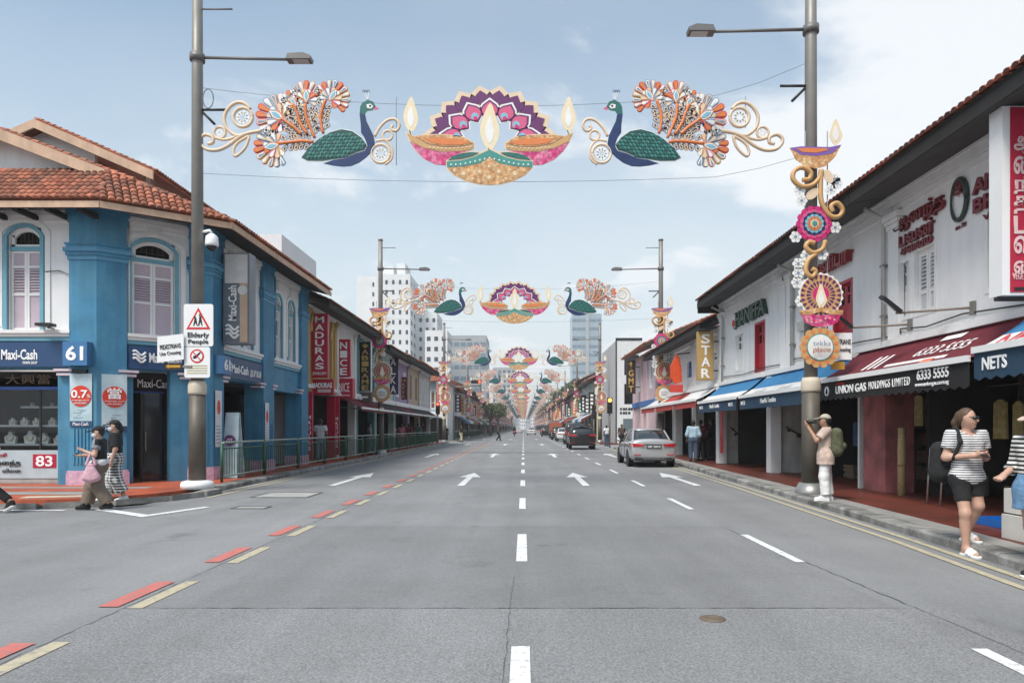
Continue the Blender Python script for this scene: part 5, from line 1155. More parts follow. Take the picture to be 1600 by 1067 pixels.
# pawn shop fascia boards
def maxi_logo(f, s, u, z, h, n):
    for i in range(3):
        b = MB(f); b.tube([(u-h*.42+h*.84*t, n+.004, z+h*(.28-.26*i)+h*.16*math.sin(2*math.pi*t+.5)) for t in [q/10 for q in range(11)]], h*.085, 5); b.build('logo_wave', EMW, s)
for f, u0, u1, z0, z1, lab, tx in ((FA, -16, -11.0, 2.97, 3.56, 'navy Maxi-Cash pawn shop fascia facing the side street', ('m', -12.62, -11.75)), (FB, .64, LB-.54, 2.97, 3.53, 'navy Maxi-Cash fascia over the splayed corner door', ('m', 1.1, 1.85)), (FS, 18.92, 21.70, 2.9, 3.5, 'navy Maxi-Cash fascia with Tamil lettering facing the main street', ('m', 19.45, 20.6))):
    s = sign('shop_fascia', lab, tuple(f.p((u0+u1)/2, 0, z0)))
    MB(f).box(u0, u1, .003, .09, z0, z1).build('board', SIGNNAVY, s)
    text('Maxi-Cash', f, tx[1], tx[2], z0+.17, z0+.42, .091, EMW, s, bold=.02); maxi_logo(f, s, tx[1]-.22, z0+.30, .34, .095)
    if f is FA: text('PAWN SHOP', f, -12.1, -11.75, z0+.06, z0+.13, .091, EMW, s); 
    if f is FS: text('அடகு கடை', f, 20.75, 21.6, z0+.12, z0+.36, .091, EMW, s)
def number_box(f, u, z, w, n, lab):
    s = sign('house_number_box', lab, tuple(f.p(u, n, z))); MB(f).box(u-w/2, u+w/2, n, n+.22, z, z+w*.98).build('cabinet', paint('box_blue', (.05, .17, .36), .4), s); text('61', f, u-w*.36, u+w*.36, z+w*.2, z+w*.8, n+.221, EMW, s, bold=.03)
number_box(FA, -10.68, 2.98, .58, .13, 'blue 61 number box on the pilaster above the 0.7 % poster'); number_box(FS, 18.55, 2.95, .5, .13, 'blue 61 number box on the pilaster behind the lamp post')
MB(FA).box(-10.85, -10.5, .13, .2, 2.82, 2.9).build('flood_lamp', BLACK, cs)
# posters on the pilasters
PALE = mat('poster_light_blue', (.42, .58, .63), .5, .15, 3, col2=(.56, .66, .70)); PRED = paint('poster_disc_red', (.62, .045, .02), .45)
def poster(f, u0, u1, z0, z1, n, lab, big, sub, disc=True):
    s = sign('poster', lab, tuple(f.p((u0+u1)/2, n, z0))); MB(f).box(u0, u1, n, n+.012, z0, z1).build('sheet', PALE, s); w = u1-u0; zc = z1-w*1.02; r = w*.48
    MB(f).lathe([(r, 0), (r, .012)], ((u0+u1)/2, n+.012, zc), 28, 1).build('disc', PRED, s)
    if len(big) > 1: text(big, f, u0+w*.08, u1-w*.18, zc-r*.18, zc+r*.58, n+.026, EMW, s, bold=.02); text('%', f, u1-w*.2, u1-w*.04, zc-r*.15, zc+r*.15, n+.026, EMW, s)
    else: text(big, f, u0+w*.22, u1-w*.22, zc-r*.2, zc+r*.85, n+.026, EMW, s, bold=.015)
    text('குறைந்த வட்டி', f, u0+w*.12, u1-w*.12, zc-r*.5, zc-r*.32, n+.026, EMW, s); text('LOW INTEREST', f, u0+w*.2, u1-w*.2, zc-r*.74, zc-r*.6, n+.026, EMW, s)
    for k in range(7): MB(f).box(u0+w*.1+random.random()*w*.7, u0+w*.14+random.random()*.02+w*.7*k/7, n+.012, n+.015, z0+w*.4+k*.03, z0+w*.43+k*.03).build('print_mark', ASLATE, s)
    MB(f).box(u0, u1, n+.012, n+.016, z0, z0+.14).build('footer_band', SIGNNAVY, s); text('Maxi-Cash', f, u0+w*.15, u1-w*.15, z0+.03, z0+.11, n+.017, EMW, s)
poster(FA, -10.93, -10.40, 1.52, 2.80, .135, 'pale blue poster with red 0.7 % disc on the corner pilaster', '0.7', '')
poster(FB, .06, .60, 1.40, 2.80, .135, 'pale blue poster with red Chinese pawn character disc on the corner pilaster', '當', '')
FP = Frame((0, 18.0, 0), (1, 0, 0))
for (f, u0, u1, z0, z1, n, lab) in ((FS, 18.28, 18.66, .98, 2.5, .15, 'white hanging paper notice with red oval on the pilaster behind the lamp post'), (FS, 21.80, 22.12, 1.05, 2.3, .15, 'white paper notice with red print on the second street pilaster')):
    s = sign('paper_notice', lab, tuple(f.p(u0, n, z0))); MB(f).box(u0, u1, n, n+.008, z0, z1).build('sheet', mat('paper_white', (.66, .66, .68), .7, .12, 5), s); MB(f).prism([((u0+u1)/2+.10*math.cos(t), z1-.45+.2*math.sin(t)) for t in [2*math.pi*q/14 for q in range(14)]], n+.008, n+.012).build('red_oval', PRED, s)
    for k in range(6): MB(f).box(u0+.04, u1-.05-.03*(k % 3), n+.008, n+.010, z0+.1+.09*k, z0+.125+.09*k).build('print_line', ASLATE, s)
# blade sign of the pawn shop
BGR = mat('banner_grey', (.13, .15, .175), .5, .08); BPEACH = mat('banner_peach', (.50, .36, .26), .5, .1); BPALE = mat('banner_pale', (.60, .60, .59), .5, .1, 4)
mx, fm = lightbox('tall grey Maxi-Cash blade sign with pale faded top and peach stripe', 18.7, -8.22, -7.50, 3.80, 6.28, BGR, .42, mat('banner_edge', (.20, .22, .25), .5))
MB().box(-8.17, -7.55, 18.672, 18.688, 5.45, 6.24).build('pale_panel', BPALE, mx); MB().box(-7.76, -7.55, 18.672, 18.688, 3.84, 5.45).build('peach_stripe', BPEACH, mx); MB().lathe([(.13, 0), (.13, .012)], (-7.68, 18.655, 5.25), 18, 1).build('pale_disc', BPALE, mx)
text('Maxi-Cash', fm, -8.07, -7.84, 4.42, 5.38, .02, EMW, mx, rot=1, bold=.015); maxi_logo(fm, mx, -7.96, 4.12, .42, .02)
for z in (4.2, 5.3): MB().box(-8.4, -8.22, 18.85, 18.95, z, z+.05).build('bracket', BLACK, mx)
# signs on the first lamp post
fp = front(AD-.24); pd = AD-.24
GREYB = mat('sign_back', (.35, .35, .35), .5)
def board_sign(lab, x0, x1, y0, y1, d=pd, m=SIGNWHITE, name='road_sign', tilt=0, round_=.05):
    X0, X1, Z0, Z1 = xpx(x0, d), xpx(x1, d), zpx(y1, d), zpx(y0, d); s = sign(name, lab, ((X0+X1)/2, d, Z0)); r = round_; P = []
    for cx_, cz_, a0 in ((X1-r, Z1-r, 0), (X0+r, Z1-r, 90), (X0+r, Z0+r, 180), (X1-r, Z0+r, 270)):
        for q in range(5): a = R(a0+22.5*q); P.append((cx_+r*math.cos(a), cz_+r*math.sin(a)))
    MB().prism(P, d, d+.02).build('plate', m, s); MB().box((X0+X1)/2-.02, (X0+X1)/2+.02, d+.02, d+.1, Z0+.1, Z1-.1).build('mount', STEEL, s); return s, X0, X1, Z0, Z1
s, X0, X1, Z0, Z1 = board_sign('white Elderly People warning sign with red triangle of two walkers', 287, 333, 475, 541); w = X1-X0; f = front(pd-.002)
zc = Z1-w*.86; tri = [(X0+w*.09, zc), (X1-w*.09, zc), ((X0+X1)/2, zc+w*.74)]; c_ = Vector(((X0+X1)/2, zc+w*.25))
MB().prism([tuple(c_+(Vector(p)-c_)*1.0) for p in tri], pd-.006, pd-.001).build('red_triangle', paint('sign_bright_red', (.60, .02, .025), .4), s); MB().prism([tuple(c_+(Vector(p)-c_)*.74) for p in tri], pd-.009, pd-.0065).build('white_field', SIGNWHITE, s)
for dx_, hh in ((-.06, .21), (.05, .25)):       # the two stooping walkers
    x, z = c_.x+dx_, zc+.075
    MB().ball((x-.015, pd-.011, z+hh), (.022, .004, .022), 8, 6).build('walker_head', BLACK, s)
    MB().prism([(x-.03, z+hh*.5), (x+.03, z+hh*.45), (x+.02, z+hh*.88), (x-.025, z+hh*.9)], pd-.013, pd-.0095).build('walker_body', BLACK, s)
    MB().prism([(x-.03, z+hh*.52), (x-.055, z), (x-.03, z), (x, z+hh*.35), (x+.03, z), (x+.05, z), (x+.03, z+hh*.5)], pd-.013, pd-.0095).build('walker_legs', BLACK, s)
text('Elderly', f, X0+w*.14, X1-w*.14, Z0+.165, Z0+.31, .001, BLACK, s, bold=.01); text('People', f, X0+w*.16, X1-w*.16, Z0+.03, Z0+.155, .001, BLACK, s, bold=.01)
s, X0, X1, Z0, Z1 = board_sign('white notice with a struck-out horn in a red ring under the Elderly People sign', 288, 328, 542, 590); w = X1-X0
MB().lathe([(w*.27, 0), (w*.27, .004)], ((X0+X1)/2, pd-.006, Z1-w*.36), 24, 1).build('ring', MATS['sign_bright_red'], s); MB().lathe([(w*.21, 0), (w*.21, .004)], ((X0+X1)/2, pd-.0105, Z1-w*.36), 24, 1).build('ring_field', SIGNWHITE, s)
MB().prism([((X0+X1)/2+a, Z1-w*.36+b_) for a, b_ in ((-.09, -.05), (-.03, -.06), (.07, .05), (.1, .08), (.06, .09), (-.02, .02), (-.08, 0))], pd-.0145, pd-.0108).build('horn', BLACK, s); MB().prism([((X0+X1)/2+a, Z1-w*.36+b_) for a, b_ in ((-.10, .09), (-.085, .105), (.10, -.09), (.085, -.105))], pd-.018, pd-.015).build('slash', MATS['sign_bright_red'], s)
for k in range(4): MB().box(X0+.06, X1-.06, pd-.004, pd-.001, Z0+.09+.055*k, Z0+.115+.055*k).build('text_line', mat('print_olive', (.42, .38, .2), .6), s)
s = sign('pedestrian_notice', 'tilted white PEDESTRIANS Use Crossing board on the first lamp post', (xpx(268, pd), pd, 3)); T = Matrix.Rotation(R(6), 4, 'Y')
X0, X1, Z0, Z1 = xpx(248, pd), xpx(289, pd), zpx(566, pd), zpx(526, pd); sh = .06
MB().prism([(X0, Z0-sh*.2), (X1, Z0+sh), (X1, Z1+sh), (X0, Z1-sh*.2)], pd-.06, pd-.04).build('plate', SIGNWHITE, s)
tl = Matrix.Rotation(R(6), 4, 'Z'); f2 = front(pd-.061); text('PEDESTRIANS', f2, X0+.06, X1-.06, Z0+.30, Z0+.40, 0, BLACK, s, tilt=tl); text('Use Crossing', f2, X0+.06, X1-.06, Z0+.14, Z0+.24, 0, BLACK, s, tilt=tl); MB().box(X0+.2, X0+.26, pd-.04, pd+.1, Z0+.2, Z0+.26).build('mount', STEEL, s)
MB().tube([(LX(0), AD-.1, (Z0+Z1)/2), (X0+.25, pd-.03, (Z0+Z1)/2)], .02, 6).build('arm', STEEL, s)
s = sign('direction_plate', 'small black and yellow arrow plate under the tilted PEDESTRIANS board', (xpx(270, pd), pd, 2.8)); MB().box(xpx(258, pd), xpx(285, pd), pd-.03, pd-.01, zpx(578, pd), zpx(567, pd)).build('plate', BLACK, s)
MB().prism([(xpx(260, pd), zpx(572.5, pd)), (xpx(265, pd), zpx(568.5, pd)), (xpx(265, pd), zpx(570.5, pd)), (xpx(283, pd), zpx(570.5, pd)), (xpx(283, pd), zpx(574.5, pd)), (xpx(265, pd), zpx(574.5, pd)), (xpx(265, pd), zpx(576.5, pd))], pd-.036, pd-.031).build('arrow', mat('amber', (.5, .26, .03), .5), s); MB().box(xpx(284, pd), xpx(300, pd), pd-.02, pd+.1, zpx(574, pd), zpx(571, pd)).build('arm', STEEL, s)
cc = thing('security_camera', 'white dome security camera on an arm of the first lamp post', 'camera', (xpx(330, AD), AD, 5.6)); x, z = xpx(331, AD), zpx(385, AD)
MB().tube([(LX(0)+.1, AD, z+.32), (x-.05, AD, z+.36), (x, AD, z+.30)], .035, 6).build('arm', SIGNWHITE, cc); MB().lathe([(.06, .28), (.13, .22), (.145, .05), (.14, .0)], (x, AD, z), 14).build('housing', SIGNWHITE, cc); MB().ball((x, AD, z), (.12, .12, .11), 12, 8).build('dome', GLASS, cc)
# blade signs down the left row
def blade(label, d, p0, p1, y0, y1, m, txt, tm=EMW, edge=None, wall=-8.4, bold=.02, thick=.2, chars=None, name='blade_sign', mg=.14, sub=None):
    x0, x1, z0, z1 = xpx(p0, d), xpx(p1, d), zpx(y1, d), zpx(y0, d)
    s, f = lightbox(label, d, x0, x1, z0, z1, m, thick, edge, name, None, True, wall); w = x1-x0; zb = z0+(.06+(.25 if sub else 0))
    vletters(s, f, chars or list(txt), x0+w*mg*1.6, x1-w*mg*1.6, zb, z1-.08, tm, bold)
    if sub: text(sub, f, x0+w*.06, x1-w*.06, z0+.08, z0+.22, 0, tm, s, 'sub_lettering')
    return s, f, x0, x1, z0, z1
blade('tall red MADURAS JEWELLERY blade sign', 27.0, 487, 512, 490, 590, SIGNRED, 'MADURAS', sub='JEWELLERY')
s, f = lightbox('red fascia with raised white MADURAS letters over the jewellery shop', 27.2, xpx(484, 27.2), xpx(521, 27.2), zpx(617, 27.2), zpx(592, 27.2), SIGNRED, .15, name='shop_fascia'); text('MADURAS', f, xpx(488, 27.2), xpx(519, 27.2), zpx(606, 27.2), zpx(598, 27.2), 0, EMW, s, depth=.05, bold=.02); MB().box(xpx(497, 27.2), xpx(517, 27.2), 27.15, 27.185, zpx(613, 27.2), zpx(608, 27.2)).build('pale_strip', PAL['pink'], s)
for u, lab in ((26.45, 'narrow red MADURAS post board beside the blue wall'), (30.3, 'narrow red MADURAS post board beside the NICE shop')):
    d = u; s, f = lightbox(lab, d, -8.42, -8.18, .3, 2.9, SIGNRED, .12, name='post_board'); vletters(s, f, list('MADURAS'), -8.37, -8.23, .6, 2.0, EMW)
blade('red NICE blade sign with rounded white letters', 31.0, 527, 547, 530, 589, SIGNRED, 'NICE')
s, f = lightbox('wide red NICE box below the vertical NICE sign', 31.0, xpx(522, 31), xpx(551, 31), zpx(623, 31), zpx(591, 31), SIGNRED, .5); text('NICE', f, xpx(530, 31), xpx(546, 31), zpx(612, 31), zpx(598, 31), 0, EMW, s, bold=.0); MB().box(xpx(527, 31), xpx(547, 31), 30.98, 30.988, zpx(618.5, 31), zpx(616.5, 31)).build('small_print', PAL['pink'], s)
blade('black blade sign with gold emblem and gold ABIRAME letters', 35.0, 561, 580, 533, 612, BLACK, '', GOLDL, SIGNWHITE, chars=['◆']+list('ABIRAME'))
s, f = lightbox('brown shop box under the black gold-lettered sign', 35.0, xpx(557, 35), xpx(580, 35), zpx(628, 35), zpx(613, 35), mat('sign_brown', (.10, .07, .05), .5), .4); MB().box(xpx(562, 35), xpx(575, 35), 34.98, 34.988, zpx(621.5, 35), zpx(619, 35)).build('small_print', SIGNWHITE, s)
blade('purple blade sign with large white ALKA letters', 43.0, 607, 622, 556, 616, paint('sign_purple', (.045, .02, .07)), 'ALKA', wall=-8.5)
blade('dark maroon NATYA blade sign with gold letters', 47.0, 624, 636, 589, 624, paint('sign_maroon', (.11, .012, .012)), 'NATYA', GOLDL, wall=-8.6)
# fabric awnings on the left row
for d0, d1, m_, lab in ((30.7, 34.0, FABM, 'dark red awning under the NICE sign'), (34.3, 38.3, FABM, 'dark red awning with white edge by the black vertical sign'), (38.7, 44.0, FABK, 'black awning under the ALKA sign'), (44.4, 49.3, FABM, 'maroon awning under the NATYA sign'), (49.7, 60.5, FABK, 'long dark awning at the end of the row')):
    awning(lab, d0, d1, 2.95, 2.4, 0, [(1, m_)], m_, .1, fr=FL, xw=1.1, scallop=False, sgn=1)
# right-hand signs
d = 9.9*1.0
rs = sign('blade_sign', 'large red Tamil lightbox sign with white edge above the NETS awning', (7.1, d, 3.4)); x0, x1, z0, z1 = xpx(1566, d), xpx(1640, d), zpx(461, d), zpx(166, d)
MB().box(x0, x1, d, d+.28, z0, z1).build('cabinet', SIGNWHITE, rs); MB().box(xpx(1578, d), x1-.03, d-.012, d-.001, z0+.04, z1-.02).build('face', SIGNRED, rs); f = front(d-.013)
for i, ch in enumerate(['ஆ', 'ன', 'ந்', 'த', 'ப', 'வ', 'ன்']): text(ch, f, xpx(1583, d), xpx(1611, d), zpx(242+31*i, d), zpx(214+31*i, d), 0, paint('letters_rose', (.70, .50, .50)), rs, 'letter', bold=.02)
text('VEGETARIAN', f, xpx(1581, d), xpx(1622, d), zpx(437, d), zpx(427, d), 0, MATS['letters_rose'], rs); MB().box(xpx(1584, d), xpx(1622, d), d-.02, d-.0125, zpx(454, d), zpx(449, d)).build('small_print', BLACK, rs)
MB().box(x0, XR, d+.1, d+.18, z0-.06, z0-.01).build('bracket', BLACK, rs); MB().box(x0+.3, XR, d+.1, d+.18, z1+.01, z1+.06).build('bracket', BLACK, rs)
MAR = paint('maroon_letters', (.16, .012, .02), .4)
ws = sign('wall_lettering', 'maroon raised Tamil restaurant name with oval emblem on the white wall', tuple(FR.p(-11.5, 0, 4.9)))
for tx, a, c, z0, z1 in (('ஆனந்த', -13.0, -11.45, 5.12, 5.48), ('பவன்', -12.82, -11.75, 4.85, 5.14), ('சைவம்', -12.75, -11.8, 4.68, 4.86)): text(tx, FR, a, c, z0, z1, .01, MAR, ws, depth=.06, bold=.02)
b = MB(FR); b.tube([(-11.08+.20*math.cos(t), .04, 5.18+.34*math.sin(t)) for t in [2*math.pi*q/20 for q in range(21)]], [.02+.025*abs(math.cos(math.pi*q/20)) for q in range(21)], 6); b.build('oval_emblem', mat('emblem_green', (.03, .05, .04), .5), ws)
text('ஆ', FR, -11.22, -10.92, 5.2, 5.52, .03, MAR, ws, 'emblem_letter', bold=.02); text('since 1924', FR, -11.2, -10.92, 4.70, 4.78, .01, MAR, ws)
text('ANANDA', FR, -10.72, -9.0, 5.12, 5.36, .01, MAR, ws, depth=.06, bold=.03); text('BHAVAN', FR, -10.70, -9.0, 4.82, 5.05, .01, MAR, ws, depth=.06, bold=.03); text('Vegetarian', FR, -10.5, -9.4, 4.62, 4.74, .01, MAR, ws, depth=.04)
ws = sign('wall_lettering', 'dark red slanting Tamil letters on the white wall behind the ornament column', tuple(FR.p(-15.6, 0, 5))); text('ஹனிபா', FR, -16.6, -14.65, 4.95, 5.42, .02, paint('letters_dark_red', (.26, .015, .02), .4), ws, depth=.16, bold=.03)
ws = sign('wall_lettering', 'green raised HANIFFA letters with a round red and white emblem', tuple(FR.p(-21.5, 0, 5))); text('HANIFFA', FR, -22.45, -19.75, 4.78, 5.26, .02, paint('letters_green', (.015, .06, .04), .4), ws, depth=.14, bold=.02, spacing=.95)
MB(FR).lathe([(.27, 0), (.27, .05)], (-22.75, .02, 5.02), 20, 1).build('emblem_ring', MATS['letters_green'], ws); MB(FR).lathe([(.22, 0), (.22, .03)], (-22.75, .07, 5.02), 20, 1).build('emblem_disc', SIGNWHITE, ws); MB(FR).lathe([(.12, 0), (.12, .03)], (-22.75, .10, 4.94), 14, 1).build('emblem_heart', PRED, ws)
def rblade(label, p0, p1, y0, y1, d, m, txt, tm, chars=None, wall=None, edge=None, mg=.16):
    x0, x1, z0, z1 = xpx(p0, d), xpx(p1, d), zpx(y1, d), zpx(y0, d); s, f = lightbox(label, d, x0, x1, z0, z1, m, .2, edge, wall_x=wall or XR+.1); w = x1-x0; vletters(s, f, chars or list(txt), x0+w*mg*1.4, x1-w*mg*1.4, z0+.06, z1-.05, tm, .02); return s, f
rblade('tan STAR blade sign with white red-edged letters', 1090, 1115, 518, 594, 27.0, paint('sign_tan', (.44, .28, .10)), 'STAR', EMW)
s, f = rblade('black blade sign with gold GMT letters on the pink corner house', 979, 993, 563, 615, 45.0, mat('sign_black_brown', (.035, .025, .018), .5), 'GMT', GOLDL, ['✿', 'G', 'M', 'T'], wall=7.8)
s = sign('pedestrian_notice', 'white PEDESTRIANS Use Crossing board half hidden behind the tekka place ring', (xpx(1305, 14.42), 14.42, 3)); d = 14.42
MB().box(xpx(1290, d), xpx(1331, d), d, d+.02, zpx(562, d), zpx(520, d)).build('plate', SIGNWHITE, s); f = front(d-.001); text('PEDESTRIANS', f, xpx(1293, d), xpx(1329, d), zpx(538, d), zpx(530, d), 0, BLACK, s, bold=.01); text('Use Crossing', f, xpx(1293, d), xpx(1329, d), zpx(551, d), zpx(543, d), 0, BLACK, s, bold=.01)
MB().tube([(6.1, 14.5, 3.2), (xpx(1300, d), d+.03, 3.2)], .02, 6).build('arm', STEEL, s); MB().box(xpx(1299, d), xpx(1320, d), d+.01, d+.03, zpx(577, d), zpx(565, d)).build('arrow_plate', MATS['amber'], s)
# floodlights on arms
for dd, ua, lab in ((12.6, -11.75, 'black floodlight on a steel arm above the maroon awning, by the louvred window'), (14.2, -13.5, 'black floodlight on a steel arm above the maroon awning, by the red casement')):
    fl = thing('floodlight', lab, 'light', tuple(FR.p(ua, 0, 3.3))); z = 3.42
    MB(FR).tube([(ua+1.0, .0, z-.08), (ua, .75, z)], .022, 6).build('arm', mat('arm_rust', (.22, .18, .15), .6), fl); MB(FR).box(ua+.95, ua+1.05, -.0, .05, z-.2, z+.02).build('wall_plate', STEEL, fl)
    b = MB(); b.box(-.21, .21, -.15, .15, -.035, .035); me = b.mesh('lamp_head', BLACK); me.transform(Matrix.Translation(FR.p(ua, .85, z+.16)) @ Matrix.Rotation(R(38), 4, 'Y') @ Matrix.Rotation(R(20), 4, 'X')); hd = link('lamp_head', me, fl)
    b = MB(); b.box(-.17, .17, -.12, .12, -.042, -.0355); me = b.mesh('lens', GLASS); me.transform(Matrix.Translation(FR.p(ua, .85, z+.16)) @ Matrix.Rotation(R(38), 4, 'Y') @ Matrix.Rotation(R(20), 4, 'X')); link('lens', me, hd)
# hanging orange garment display and red board on the right row
g = thing('garment_display', 'bright orange garment hung above a red shop board', 'display', (8.0, 31, 3.2)); d = 31.5
MB().prism([(xpx(a, d), zpx(b_, d)) for a, b_ in ((1048, 590), (1048, 572), (1054, 560), (1058, 553), (1062, 560), (1065, 574), (1066, 597), (1056, 600))], d, d+.18).build('garment', mat('orange_cloth', (.62, .07, .015), .7, .3, 6), g); MB().box(xpx(1047, d), xpx(1067, d), d-.05, d+.05, zpx(613, d), zpx(601, d)).build('red_board', paint('board_red', (.55, .05, .04)), g); MB().tube([(xpx(1058, d), d+.1, zpx(553, d)), (XR, d+.1, zpx(551, d))], .03, 6).build('hook_arm', BLACK, g)

# ------------------------------------------------------------------ green pedestrian railings
RG = paint('railing_green', (.02, .085, .045), .45, var=.15); RGL = paint('railing_top_grey', (.24, .31, .27), .4)
def railing(d0, d1, x, label, group, singles, n=18):
    t = thing('railing_panel', label, 'railing', (x, (d0+d1)/2, KH), group)
    for d in (d0+.03, d1-.03): MB().tube([(x, d, KH-.01), (x, d, 1.10)], .036, 7).build('post', RG, t)
    MB().tube([(x, d0+.03, 1.02), (x, d0+.06, 1.09), (x, d0+.14, 1.12), (x, d1-.14, 1.12), (x, d1-.06, 1.09), (x, d1-.03, 1.02)], .03, 7).build('top_rail', RGL, t)
    MB().tube([(x, d0+.03, .96), (x, d1-.03, .96)], .02, 6).build('mid_rail', RG, t); MB().tube([(x, d0+.03, .26), (x, d1-.03, .26)], .024, 6).build('bottom_rail', RGL, t)
    if singles:
        for i in range(1, n): d = d0+(d1-d0)*i/n; MB().tube([(x, d, .27), (x, d, .955)], .010, 5, False).build('bar', RG, t)
    else:
        b = MB()
        for i in range(1, n): d = d0+(d1-d0)*i/n; b.tube([(x, d, .27), (x, d, .955)], .012, 4, False)
        o = b.build('bars', RG, t); o['kind'] = 'stuff'
    return t
RP = [17.3, 20.2, 23.2, 26.3, 29.4, 32.5, 35.6, 38.7, 41.8, 44.9, 48.0, 51.1, 54.2, 57.3, 60.4]
WHERE = ['the black gold-lettered sign shop', 'the dark green shop front', 'the pale green shop front', 'the black awning', 'the ALKA shop piers', 'the lilac shop', 'the tan shop', 'the grey end shop', 'the red traffic light']
LABS = {0: 'green railing panel at the end of the run by the white lamp foot', 1: 'green railing panel before the second pawn shop doorway', 2: 'green railing panel before the blue street wall', 3: 'green railing panel in front of the red MADURAS shop', 4: 'green railing panel before the NICE shop'}
for i, (a, c) in enumerate(zip(RP, RP[1:])):
    railing(a, c, -7.66, LABS.get(i) or 'green railing panel along the kerb before '+WHERE[min(i-5, 8)], 'green railings along the kerb', i < 5)
for i in range(16): railing(76+3.1*i, 79.1+3.1*i, -7.66, 'distant green railing panel beyond the side street', 'distant green railings', False, 10)
sb = thing('sandwich_board', 'pale A-frame board with dark round GST badge behind the railing', 'sign', (-8.1, 18.9, .12)); 
for s_ in (-1, 1): 
    b = MB(); z0, z1 = .12, 1.92; b.add([(-8.32, 19.0+s_*.26, z0), (-7.86, 19.0+s_*.26, z0), (-7.90, 19.0+s_*.05, z1), (-8.26, 19.0+s_*.05, z1), (-8.32, 19.0+s_*.23, z0), (-7.86, 19.0+s_*.23, z0), (-7.90, 19.0+s_*.02, z1), (-8.26, 19.0+s_*.02, z1)], [(0, 1, 2, 3), (4, 5, 6, 7), (0, 1, 5, 4), (2, 3, 7, 6), (1, 2, 6, 5), (0, 3, 7, 4)]); b.build('board', PALE, sb)
MB().lathe([(.15, 0), (.15, .02)], (-8.09, 18.80, 1.15), 20, 1).build('badge', APURP, sb); text('GST', front(18.795), -8.17, -8.01, 1.10, 1.20, 0, EMW, sb)

# ------------------------------------------------------------------ traffic lights and far road signs
LR = mat('signal_red', (.8, .02, .01), .4, 0, emit=(1, .06, .03, 4)); LO = mat('signal_amber', (.8, .3, .02), .4, 0, emit=(1, .35, .05, 4)); LOFF = mat('signal_off', (.02, .02, .02), .3, 0)
def signal(x, d, z, label, lit, hor=False, pole=True, group=None):
    t = thing('traffic_light', label, 'traffic light', (x, d, .1))
    if pole: MB().tube([(x, d+.15, .1), (x, d+.15, z+.9)], .06, 8).build('pole', STEEL, t)
    if hor: MB().box(x-.55, x+.55, d, d+.2, z, z+.36).build('housing', BLACK, t)
    else: MB().box(x-.18, x+.18, d, d+.2, z, z+1.1).build('housing', BLACK, t)
    for i in range(3):
        c = (x+.36-.36*i, d-.03, z+.18) if hor else (x, d-.03, z+.92-.36*i); m = lit if i == 0 else LOFF
        MB().lathe([(.13, 0), (.13, .04)], c, 14, 1).build('lamp', m, t); 
    return t
signal(xpx(685, 62), 61.5, 2.7, 'red traffic light on a pole at the end of the railings', LR); tl_ = signal(xpx(744, 74), 74, zpx(599, 74), 'traffic light hung sideways on a mast arm over the street', LR, True, False)
MB().tube([(-7.6, 74.15, .1), (-7.6, 74.15, 5.9), (xpx(752, 74), 74.15, 6.05)], .09, 8).build('mast', STEEL, tl_)
signal(xpx(953, 48), 48.0, 2.5, 'amber-lit traffic light by the pink corner house', LO); signal(xpx(928, 62), 62, 2.4, 'traffic light beyond the right-hand side street', LOFF)
ne = sign('no_entry_sign', 'round red no entry sign with white bar before the side street', (xpx(654, 60), 60, 2)); x, z = xpx(654, 60), zpx(645, 60)
MB().lathe([(.36, 0), (.36, .03)], (x, 60, z), 22, 1).build('disc', MATS['sign_bright_red'], ne); MB().box(x-.25, x+.25, 59.98, 59.998, z-.06, z+.06).build('bar', SIGNWHITE, ne); MB().tube([(x, 60.08, .1), (x, 60.08, z+.3)], .04, 6).build('pole', STEEL, ne)
st_ = sign('street_name_sign', 'green street name plate on a pole by the no entry sign', (xpx(655, 60.6), 60.6, 3)); x, z = xpx(655, 60.6), zpx(630, 60.6); MB().box(x-.75, x+.75, 60.6, 60.63, z-.13, z+.13).build('plate', GREEN, st_); MB().tube([(x+.6, 60.66, .1), (x+.6, 60.66, z+.1)], .04, 6).build('pole', STEEL, st_)

# ------------------------------------------------------------------ wall clutter: pipes, cables, hung goods
for bl, u in ((r1, -13.3), (r2, -17.85), (r3, -24.1)):
    MB(FR).tube([(u, .10, 3.05), (u, .10, 5.55), (u, .5, 5.75)], .045, 7).build('downpipe', OFFW, bl)
    for z in (3.6, 4.6): MB(FR).box(u-.07, u+.07, .0, .14, z, z+.04).build('pipe_clip', STEEL, bl)
for bl, pts in ((r1, [(-13.0, 3.32), (-12.0, 3.22), (-11.0, 3.28), (-9.6, 3.18), (-8.0, 3.25)]), (r1, [(-12.9, 4.5), (-12.86, 3.4), (-12.8, 3.2)]), (r2, [(-18, 3.25), (-16.5, 3.18), (-14.6, 3.26), (-13.2, 3.2)]), (r3, [(-24.3, 3.24), (-22, 3.16), (-20, 3.22), (-18.4, 3.17)])):
    MB(FR).tube([(a, .03, z) for a, z in pts], .014, 5).build('cable', BLACK, bl)
for bl, u, z in ((r1, -9.2, 3.75), (r2, -17.3, 3.9)):
    MB(FR).box(u-.16, u+.16, .0, .12, z, z+.24).build('junction_box', OFFW, bl)
GC = [cloth_c for cloth_c in [mat('goods_bright_%d' % i, c, .8, .3, 9) for i, c in enumerate([(.45, .10, .08), (.12, .22, .40), (.55, .45, .20), (.30, .10, .30), (.16, .35, .25), (.55, .53, .5)])]]
random.seed(5)
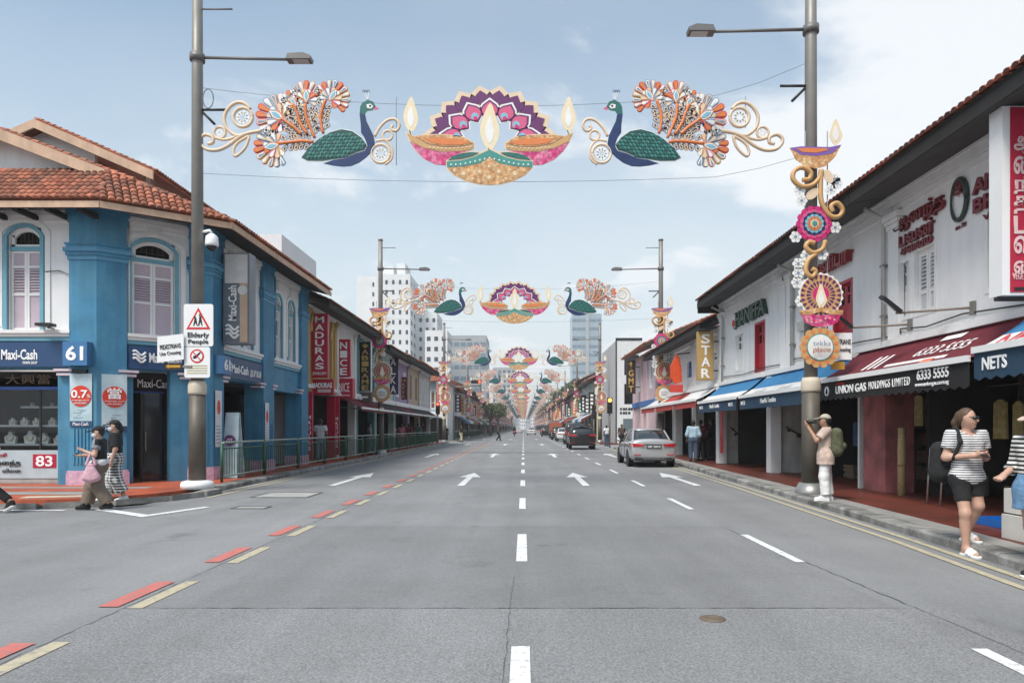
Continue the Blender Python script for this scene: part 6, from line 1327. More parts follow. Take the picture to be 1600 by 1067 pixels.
for d0, d1, bl in ((20.2, 23.6, r3), (15.0, 17.9, r2), (9.8, 12.6, r1)):
    d = d0
    while d < d1:
        h = random.uniform(.35, .75); z = random.uniform(1.5, 2.1); u = -d; w = random.uniform(.10, .2)
        MB(FR).prism([(u-w, z-h), (u+w, z-h), (u+w*.9, z), (u+w*.25, z+.06), (u-w*.25, z+.06), (u-w*.9, z)], -1.75, -1.70).build('hung_garment', random.choice(GC), bl); d += random.uniform(.35, .7)
    MB(FR).tube([(-d0+.2, -1.72, 2.2), (-d1-.2, -1.72, 2.2)], .015, 5).build('garment_rail', STEEL, bl)
for u0, z0, w, h in ((-12.9, .1, .5, .45), (-11.3, .1, .6, .35), (-17.2, .1, .5, .4), (-21.5, .1, .7, .35)):
    cr = thing('crate', 'dark goods crate standing in the shop at %d metres depth of the arcade' % 0 if False else {-12.9: 'brown goods crate inside the gas shop by the pink pier', -11.3: 'low goods crate inside the gas shop', -17.2: 'goods crate inside the shop behind the lamp post', -21.5: 'goods crate inside the textile shop'}[u0], 'crate', tuple(FR.p(u0, -1.4, z0)))
    MB(FR).box(u0-w/2, u0+w/2, -1.65, -1.2, z0+.02, z0+h-.05).build('crate_body', DIM[2], cr)
    for z in (z0+.06, z0+h*.5, z0+h-.1): MB(FR).box(u0-w/2-.015, u0+w/2+.015, -1.19, -1.17, z, z+.06).build('slat', mat('crate_wood', (.22, .14, .08), .8), cr)

MB(FS).tube([(22.85, .08, 3.7), (22.85, .08, 6.55)], .04, 7).build('downpipe', BLUE, cs); MB(FB).tube([(.66, .05, 3.75), (.66, .05, 6.6)], .02, 6).build('conduit', TRIM, cs); MB(FA).tube([(-11.0, .04, 3.8), (-11.0, .04, 5.2), (-11.25, .04, 5.3), (-11.6, .04, 5.28)], .012, 5).build('cable', BLACK, cs)
fl2 = thing('floodlight', 'small black floodlight over the pawn shop fascia by the corner pilaster', 'light', tuple(FA.p(-11.4, .2, 3.86))); MB(FA).box(-11.6, -11.25, .15, .40, 3.92, 3.99).build('lamp_head', BLACK, fl2); MB(FA).box(-11.45, -11.4, .0, .18, 3.88, 3.92).build('bracket', STEEL, fl2)
# ------------------------------------------------------------------ people: smooth blended bodies, clothes cut from the same shapes
def surf_nets(Fd, o, h):
    ins = Fd < 0; nx, ny, nz = Fd.shape
    cnt = np.zeros((nx-1, ny-1, nz-1), np.int8); acc = np.zeros((nx-1, ny-1, nz-1, 3), np.float32); num = np.zeros((nx-1, ny-1, nz-1), np.float32)
    def sub(A_, c): return A_[c[0]:nx-1+c[0], c[1]:ny-1+c[1], c[2]:nz-1+c[2]]
    for c in np.ndindex(2, 2, 2): cnt += sub(ins, c)
    act = (cnt > 0) & (cnt < 8); idx = -np.ones(act.shape, np.int64); ii = np.argwhere(act); idx[act] = np.arange(len(ii))
    if not len(ii): return np.zeros((0, 3)), []
    V = np.zeros((len(ii), 3)); K = np.zeros(len(ii))
    for ax in range(3):
        for c in np.ndindex(2, 2):
            a = [0, 0, 0]; oth = [q for q in range(3) if q != ax]; a[oth[0]], a[oth[1]] = c; b_ = list(a); b_[ax] = 1
            fa = Fd[ii[:, 0]+a[0], ii[:, 1]+a[1], ii[:, 2]+a[2]]; fb = Fd[ii[:, 0]+b_[0], ii[:, 1]+b_[1], ii[:, 2]+b_[2]]; m = (fa < 0) != (fb < 0)
            t = fa[m]/(fa[m]-fb[m]); p = np.tile(np.array(a, float), (m.sum(), 1)); p[:, ax] = t; V[m] += p; K[m] += 1
    V = (V/K[:, None]+ii)*h+o
    faces = []
    for ax in range(3):
        o1, o2 = [(1, 2), (2, 0), (0, 1)][ax]
        s0 = [slice(1, -1)]*3; s0[ax] = slice(0, -1); s1_ = list(s0); s1_[ax] = slice(1, None)
        A_, B_ = ins[tuple(s0)], ins[tuple(s1_)]
        for flip, m in ((False, A_ & ~B_), (True, ~A_ & B_)):
            e = np.argwhere(m)
            if not len(e): continue
            off = np.ones(3, int); off[ax] = 0; e = e+off
            def cell(d1, d2): q = e.copy(); q[:, o1] -= d1; q[:, o2] -= d2; return idx[q[:, 0], q[:, 1], q[:, 2]]
            q = np.stack([cell(1, 1), cell(0, 1), cell(0, 0), cell(1, 0)], 1)
            faces.append(q[:, ::-1] if flip else q)
    Fs = np.concatenate(faces) if faces else np.zeros((0, 4), int); Fs = Fs[(Fs >= 0).all(1)]
    return V, Fs.tolist()
def blend(prims, h, cuts=(), holes=()):
    """prims: ('c', a, b, ra, rb, k[, (point, dir)]) capsules or ('e', centre, radii, k). Returns a mesh (verts, faces)."""
    lo = np.full(3, 9.0); hi = np.full(3, -9.0)
    for p in prims:
        if p[0] == 'c': r = max(p[3], p[4]); pts = [p[1], p[2]]
        else: r = max(p[2]); pts = [p[1]]
        for q in pts: lo = np.minimum(lo, np.array(q)-r); hi = np.maximum(hi, np.array(q)+r)
    lo -= 3*h; hi += 3*h; n = np.ceil((hi-lo)/h).astype(int)+1; D = np.full(n, .2, np.float32)
    ax = [lo[i]+h*np.arange(n[i]) for i in range(3)]
    for p in prims:
        if p[0] == 'c': r = max(p[3], p[4]); q0 = np.minimum(p[1], p[2])-r-.07; q1 = np.maximum(p[1], p[2])+r+.07
        else: r = max(p[2]); q0 = np.array(p[1])-r-.07; q1 = np.array(p[1])+r+.07
        a = np.clip(((q0-lo)/h).astype(int), 0, n-1); b_ = np.clip(((q1-lo)/h).astype(int)+2, 1, n); sl_ = tuple(slice(a[i], b_[i]) for i in range(3))
        X, Y, Z = np.meshgrid(*[ax[i][sl_[i]] for i in range(3)], indexing='ij', sparse=True)
        if p[0] == 'c':
            A_, B_ = np.array(p[1], float), np.array(p[2], float); v = B_-A_; L2 = max(v.dot(v), 1e-9)
            t = np.clip(((X-A_[0])*v[0]+(Y-A_[1])*v[1]+(Z-A_[2])*v[2])/L2, 0, 1)
            d = np.sqrt((X-A_[0]-t*v[0])**2+(Y-A_[1]-t*v[1])**2+(Z-A_[2]-t*v[2])**2)-(p[3]+(p[4]-p[3])*t); k = p[5]
            if len(p) > 6: c, dr = p[6]; d = np.maximum(d, (X-c[0])*dr[0]+(Y-c[1])*dr[1]+(Z-c[2])*dr[2])
        else:
            c, rr = p[1], p[2]; d = (np.sqrt(((X-c[0])/rr[0])**2+((Y-c[1])/rr[1])**2+((Z-c[2])/rr[2])**2)-1)*min(rr); k = p[3]
        E = D[sl_]; hh = np.maximum(k-np.abs(E-d), 0)/max(k, 1e-6); D[sl_] = np.minimum(E, d)-hh*hh*k*.25
    X, Y, Z = np.meshgrid(*ax, indexing='ij', sparse=True)
    for c, dr in cuts: D = np.maximum(D, (X-c[0])*dr[0]+(Y-c[1])*dr[1]+(Z-c[2])*dr[2])
    for c, r in holes: D = np.maximum(D, r-np.sqrt((X-c[0])**2+(Y-c[1])**2+(Z-c[2])**2))
    return surf_nets(D, lo, h)
SKIN = mat('skin_light', (.50, .30, .22), .55, .06, 6); SKIN2 = mat('skin_tan', (.36, .20, .13), .55, .06, 6); SKIN3 = mat('skin_brown', (.16, .085, .055), .55, .06, 6)
HAIRB = mat('hair_brown', (.09, .05, .03), .6, .3, 40); HAIRK = mat('hair_black', (.012, .01, .01), .5, .3, 40)
def cloth(name, c, **kw): return mat('cloth_'+name, c, .9, kw.pop('var', .12), kw.pop('scale', 9), bump=.9, bscale=13, **kw)
def striped(name, a, c, period, duty=.5, axis=2, check=False):
    m = cloth(name, a); t = m.node_tree; b_ = t.nodes['Principled BSDF']; tcn = t.nodes.new('ShaderNodeTexCoord'); sp = t.nodes.new('ShaderNodeSeparateXYZ'); t.links.new(tcn.outputs['Object'], sp.inputs[0])
    def band(i):
        d_ = t.nodes.new('ShaderNodeMath'); d_.operation = 'DIVIDE'; t.links.new(sp.outputs[i], d_.inputs[0]); d_.inputs[1].default_value = period
        f = t.nodes.new('ShaderNodeMath'); f.operation = 'FRACT'; t.links.new(d_.outputs[0], f.inputs[0]); g_ = t.nodes.new('ShaderNodeMath'); g_.operation = 'GREATER_THAN'; t.links.new(f.outputs[0], g_.inputs[0]); g_.inputs[1].default_value = duty; return g_.outputs[0]
    fac = band(axis)
    if check:
        x_ = band(0); q = t.nodes.new('ShaderNodeMath'); q.operation = 'ADD'; t.links.new(fac, q.inputs[0]); t.links.new(x_, q.inputs[1]); w = t.nodes.new('ShaderNodeMath'); w.operation = 'MULTIPLY'; t.links.new(q.outputs[0], w.inputs[0]); w.inputs[1].default_value = .5; fac = w.outputs[0]
    mx = t.nodes.new('ShaderNodeMixRGB'); t.links.new(fac, mx.inputs[0]); mx.inputs[1].default_value = (*a, 1); mx.inputs[2].default_value = (*c, 1); t.links.new(mx.outputs[0], b_.inputs['Base Color']); return m
V3 = lambda *a: np.array(a, float)
class Person:
    """Local frame: faces -Y, +x is the person's left. Joints in metres for a 1.65 m figure."""
    def __init__(s, label, loc, rz, H=1.65, skin=SKIN, h=.013, cat='person', group=None, pose=None):
        s.J = dict(pelvis=V3(0, 0, .90), waist=V3(0, .0, 1.06), chest=V3(0, .0, 1.26), neck=V3(0, .01, 1.40), head=V3(0, -.015, 1.545),
            sL=V3(.165, .01, 1.355), sR=V3(-.165, .01, 1.355), eL=V3(.225, .03, 1.09), eR=V3(-.225, .03, 1.09), wL=V3(.235, -.05, .86), wR=V3(-.235, -.05, .86),
            hL=V3(.088, 0, .86), hR=V3(-.088, 0, .86), kL=V3(.10, -.02, .47), kR=V3(-.10, -.02, .47), aL=V3(.095, .03, .085), aR=V3(-.095, .03, .085), fL=V3(0, -.16, -.05), fR=V3(0, -.16, -.05))
        for k, v in (pose or {}).items(): s.J[k] = V3(*v)
        s.look = (pose or {}).get('look', (0, -1, 0)); s.look = np.array(s.look, float)/np.linalg.norm(s.look); s.sc = H/1.65; s.h = h
        s.root = thing('person', label, cat, loc, group, rz); s.M = Matrix.Translation(loc) @ Matrix.Rotation(rz, 4, 'Z') @ Matrix.Scale(s.sc, 4); s.skin = skin
    def mesh(s, name, vf, m, parent=None, smooth_=True):
        V, Fs = vf
        if not len(Fs): return None
        me = bpy.data.meshes.new(name); me.from_pydata([tuple(v*s.sc) for v in V], [], Fs); me.materials.append(m); me.polygons.foreach_set('use_smooth', [smooth_]*len(Fs)); me.update()
        o = bpy.data.objects.new(name, me); COL.objects.link(o); o.parent = parent or s.root; return o
    def torso(s, g=0.0, w=1.0):
        J = s.J; k = .05; c = V3(0, -.012, 0)
        P = [('c', J['hL']*V3(w, 1, 1), J['hR']*V3(w, 1, 1), .098+g, .098+g, k), ('c', J['pelvis']+V3(.055, .01, .0), J['waist']+V3(.05, 0, 0), .092+g, .082+g, k), ('c', J['pelvis']+V3(-.055, .01, .0), J['waist']+V3(-.05, 0, 0), .092+g, .082+g, k),
             ('c', J['waist']+V3(.05, 0, 0), J['chest']+V3(.07, 0, 0), .085+g, .095+g, k), ('c', J['waist']+V3(-.05, 0, 0), J['chest']+V3(-.07, 0, 0), .085+g, .095+g, k), ('c', J['sL']*V3(.75, 1, 1)+V3(0, 0, -.02), J['sR']*V3(.75, 1, 1)+V3(0, 0, -.02), .062+g, .062+g, k)]
        return P
    def arm(s, q, g=0.0, end=2.0):
        S, E, W = s.J['s'+q], s.J['e'+q], s.J['w'+q]; k = .03; o = []
        def seg(a, b_, ra, rb, f):
            if f >= 1: o.append(('c', a, b_, ra+g, rb+g, k))
            elif f > 0: d = (b_-a)/np.linalg.norm(b_-a); o.append(('c', a, b_, ra+g, rb+g, k, (a+(b_-a)*f, d)))
        seg(S, E, .054, .042, end); seg(E, W, .042, .029, end-1); return o
    def leg(s, q, g=0.0, end=2.0, fl=0.0):
        Hh, K, A_ = s.J['h'+q], s.J['k'+q], s.J['a'+q]; o = []; k = .04
        def seg(a, b_, ra, rb, f):
            if f >= 1: o.append(('c', a, b_, ra, rb, k))
            elif f > 0: d = (b_-a)/np.linalg.norm(b_-a); o.append(('c', a, b_, ra, rb, k, (a+(b_-a)*f, d)))
        seg(Hh, K, .086+g, .056+g+fl*.5, end)
        if end > 1:
            seg(K, A_, .056+g+fl*.5, .038+g+fl, end-1)
            if g < .005: o.append(('c', K*.75+A_*.25+V3(0, .02, 0), K*.5+A_*.5+V3(0, .015, 0), .045, .04, .04))
        return o
    def body(s, fingers=True, feet=True):
        J = s.J; hd, nk = J['head'], J['neck']; lk = s.look; sd = np.cross(lk, V3(0, 0, 1)); sd /= np.linalg.norm(sd)
        P = s.torso()+s.arm('L')+s.arm('R')+s.leg('L')+s.leg('R')
        P += [('c', nk-V3(0, 0, .04), hd-V3(0, 0, .06), .052, .046, .03), ('e', hd+lk*-.005, (.078, .092, .112), .03), ('c', hd+lk*.045-V3(0, 0, .055), hd+lk*.055-V3(0, 0, .085), .042, .028, .04),
              ('c', hd+lk*.088+V3(0, 0, .005), hd+lk*.104-V3(0, 0, .022), .009, .014, .012), ('c', hd+sd*.078-lk*.005+V3(0, 0, .015), hd+sd*.078-lk*.005-V3(0, 0, .02), .014, .010, .01), ('c', hd-sd*.078-lk*.005+V3(0, 0, .015), hd-sd*.078-lk*.005-V3(0, 0, .02), .014, .010, .01)]
        for q in 'LR':
            E, W = J['e'+q], J['w'+q]; d = J.get('d'+q); d = (W-E) if d is None else d; d = d/np.linalg.norm(d); up = J.get('n'+q); up = V3(0, -.3, -1) if up is None else up
            sv_ = np.cross(d, up); sv_ /= np.linalg.norm(sv_)+1e-9; nv = np.cross(sv_, d); sg = 1 if q == 'L' else -1
            P.append(('c', W, W+d*.075, .028, .030, .02)); P.append(('c', W+d*.045+sv_*.02, W+d*.07-sv_*.02, .024, .024, .02))
            if fingers:
                for i, l in enumerate((.062, .072, .068, .052)):
                    b0 = W+d*.085+sv_*(.030-.02*i); b1 = b0+d*l*.55; b2 = b1+d*l*.25+nv*-l*.5
                    P += [('c', b0, b1, .0105, .0098, .006), ('c', b1, b2, .0098, .0085, .006)]
                t0 = W+d*.03+sv_*.028*sg*(1 if True else 1); P += [('c', t0, t0+d*.035+sv_*.022*sg, .012, .0105, .01), ('c', t0+d*.035+sv_*.022*sg, t0+d*.065+sv_*.018*sg-nv*.012, .0105, .009, .006)]
            A_ = J['a'+q]; f = J['f'+q]
            if feet: P += [('c', A_+V3(0, .025, -.045), A_+f, .036, .026, .03), ('c', A_, A_+f*.5, .036, .03, .03)]
        return s.mesh('body', blend(P, s.h), s.skin)
    def top(s, m, sleeve=.6, hem=.86, g=.016, w=1.0, neck=.085, name='shirt', skirt=0.0, low=None):
        J = s.J; P = s.torso(g, w)+s.arm('L', g+.010, sleeve)+s.arm('R', g+.010, sleeve)
        if hem < .78: P += [('c', J['pelvis']+V3(.06, 0, 0), V3(.075, J['pelvis'][1], hem-.1), .12+g, .135+g+skirt, .06), ('c', J['pelvis']+V3(-.06, 0, 0), V3(-.075, J['pelvis'][1], hem-.1), .12+g, .135+g+skirt, .06)]
        return s.mesh(name, blend(P, s.h, [(V3(0, 0, hem), V3(0, 0, -1)), (J['neck']+V3(0, 0, .02), V3(0, 0, 1))], [(J['neck']+V3(0, -.03, .035), neck)]), m)
    def bottom(s, m, end=1.85, g=.018, fl=.02, waist=1.0, name='trousers', skirt=None):
        J = s.J; P = [p for p in s.torso(g+.004)[:3]]+s.leg('L', g, end, fl)+s.leg('R', g, end, fl); cuts = [(V3(0, 0, waist), V3(0, 0, 1))]
        if skirt: P += [('c', V3(.05, 0, .86), V3(.08, 0, skirt-.1), .12, .16, .08), ('c', V3(-.05, 0, .86), V3(-.08, 0, skirt-.1), .12, .16, .08)]; cuts.append((V3(0, 0, skirt), V3(0, 0, -1)))
        return s.mesh(name, blend(P, s.h, cuts), m)
    def shoes(s, m, sole=None, sandal=False):
        for q in 'LR':
            A_ = s.J['a'+q]; f = s.J['f'+q]
            if sandal:
                P = [('c', A_+V3(0, .035, -.072), A_+f+V3(0, -.015, -.022), .042, .046, .03)]; bz = min((A_+f)[2], A_[2]-.05); s.mesh('sandal_sole', blend(P, s.h*.7, [(A_+V3(0, 0, -.058)+f*0, V3(0, .0, 1))]), m)
                for t in (.45, .72): P = [('c', A_+f*t+V3(.042, 0, -.02), A_+f*t+V3(-.042, 0, -.02), .022, .022, .02), ('c', A_+f*t+V3(0, 0, .0), A_+f*t+V3(0, 0, .0), .04, .04, .03)]; s.mesh('sandal_strap', blend(P, s.h*.7), m)
            else:
                P = [('c', A_+V3(0, .03, -.045), A_+f+V3(0, -.01, 0), .046, .038, .03), ('c', A_+V3(0, .01, .0), A_+f*.5+V3(0, 0, .01), .046, .04, .03)]; sh = s.mesh('shoe', blend(P, s.h, [(A_+V3(0, 0, .03), V3(0, .2, 1))]), m)
                if sole: P = [('c', A_+V3(0, .035, -.078), A_+f+V3(0, -.012, -.02), .044, .042, .03)]; s.mesh('shoe_sole', blend(P, s.h, [(A_+V3(0, 0, -.06), V3(0, 0, 1))]), sole)
    def hair(s, m, tail=None, bun=False, long_=False, name='hair'):
        hd, lk = s.J['head'], s.look; P = [('e', hd-lk*.014+V3(0, 0, .014), (.083, .094, .107), .02), ('e', hd-lk*.05+V3(0, 0, .0), (.066, .052, .085), .03)]
        if long_: P += [('c', hd-lk*.05, s.J['neck']-lk*.06, .075, .07, .05)]
        if tail: P += [('c', hd-lk*.09+V3(0, 0, .03), hd-lk*.13-V3(0, 0, .06), .04, .035, .03), ('c', hd-lk*.13-V3(0, 0, .06), hd-lk*.11-V3(0, 0, .20), .036, .018, .03)]
        return s.mesh(name, blend(P, s.h, [(hd+lk*.022+V3(0, 0, .045), (lk*.85-V3(0, 0, .5)))]), m)
    def cap(s, m, brim=True, bucket=False):
        hd, lk = s.J['head'], s.look; c = s.mesh('cap', blend([('e', hd-lk*.01+V3(0, 0, .03), (.097, .108, .105), .03)], s.h, [(hd+V3(0, 0, .045), -V3(0, 0, 1)+lk*.12)]), m)
        if brim: s.mesh('cap_brim', blend([('c', hd+lk*.10+V3(0, 0, .052), hd+lk*.16+V3(0, 0, .036), .075, .05, .02)], s.h*.8, [(hd+lk*.1+V3(0, 0, .062), V3(0, 0, 1)+lk*.25), (hd+lk*.1+V3(0, 0, .040), -V3(0, 0, 1)-lk*.25)]), m, c)
        return c
    def face(s, glasses=False, mask=None):
        hd, lk = s.J['head'], s.look; sd = np.cross(lk, V3(0, 0, 1)); sd /= np.linalg.norm(sd)
        if glasses:
            for g_ in (-1, 1): s.mesh('sunglass_lens', blend([('e', hd+lk*.088+sd*g_*.033+V3(0, 0, .012), (.028, .022, .020), .01)], .006), GLASS)
            s.mesh('sunglass_frame', blend([('c', hd+lk*.094+sd*.02+V3(0, 0, .018), hd+lk*.094-sd*.02+V3(0, 0, .018), .006, .006, .005), ('c', hd+lk*.08+sd*.06+V3(0, 0, .016), hd+sd*.085-lk*.01+V3(0, 0, .016), .006, .005, .005), ('c', hd+lk*.08-sd*.06+V3(0, 0, .016), hd-sd*.085-lk*.01+V3(0, 0, .016), .006, .005, .005)], .006), BLACK)
        else:
            for g_ in (-1, 1): s.mesh('eye', blend([('e', hd+lk*.080+sd*g_*.031+V3(0, 0, .012), (.014, .014, .008), .01)], .005), BLACK)
        if mask: s.mesh('face_mask', blend([('e', hd+lk*.052-V3(0, 0, .045), (.064, .064, .056), .02), ('c', hd+lk*.09-V3(0, 0, .03), hd+lk*.08-V3(0, 0, .07), .025, .025, .03)], .009), mask)
        elif not glasses or True: s.mesh('mouth', blend([('c', hd+lk*.088+sd*.02-V3(0, 0, .052), hd+lk*.088-sd*.02-V3(0, 0, .052), .007, .007, .01)], .005), mat('lips', (.36, .12, .11), .5, 0))
    def box(s, name, c, half, m, rot=(0, 0, 0), parent=None, bev=.012):
        me = bpy.data.meshes.new(name); bm = bmesh.new(); bmesh.ops.create_cube(bm, size=2)
        for v in bm.verts: v.co = Vector((v.co.x*half[0], v.co.y*half[1], v.co.z*half[2]))
        bmesh.ops.bevel(bm, geom=bm.edges[:], offset=bev, segments=2, affect='EDGES'); bm.to_mesh(me); bm.free()
        from mathutils import Euler
        me.transform(Matrix.Scale(s.sc, 4) @ Matrix.Translation(c) @ Euler(rot).to_matrix().to_4x4()); me.materials.append(m); o = bpy.data.objects.new(name, me); COL.objects.link(o); o.parent = parent or s.root; return o
    def held(s, name, label, cat, parts):
        """A thing of its own carried by the figure: parts are (name, mesh or box args, material)."""
        o = bpy.data.objects.new(name, None); COL.objects.link(o); o.matrix_world = s.root.matrix_world; o.location = s.root.location; o.rotation_euler = s.root.rotation_euler; tag(o, label, cat)
        for nm, kind, a, m in parts:
            if kind == 'blend': s.mesh(nm, blend(a, s.h*.8), m, o)
            else: s.box(nm, a[0], a[1], m, a[2] if len(a) > 2 else (0, 0, 0), o, a[3] if len(a) > 3 else .01)
        return o
WHT = cloth('white', (.70, .70, .70)); BLK = cloth('black', (.014, .014, .015)); OLV = cloth('olive', (.085, .09, .05), var=.4, scale=14); BRN = cloth('brown', (.17, .13, .10), var=.2, scale=5); GRYC = cloth('grey', (.22, .23, .26)); PNKC = cloth('pink', (.58, .34, .40))
BEI = cloth('beige_print', (.52, .40, .34), var=.25, scale=16); DEN = cloth('denim', (.13, .25, .40), var=.25, scale=20); STR = striped('stripes', (.72, .72, .72), (.035, .04, .05), .028, .62); STR2 = striped('bold_stripes', (.68, .66, .62), (.02, .02, .02), .045, .5); CHK = striped('check', (.66, .66, .66), (.02, .02, .02), .055, .5, 2, True)
MASKW = cloth('mask', (.66, .66, .66), var=.04)
# 1 woman in the striped shirt, stepping off the kerb
p = Person('woman in striped shirt and black shorts stepping off the kerb with her phone', (5.27, 8.12, 0), R(4), 1.72, SKIN, .0115, pose=dict(look=(.55, -.83, -.08), aR=(-.085, -.10, .085), kR=(-.105, -.12, .475), aL=(.075, .12, .215), kL=(.10, -.05, .55), hL=(.088, .0, .87), hR=(-.088, 0, .86), fL=(.02, -.16, -.045), fR=(0, -.16, -.05),
    eR=(-.238, .02, 1.10), wR=(-.07, -.20, 1.13), eL=(.238, .02, 1.10), wL=(.07, -.20, 1.13), dR=(.9, -.3, .1), dL=(-.9, -.3, .1), nL=(0, -.5, -1), nR=(0, -.5, -1)))
p.body(); p.top(STR, .62, .79, .022, .95, .10); p.bottom(BLK, .66, .012, .006, .98, 'shorts'); p.shoes(mat('sandal_white', (.75, .75, .74), .5), sandal=True); p.hair(HAIRB, tail=True); p.face(True)
p.held('phone', 'dark phone held in both hands of the woman in the striped shirt', 'phone', [('phone_body', 'box', ((.0, -.245, 1.15), (.038, .075, .005), (.5, 0, 0), .004), BLACK)])
p.held('shoulder_bag', 'black backpack slung on the shoulder of the woman in the striped shirt', 'bag', [('bag_body', 'blend', [('c', V3(-.20, .17, 1.18), V3(-.20, .17, .92), .10, .12, .05), ('c', V3(-.09, .17, 1.16), V3(-.09, .17, .92), .10, .12, .05)], BLK), ('strap', 'blend', [('c', V3(-.15, .10, 1.40), V3(-.15, -.04, 1.42), .024, .024, .02), ('c', V3(-.15, -.04, 1.42), V3(-.16, -.115, 1.28), .024, .024, .02), ('c', V3(-.16, -.115, 1.28), V3(-.20, -.06, 1.10), .022, .02, .02), ('c', V3(-.20, -.06, 1.10), V3(-.20, .10, 1.0), .02, .02, .02)], BLK)])
# 2 walker cut by the frame edge
p = Person('person in bold striped top and denim skirt walking past the carton stack', (5.22, 6.95, 0), R(-75), 1.66, SKIN, .012, pose=dict(look=(0, -1, -.05), kL=(.10, -.16, .50), aL=(.095, -.10, .10), kR=(-.10, .05, .47), aR=(-.095, .26, .16), fR=(0, -.10, -.10), eL=(.24, .03, 1.1), wL=(.22, -.20, 1.06), eR=(-.24, .03, 1.1), wR=(-.2, -.18, 1.0)))
p.body(); p.top(STR2, 1.5, .98, .02); p.bottom(DEN, .45, .03, .0, 1.02, 'skirt', skirt=.66); p.shoes(BLK, WHT); p.hair(HAIRB, long_=True); p.face(); p.cap(BEI)
# 3 photographer
p = Person('photographer in beige print shirt and white trousers aiming a camera beside the lamp post', (5.75, 13.0, .115), R(-112), 1.62, SKIN2, .012, pose=dict(look=(-.05, -1, .02), kL=(.09, -.03, .47), kR=(-.09, .02, .47), aL=(.11, .0, .085), aR=(-.10, .07, .085), eL=(.23, -.16, 1.16), wL=(.06, -.31, 1.42), eR=(-.23, -.16, 1.18), wR=(-.09, -.27, 1.46), dL=(-.2, -.4, .6), dR=(.2, -.4, .7), nL=(0, -1, 0), nR=(0, -1, 0)))
p.body(); p.top(BEI, .75, .70, .03, 1.05, skirt=.0); p.bottom(WHT, 1.92, .022, .03); p.shoes(cloth('white_shoe', (.74, .74, .73)), WHT); p.hair(HAIRK); p.face(); p.cap(cloth('cap_beige', (.42, .38, .31)))
p.held('camera', 'black camera with lens raised to the face of the photographer', 'camera', [('camera_body', 'box', ((0, -.19, 1.53), (.065, .032, .045)), BLACK), ('viewfinder', 'box', ((0, -.19, 1.585), (.025, .025, .016)), BLACK), ('lens', 'blend', [('c', V3(0, -.22, 1.53), V3(0, -.31, 1.53), .042, .040, .005)], BLACK)])
p.held('backpack', 'olive backpack worn by the photographer', 'bag', [('bag_body', 'blend', [('c', V3(.08, .19, 1.30), V3(.08, .19, .98), .11, .13, .06), ('c', V3(-.08, .19, 1.30), V3(-.08, .19, .98), .11, .13, .06)], OLV), ('pocket', 'blend', [('c', V3(.06, .30, 1.06), V3(-.06, .30, 1.06), .075, .075, .03)], OLV)]+[('strap', 'blend', [('c', V3(x, .08, 1.42), V3(x, -.06, 1.40), .02, .02, .02), ('c', V3(x, -.06, 1.40), V3(x*1.1, -.11, 1.2), .02, .02, .02), ('c', V3(x*1.1, -.11, 1.2), V3(x*1.3, .1, 1.0), .02, .018, .02)], OLV) for x in (.12, -.12)])
# 4, 5 the two women at the corner
p = Person('woman in black cap, grey top and brown cargo trousers holding out a phone', (-7.72, 12.42, .01), R(-72), 1.50, SKIN, .0115, pose=dict(look=(.12, -1, -.12), kR=(-.10, -.16, .47), aR=(-.10, -.24, .09), kL=(.10, .0, .46), aL=(.10, .20, .12), fL=(0, -.13, -.075), eR=(-.24, -.06, 1.08), wR=(-.22, -.34, 1.08), eL=(.24, -.02, 1.10), wL=(.15, -.22, 1.18), nR=(0, 0, -1)))
p.body(); p.top(GRYC, .55, .92, .02); p.mesh('vest', blend(p.torso(.032)+p.arm('L', .036, .3)+p.arm('R', .036, .3), p.h, [(V3(0, 0, .98), V3(0, 0, -1)), (p.J['neck']+V3(0, 0, .02), V3(0, 0, 1)), (V3(0, -.015, 0), V3(0, -1, 0))], [(p.J['neck']+V3(0, -.03, .035), .10)]), BLK); p.bottom(BRN, 1.9, .04, .045); p.shoes(BLK); p.hair(HAIRK, long_=False); p.face(False, MASKW); p.cap(BLK)
p.mesh('tied_shirt', blend([('c', V3(.13, .06, .96), V3(-.13, .06, .96), .10, .10, .05), ('c', V3(.12, -.09, .95), V3(-.12, -.09, .95), .05, .05, .04), ('c', V3(.02, -.14, .94), V3(.03, -.16, .80), .035, .05, .03)], .013, [(V3(0, 0, 1.01), V3(0, 0, 1))]), WHT)
p.held('phone', 'dark phone held out by the woman in the black cap', 'phone', [('phone_body', 'box', ((-.21, -.44, 1.12), (.036, .07, .005), (.5, 0, 0), .004), BLACK)])
p.held('tote_bag', 'pink fabric tote bag hanging from the arm of the woman in the grey top', 'bag', [('bag_body', 'blend', [('c', V3(.27, -.11, .90), V3(.27, -.15, .66), .035, .08, .04), ('c', V3(.27, -.06, .90), V3(.27, .02, .66), .035, .08, .04), ('c', V3(.27, -.08, .8), V3(.27, -.07, .64), .06, .09, .04)], PNKC), ('strap', 'blend', [('c', V3(.27, -.15, .92), V3(.235, -.09, 1.15), .03, .014, .02), ('c', V3(.27, .0, .92), V3(.235, -.06, 1.15), .03, .014, .02)], PNKC)])
p.held('waist_bag', 'small dark bag on the hip of the woman in the grey top', 'bag', [('bag_body', 'blend', [('c', V3(-.22, -.10, .93), V3(-.22, -.10, .84), .07, .08, .03)], cloth('navy_bag', (.02, .025, .05)))])
p = Person('woman in black T-shirt and checked trousers wearing a black hat and mask', (-7.98, 13.35, .05), R(-68), 1.58, SKIN, .0115, pose=dict(look=(.05, -1, -.1), kR=(-.10, -.10, .47), aR=(-.10, -.16, .09), kL=(.10, .02, .46), aL=(.10, .18, .11), fL=(0, -.14, -.07), eL=(.25, .04, 1.08), wL=(.26, -.03, .85)))
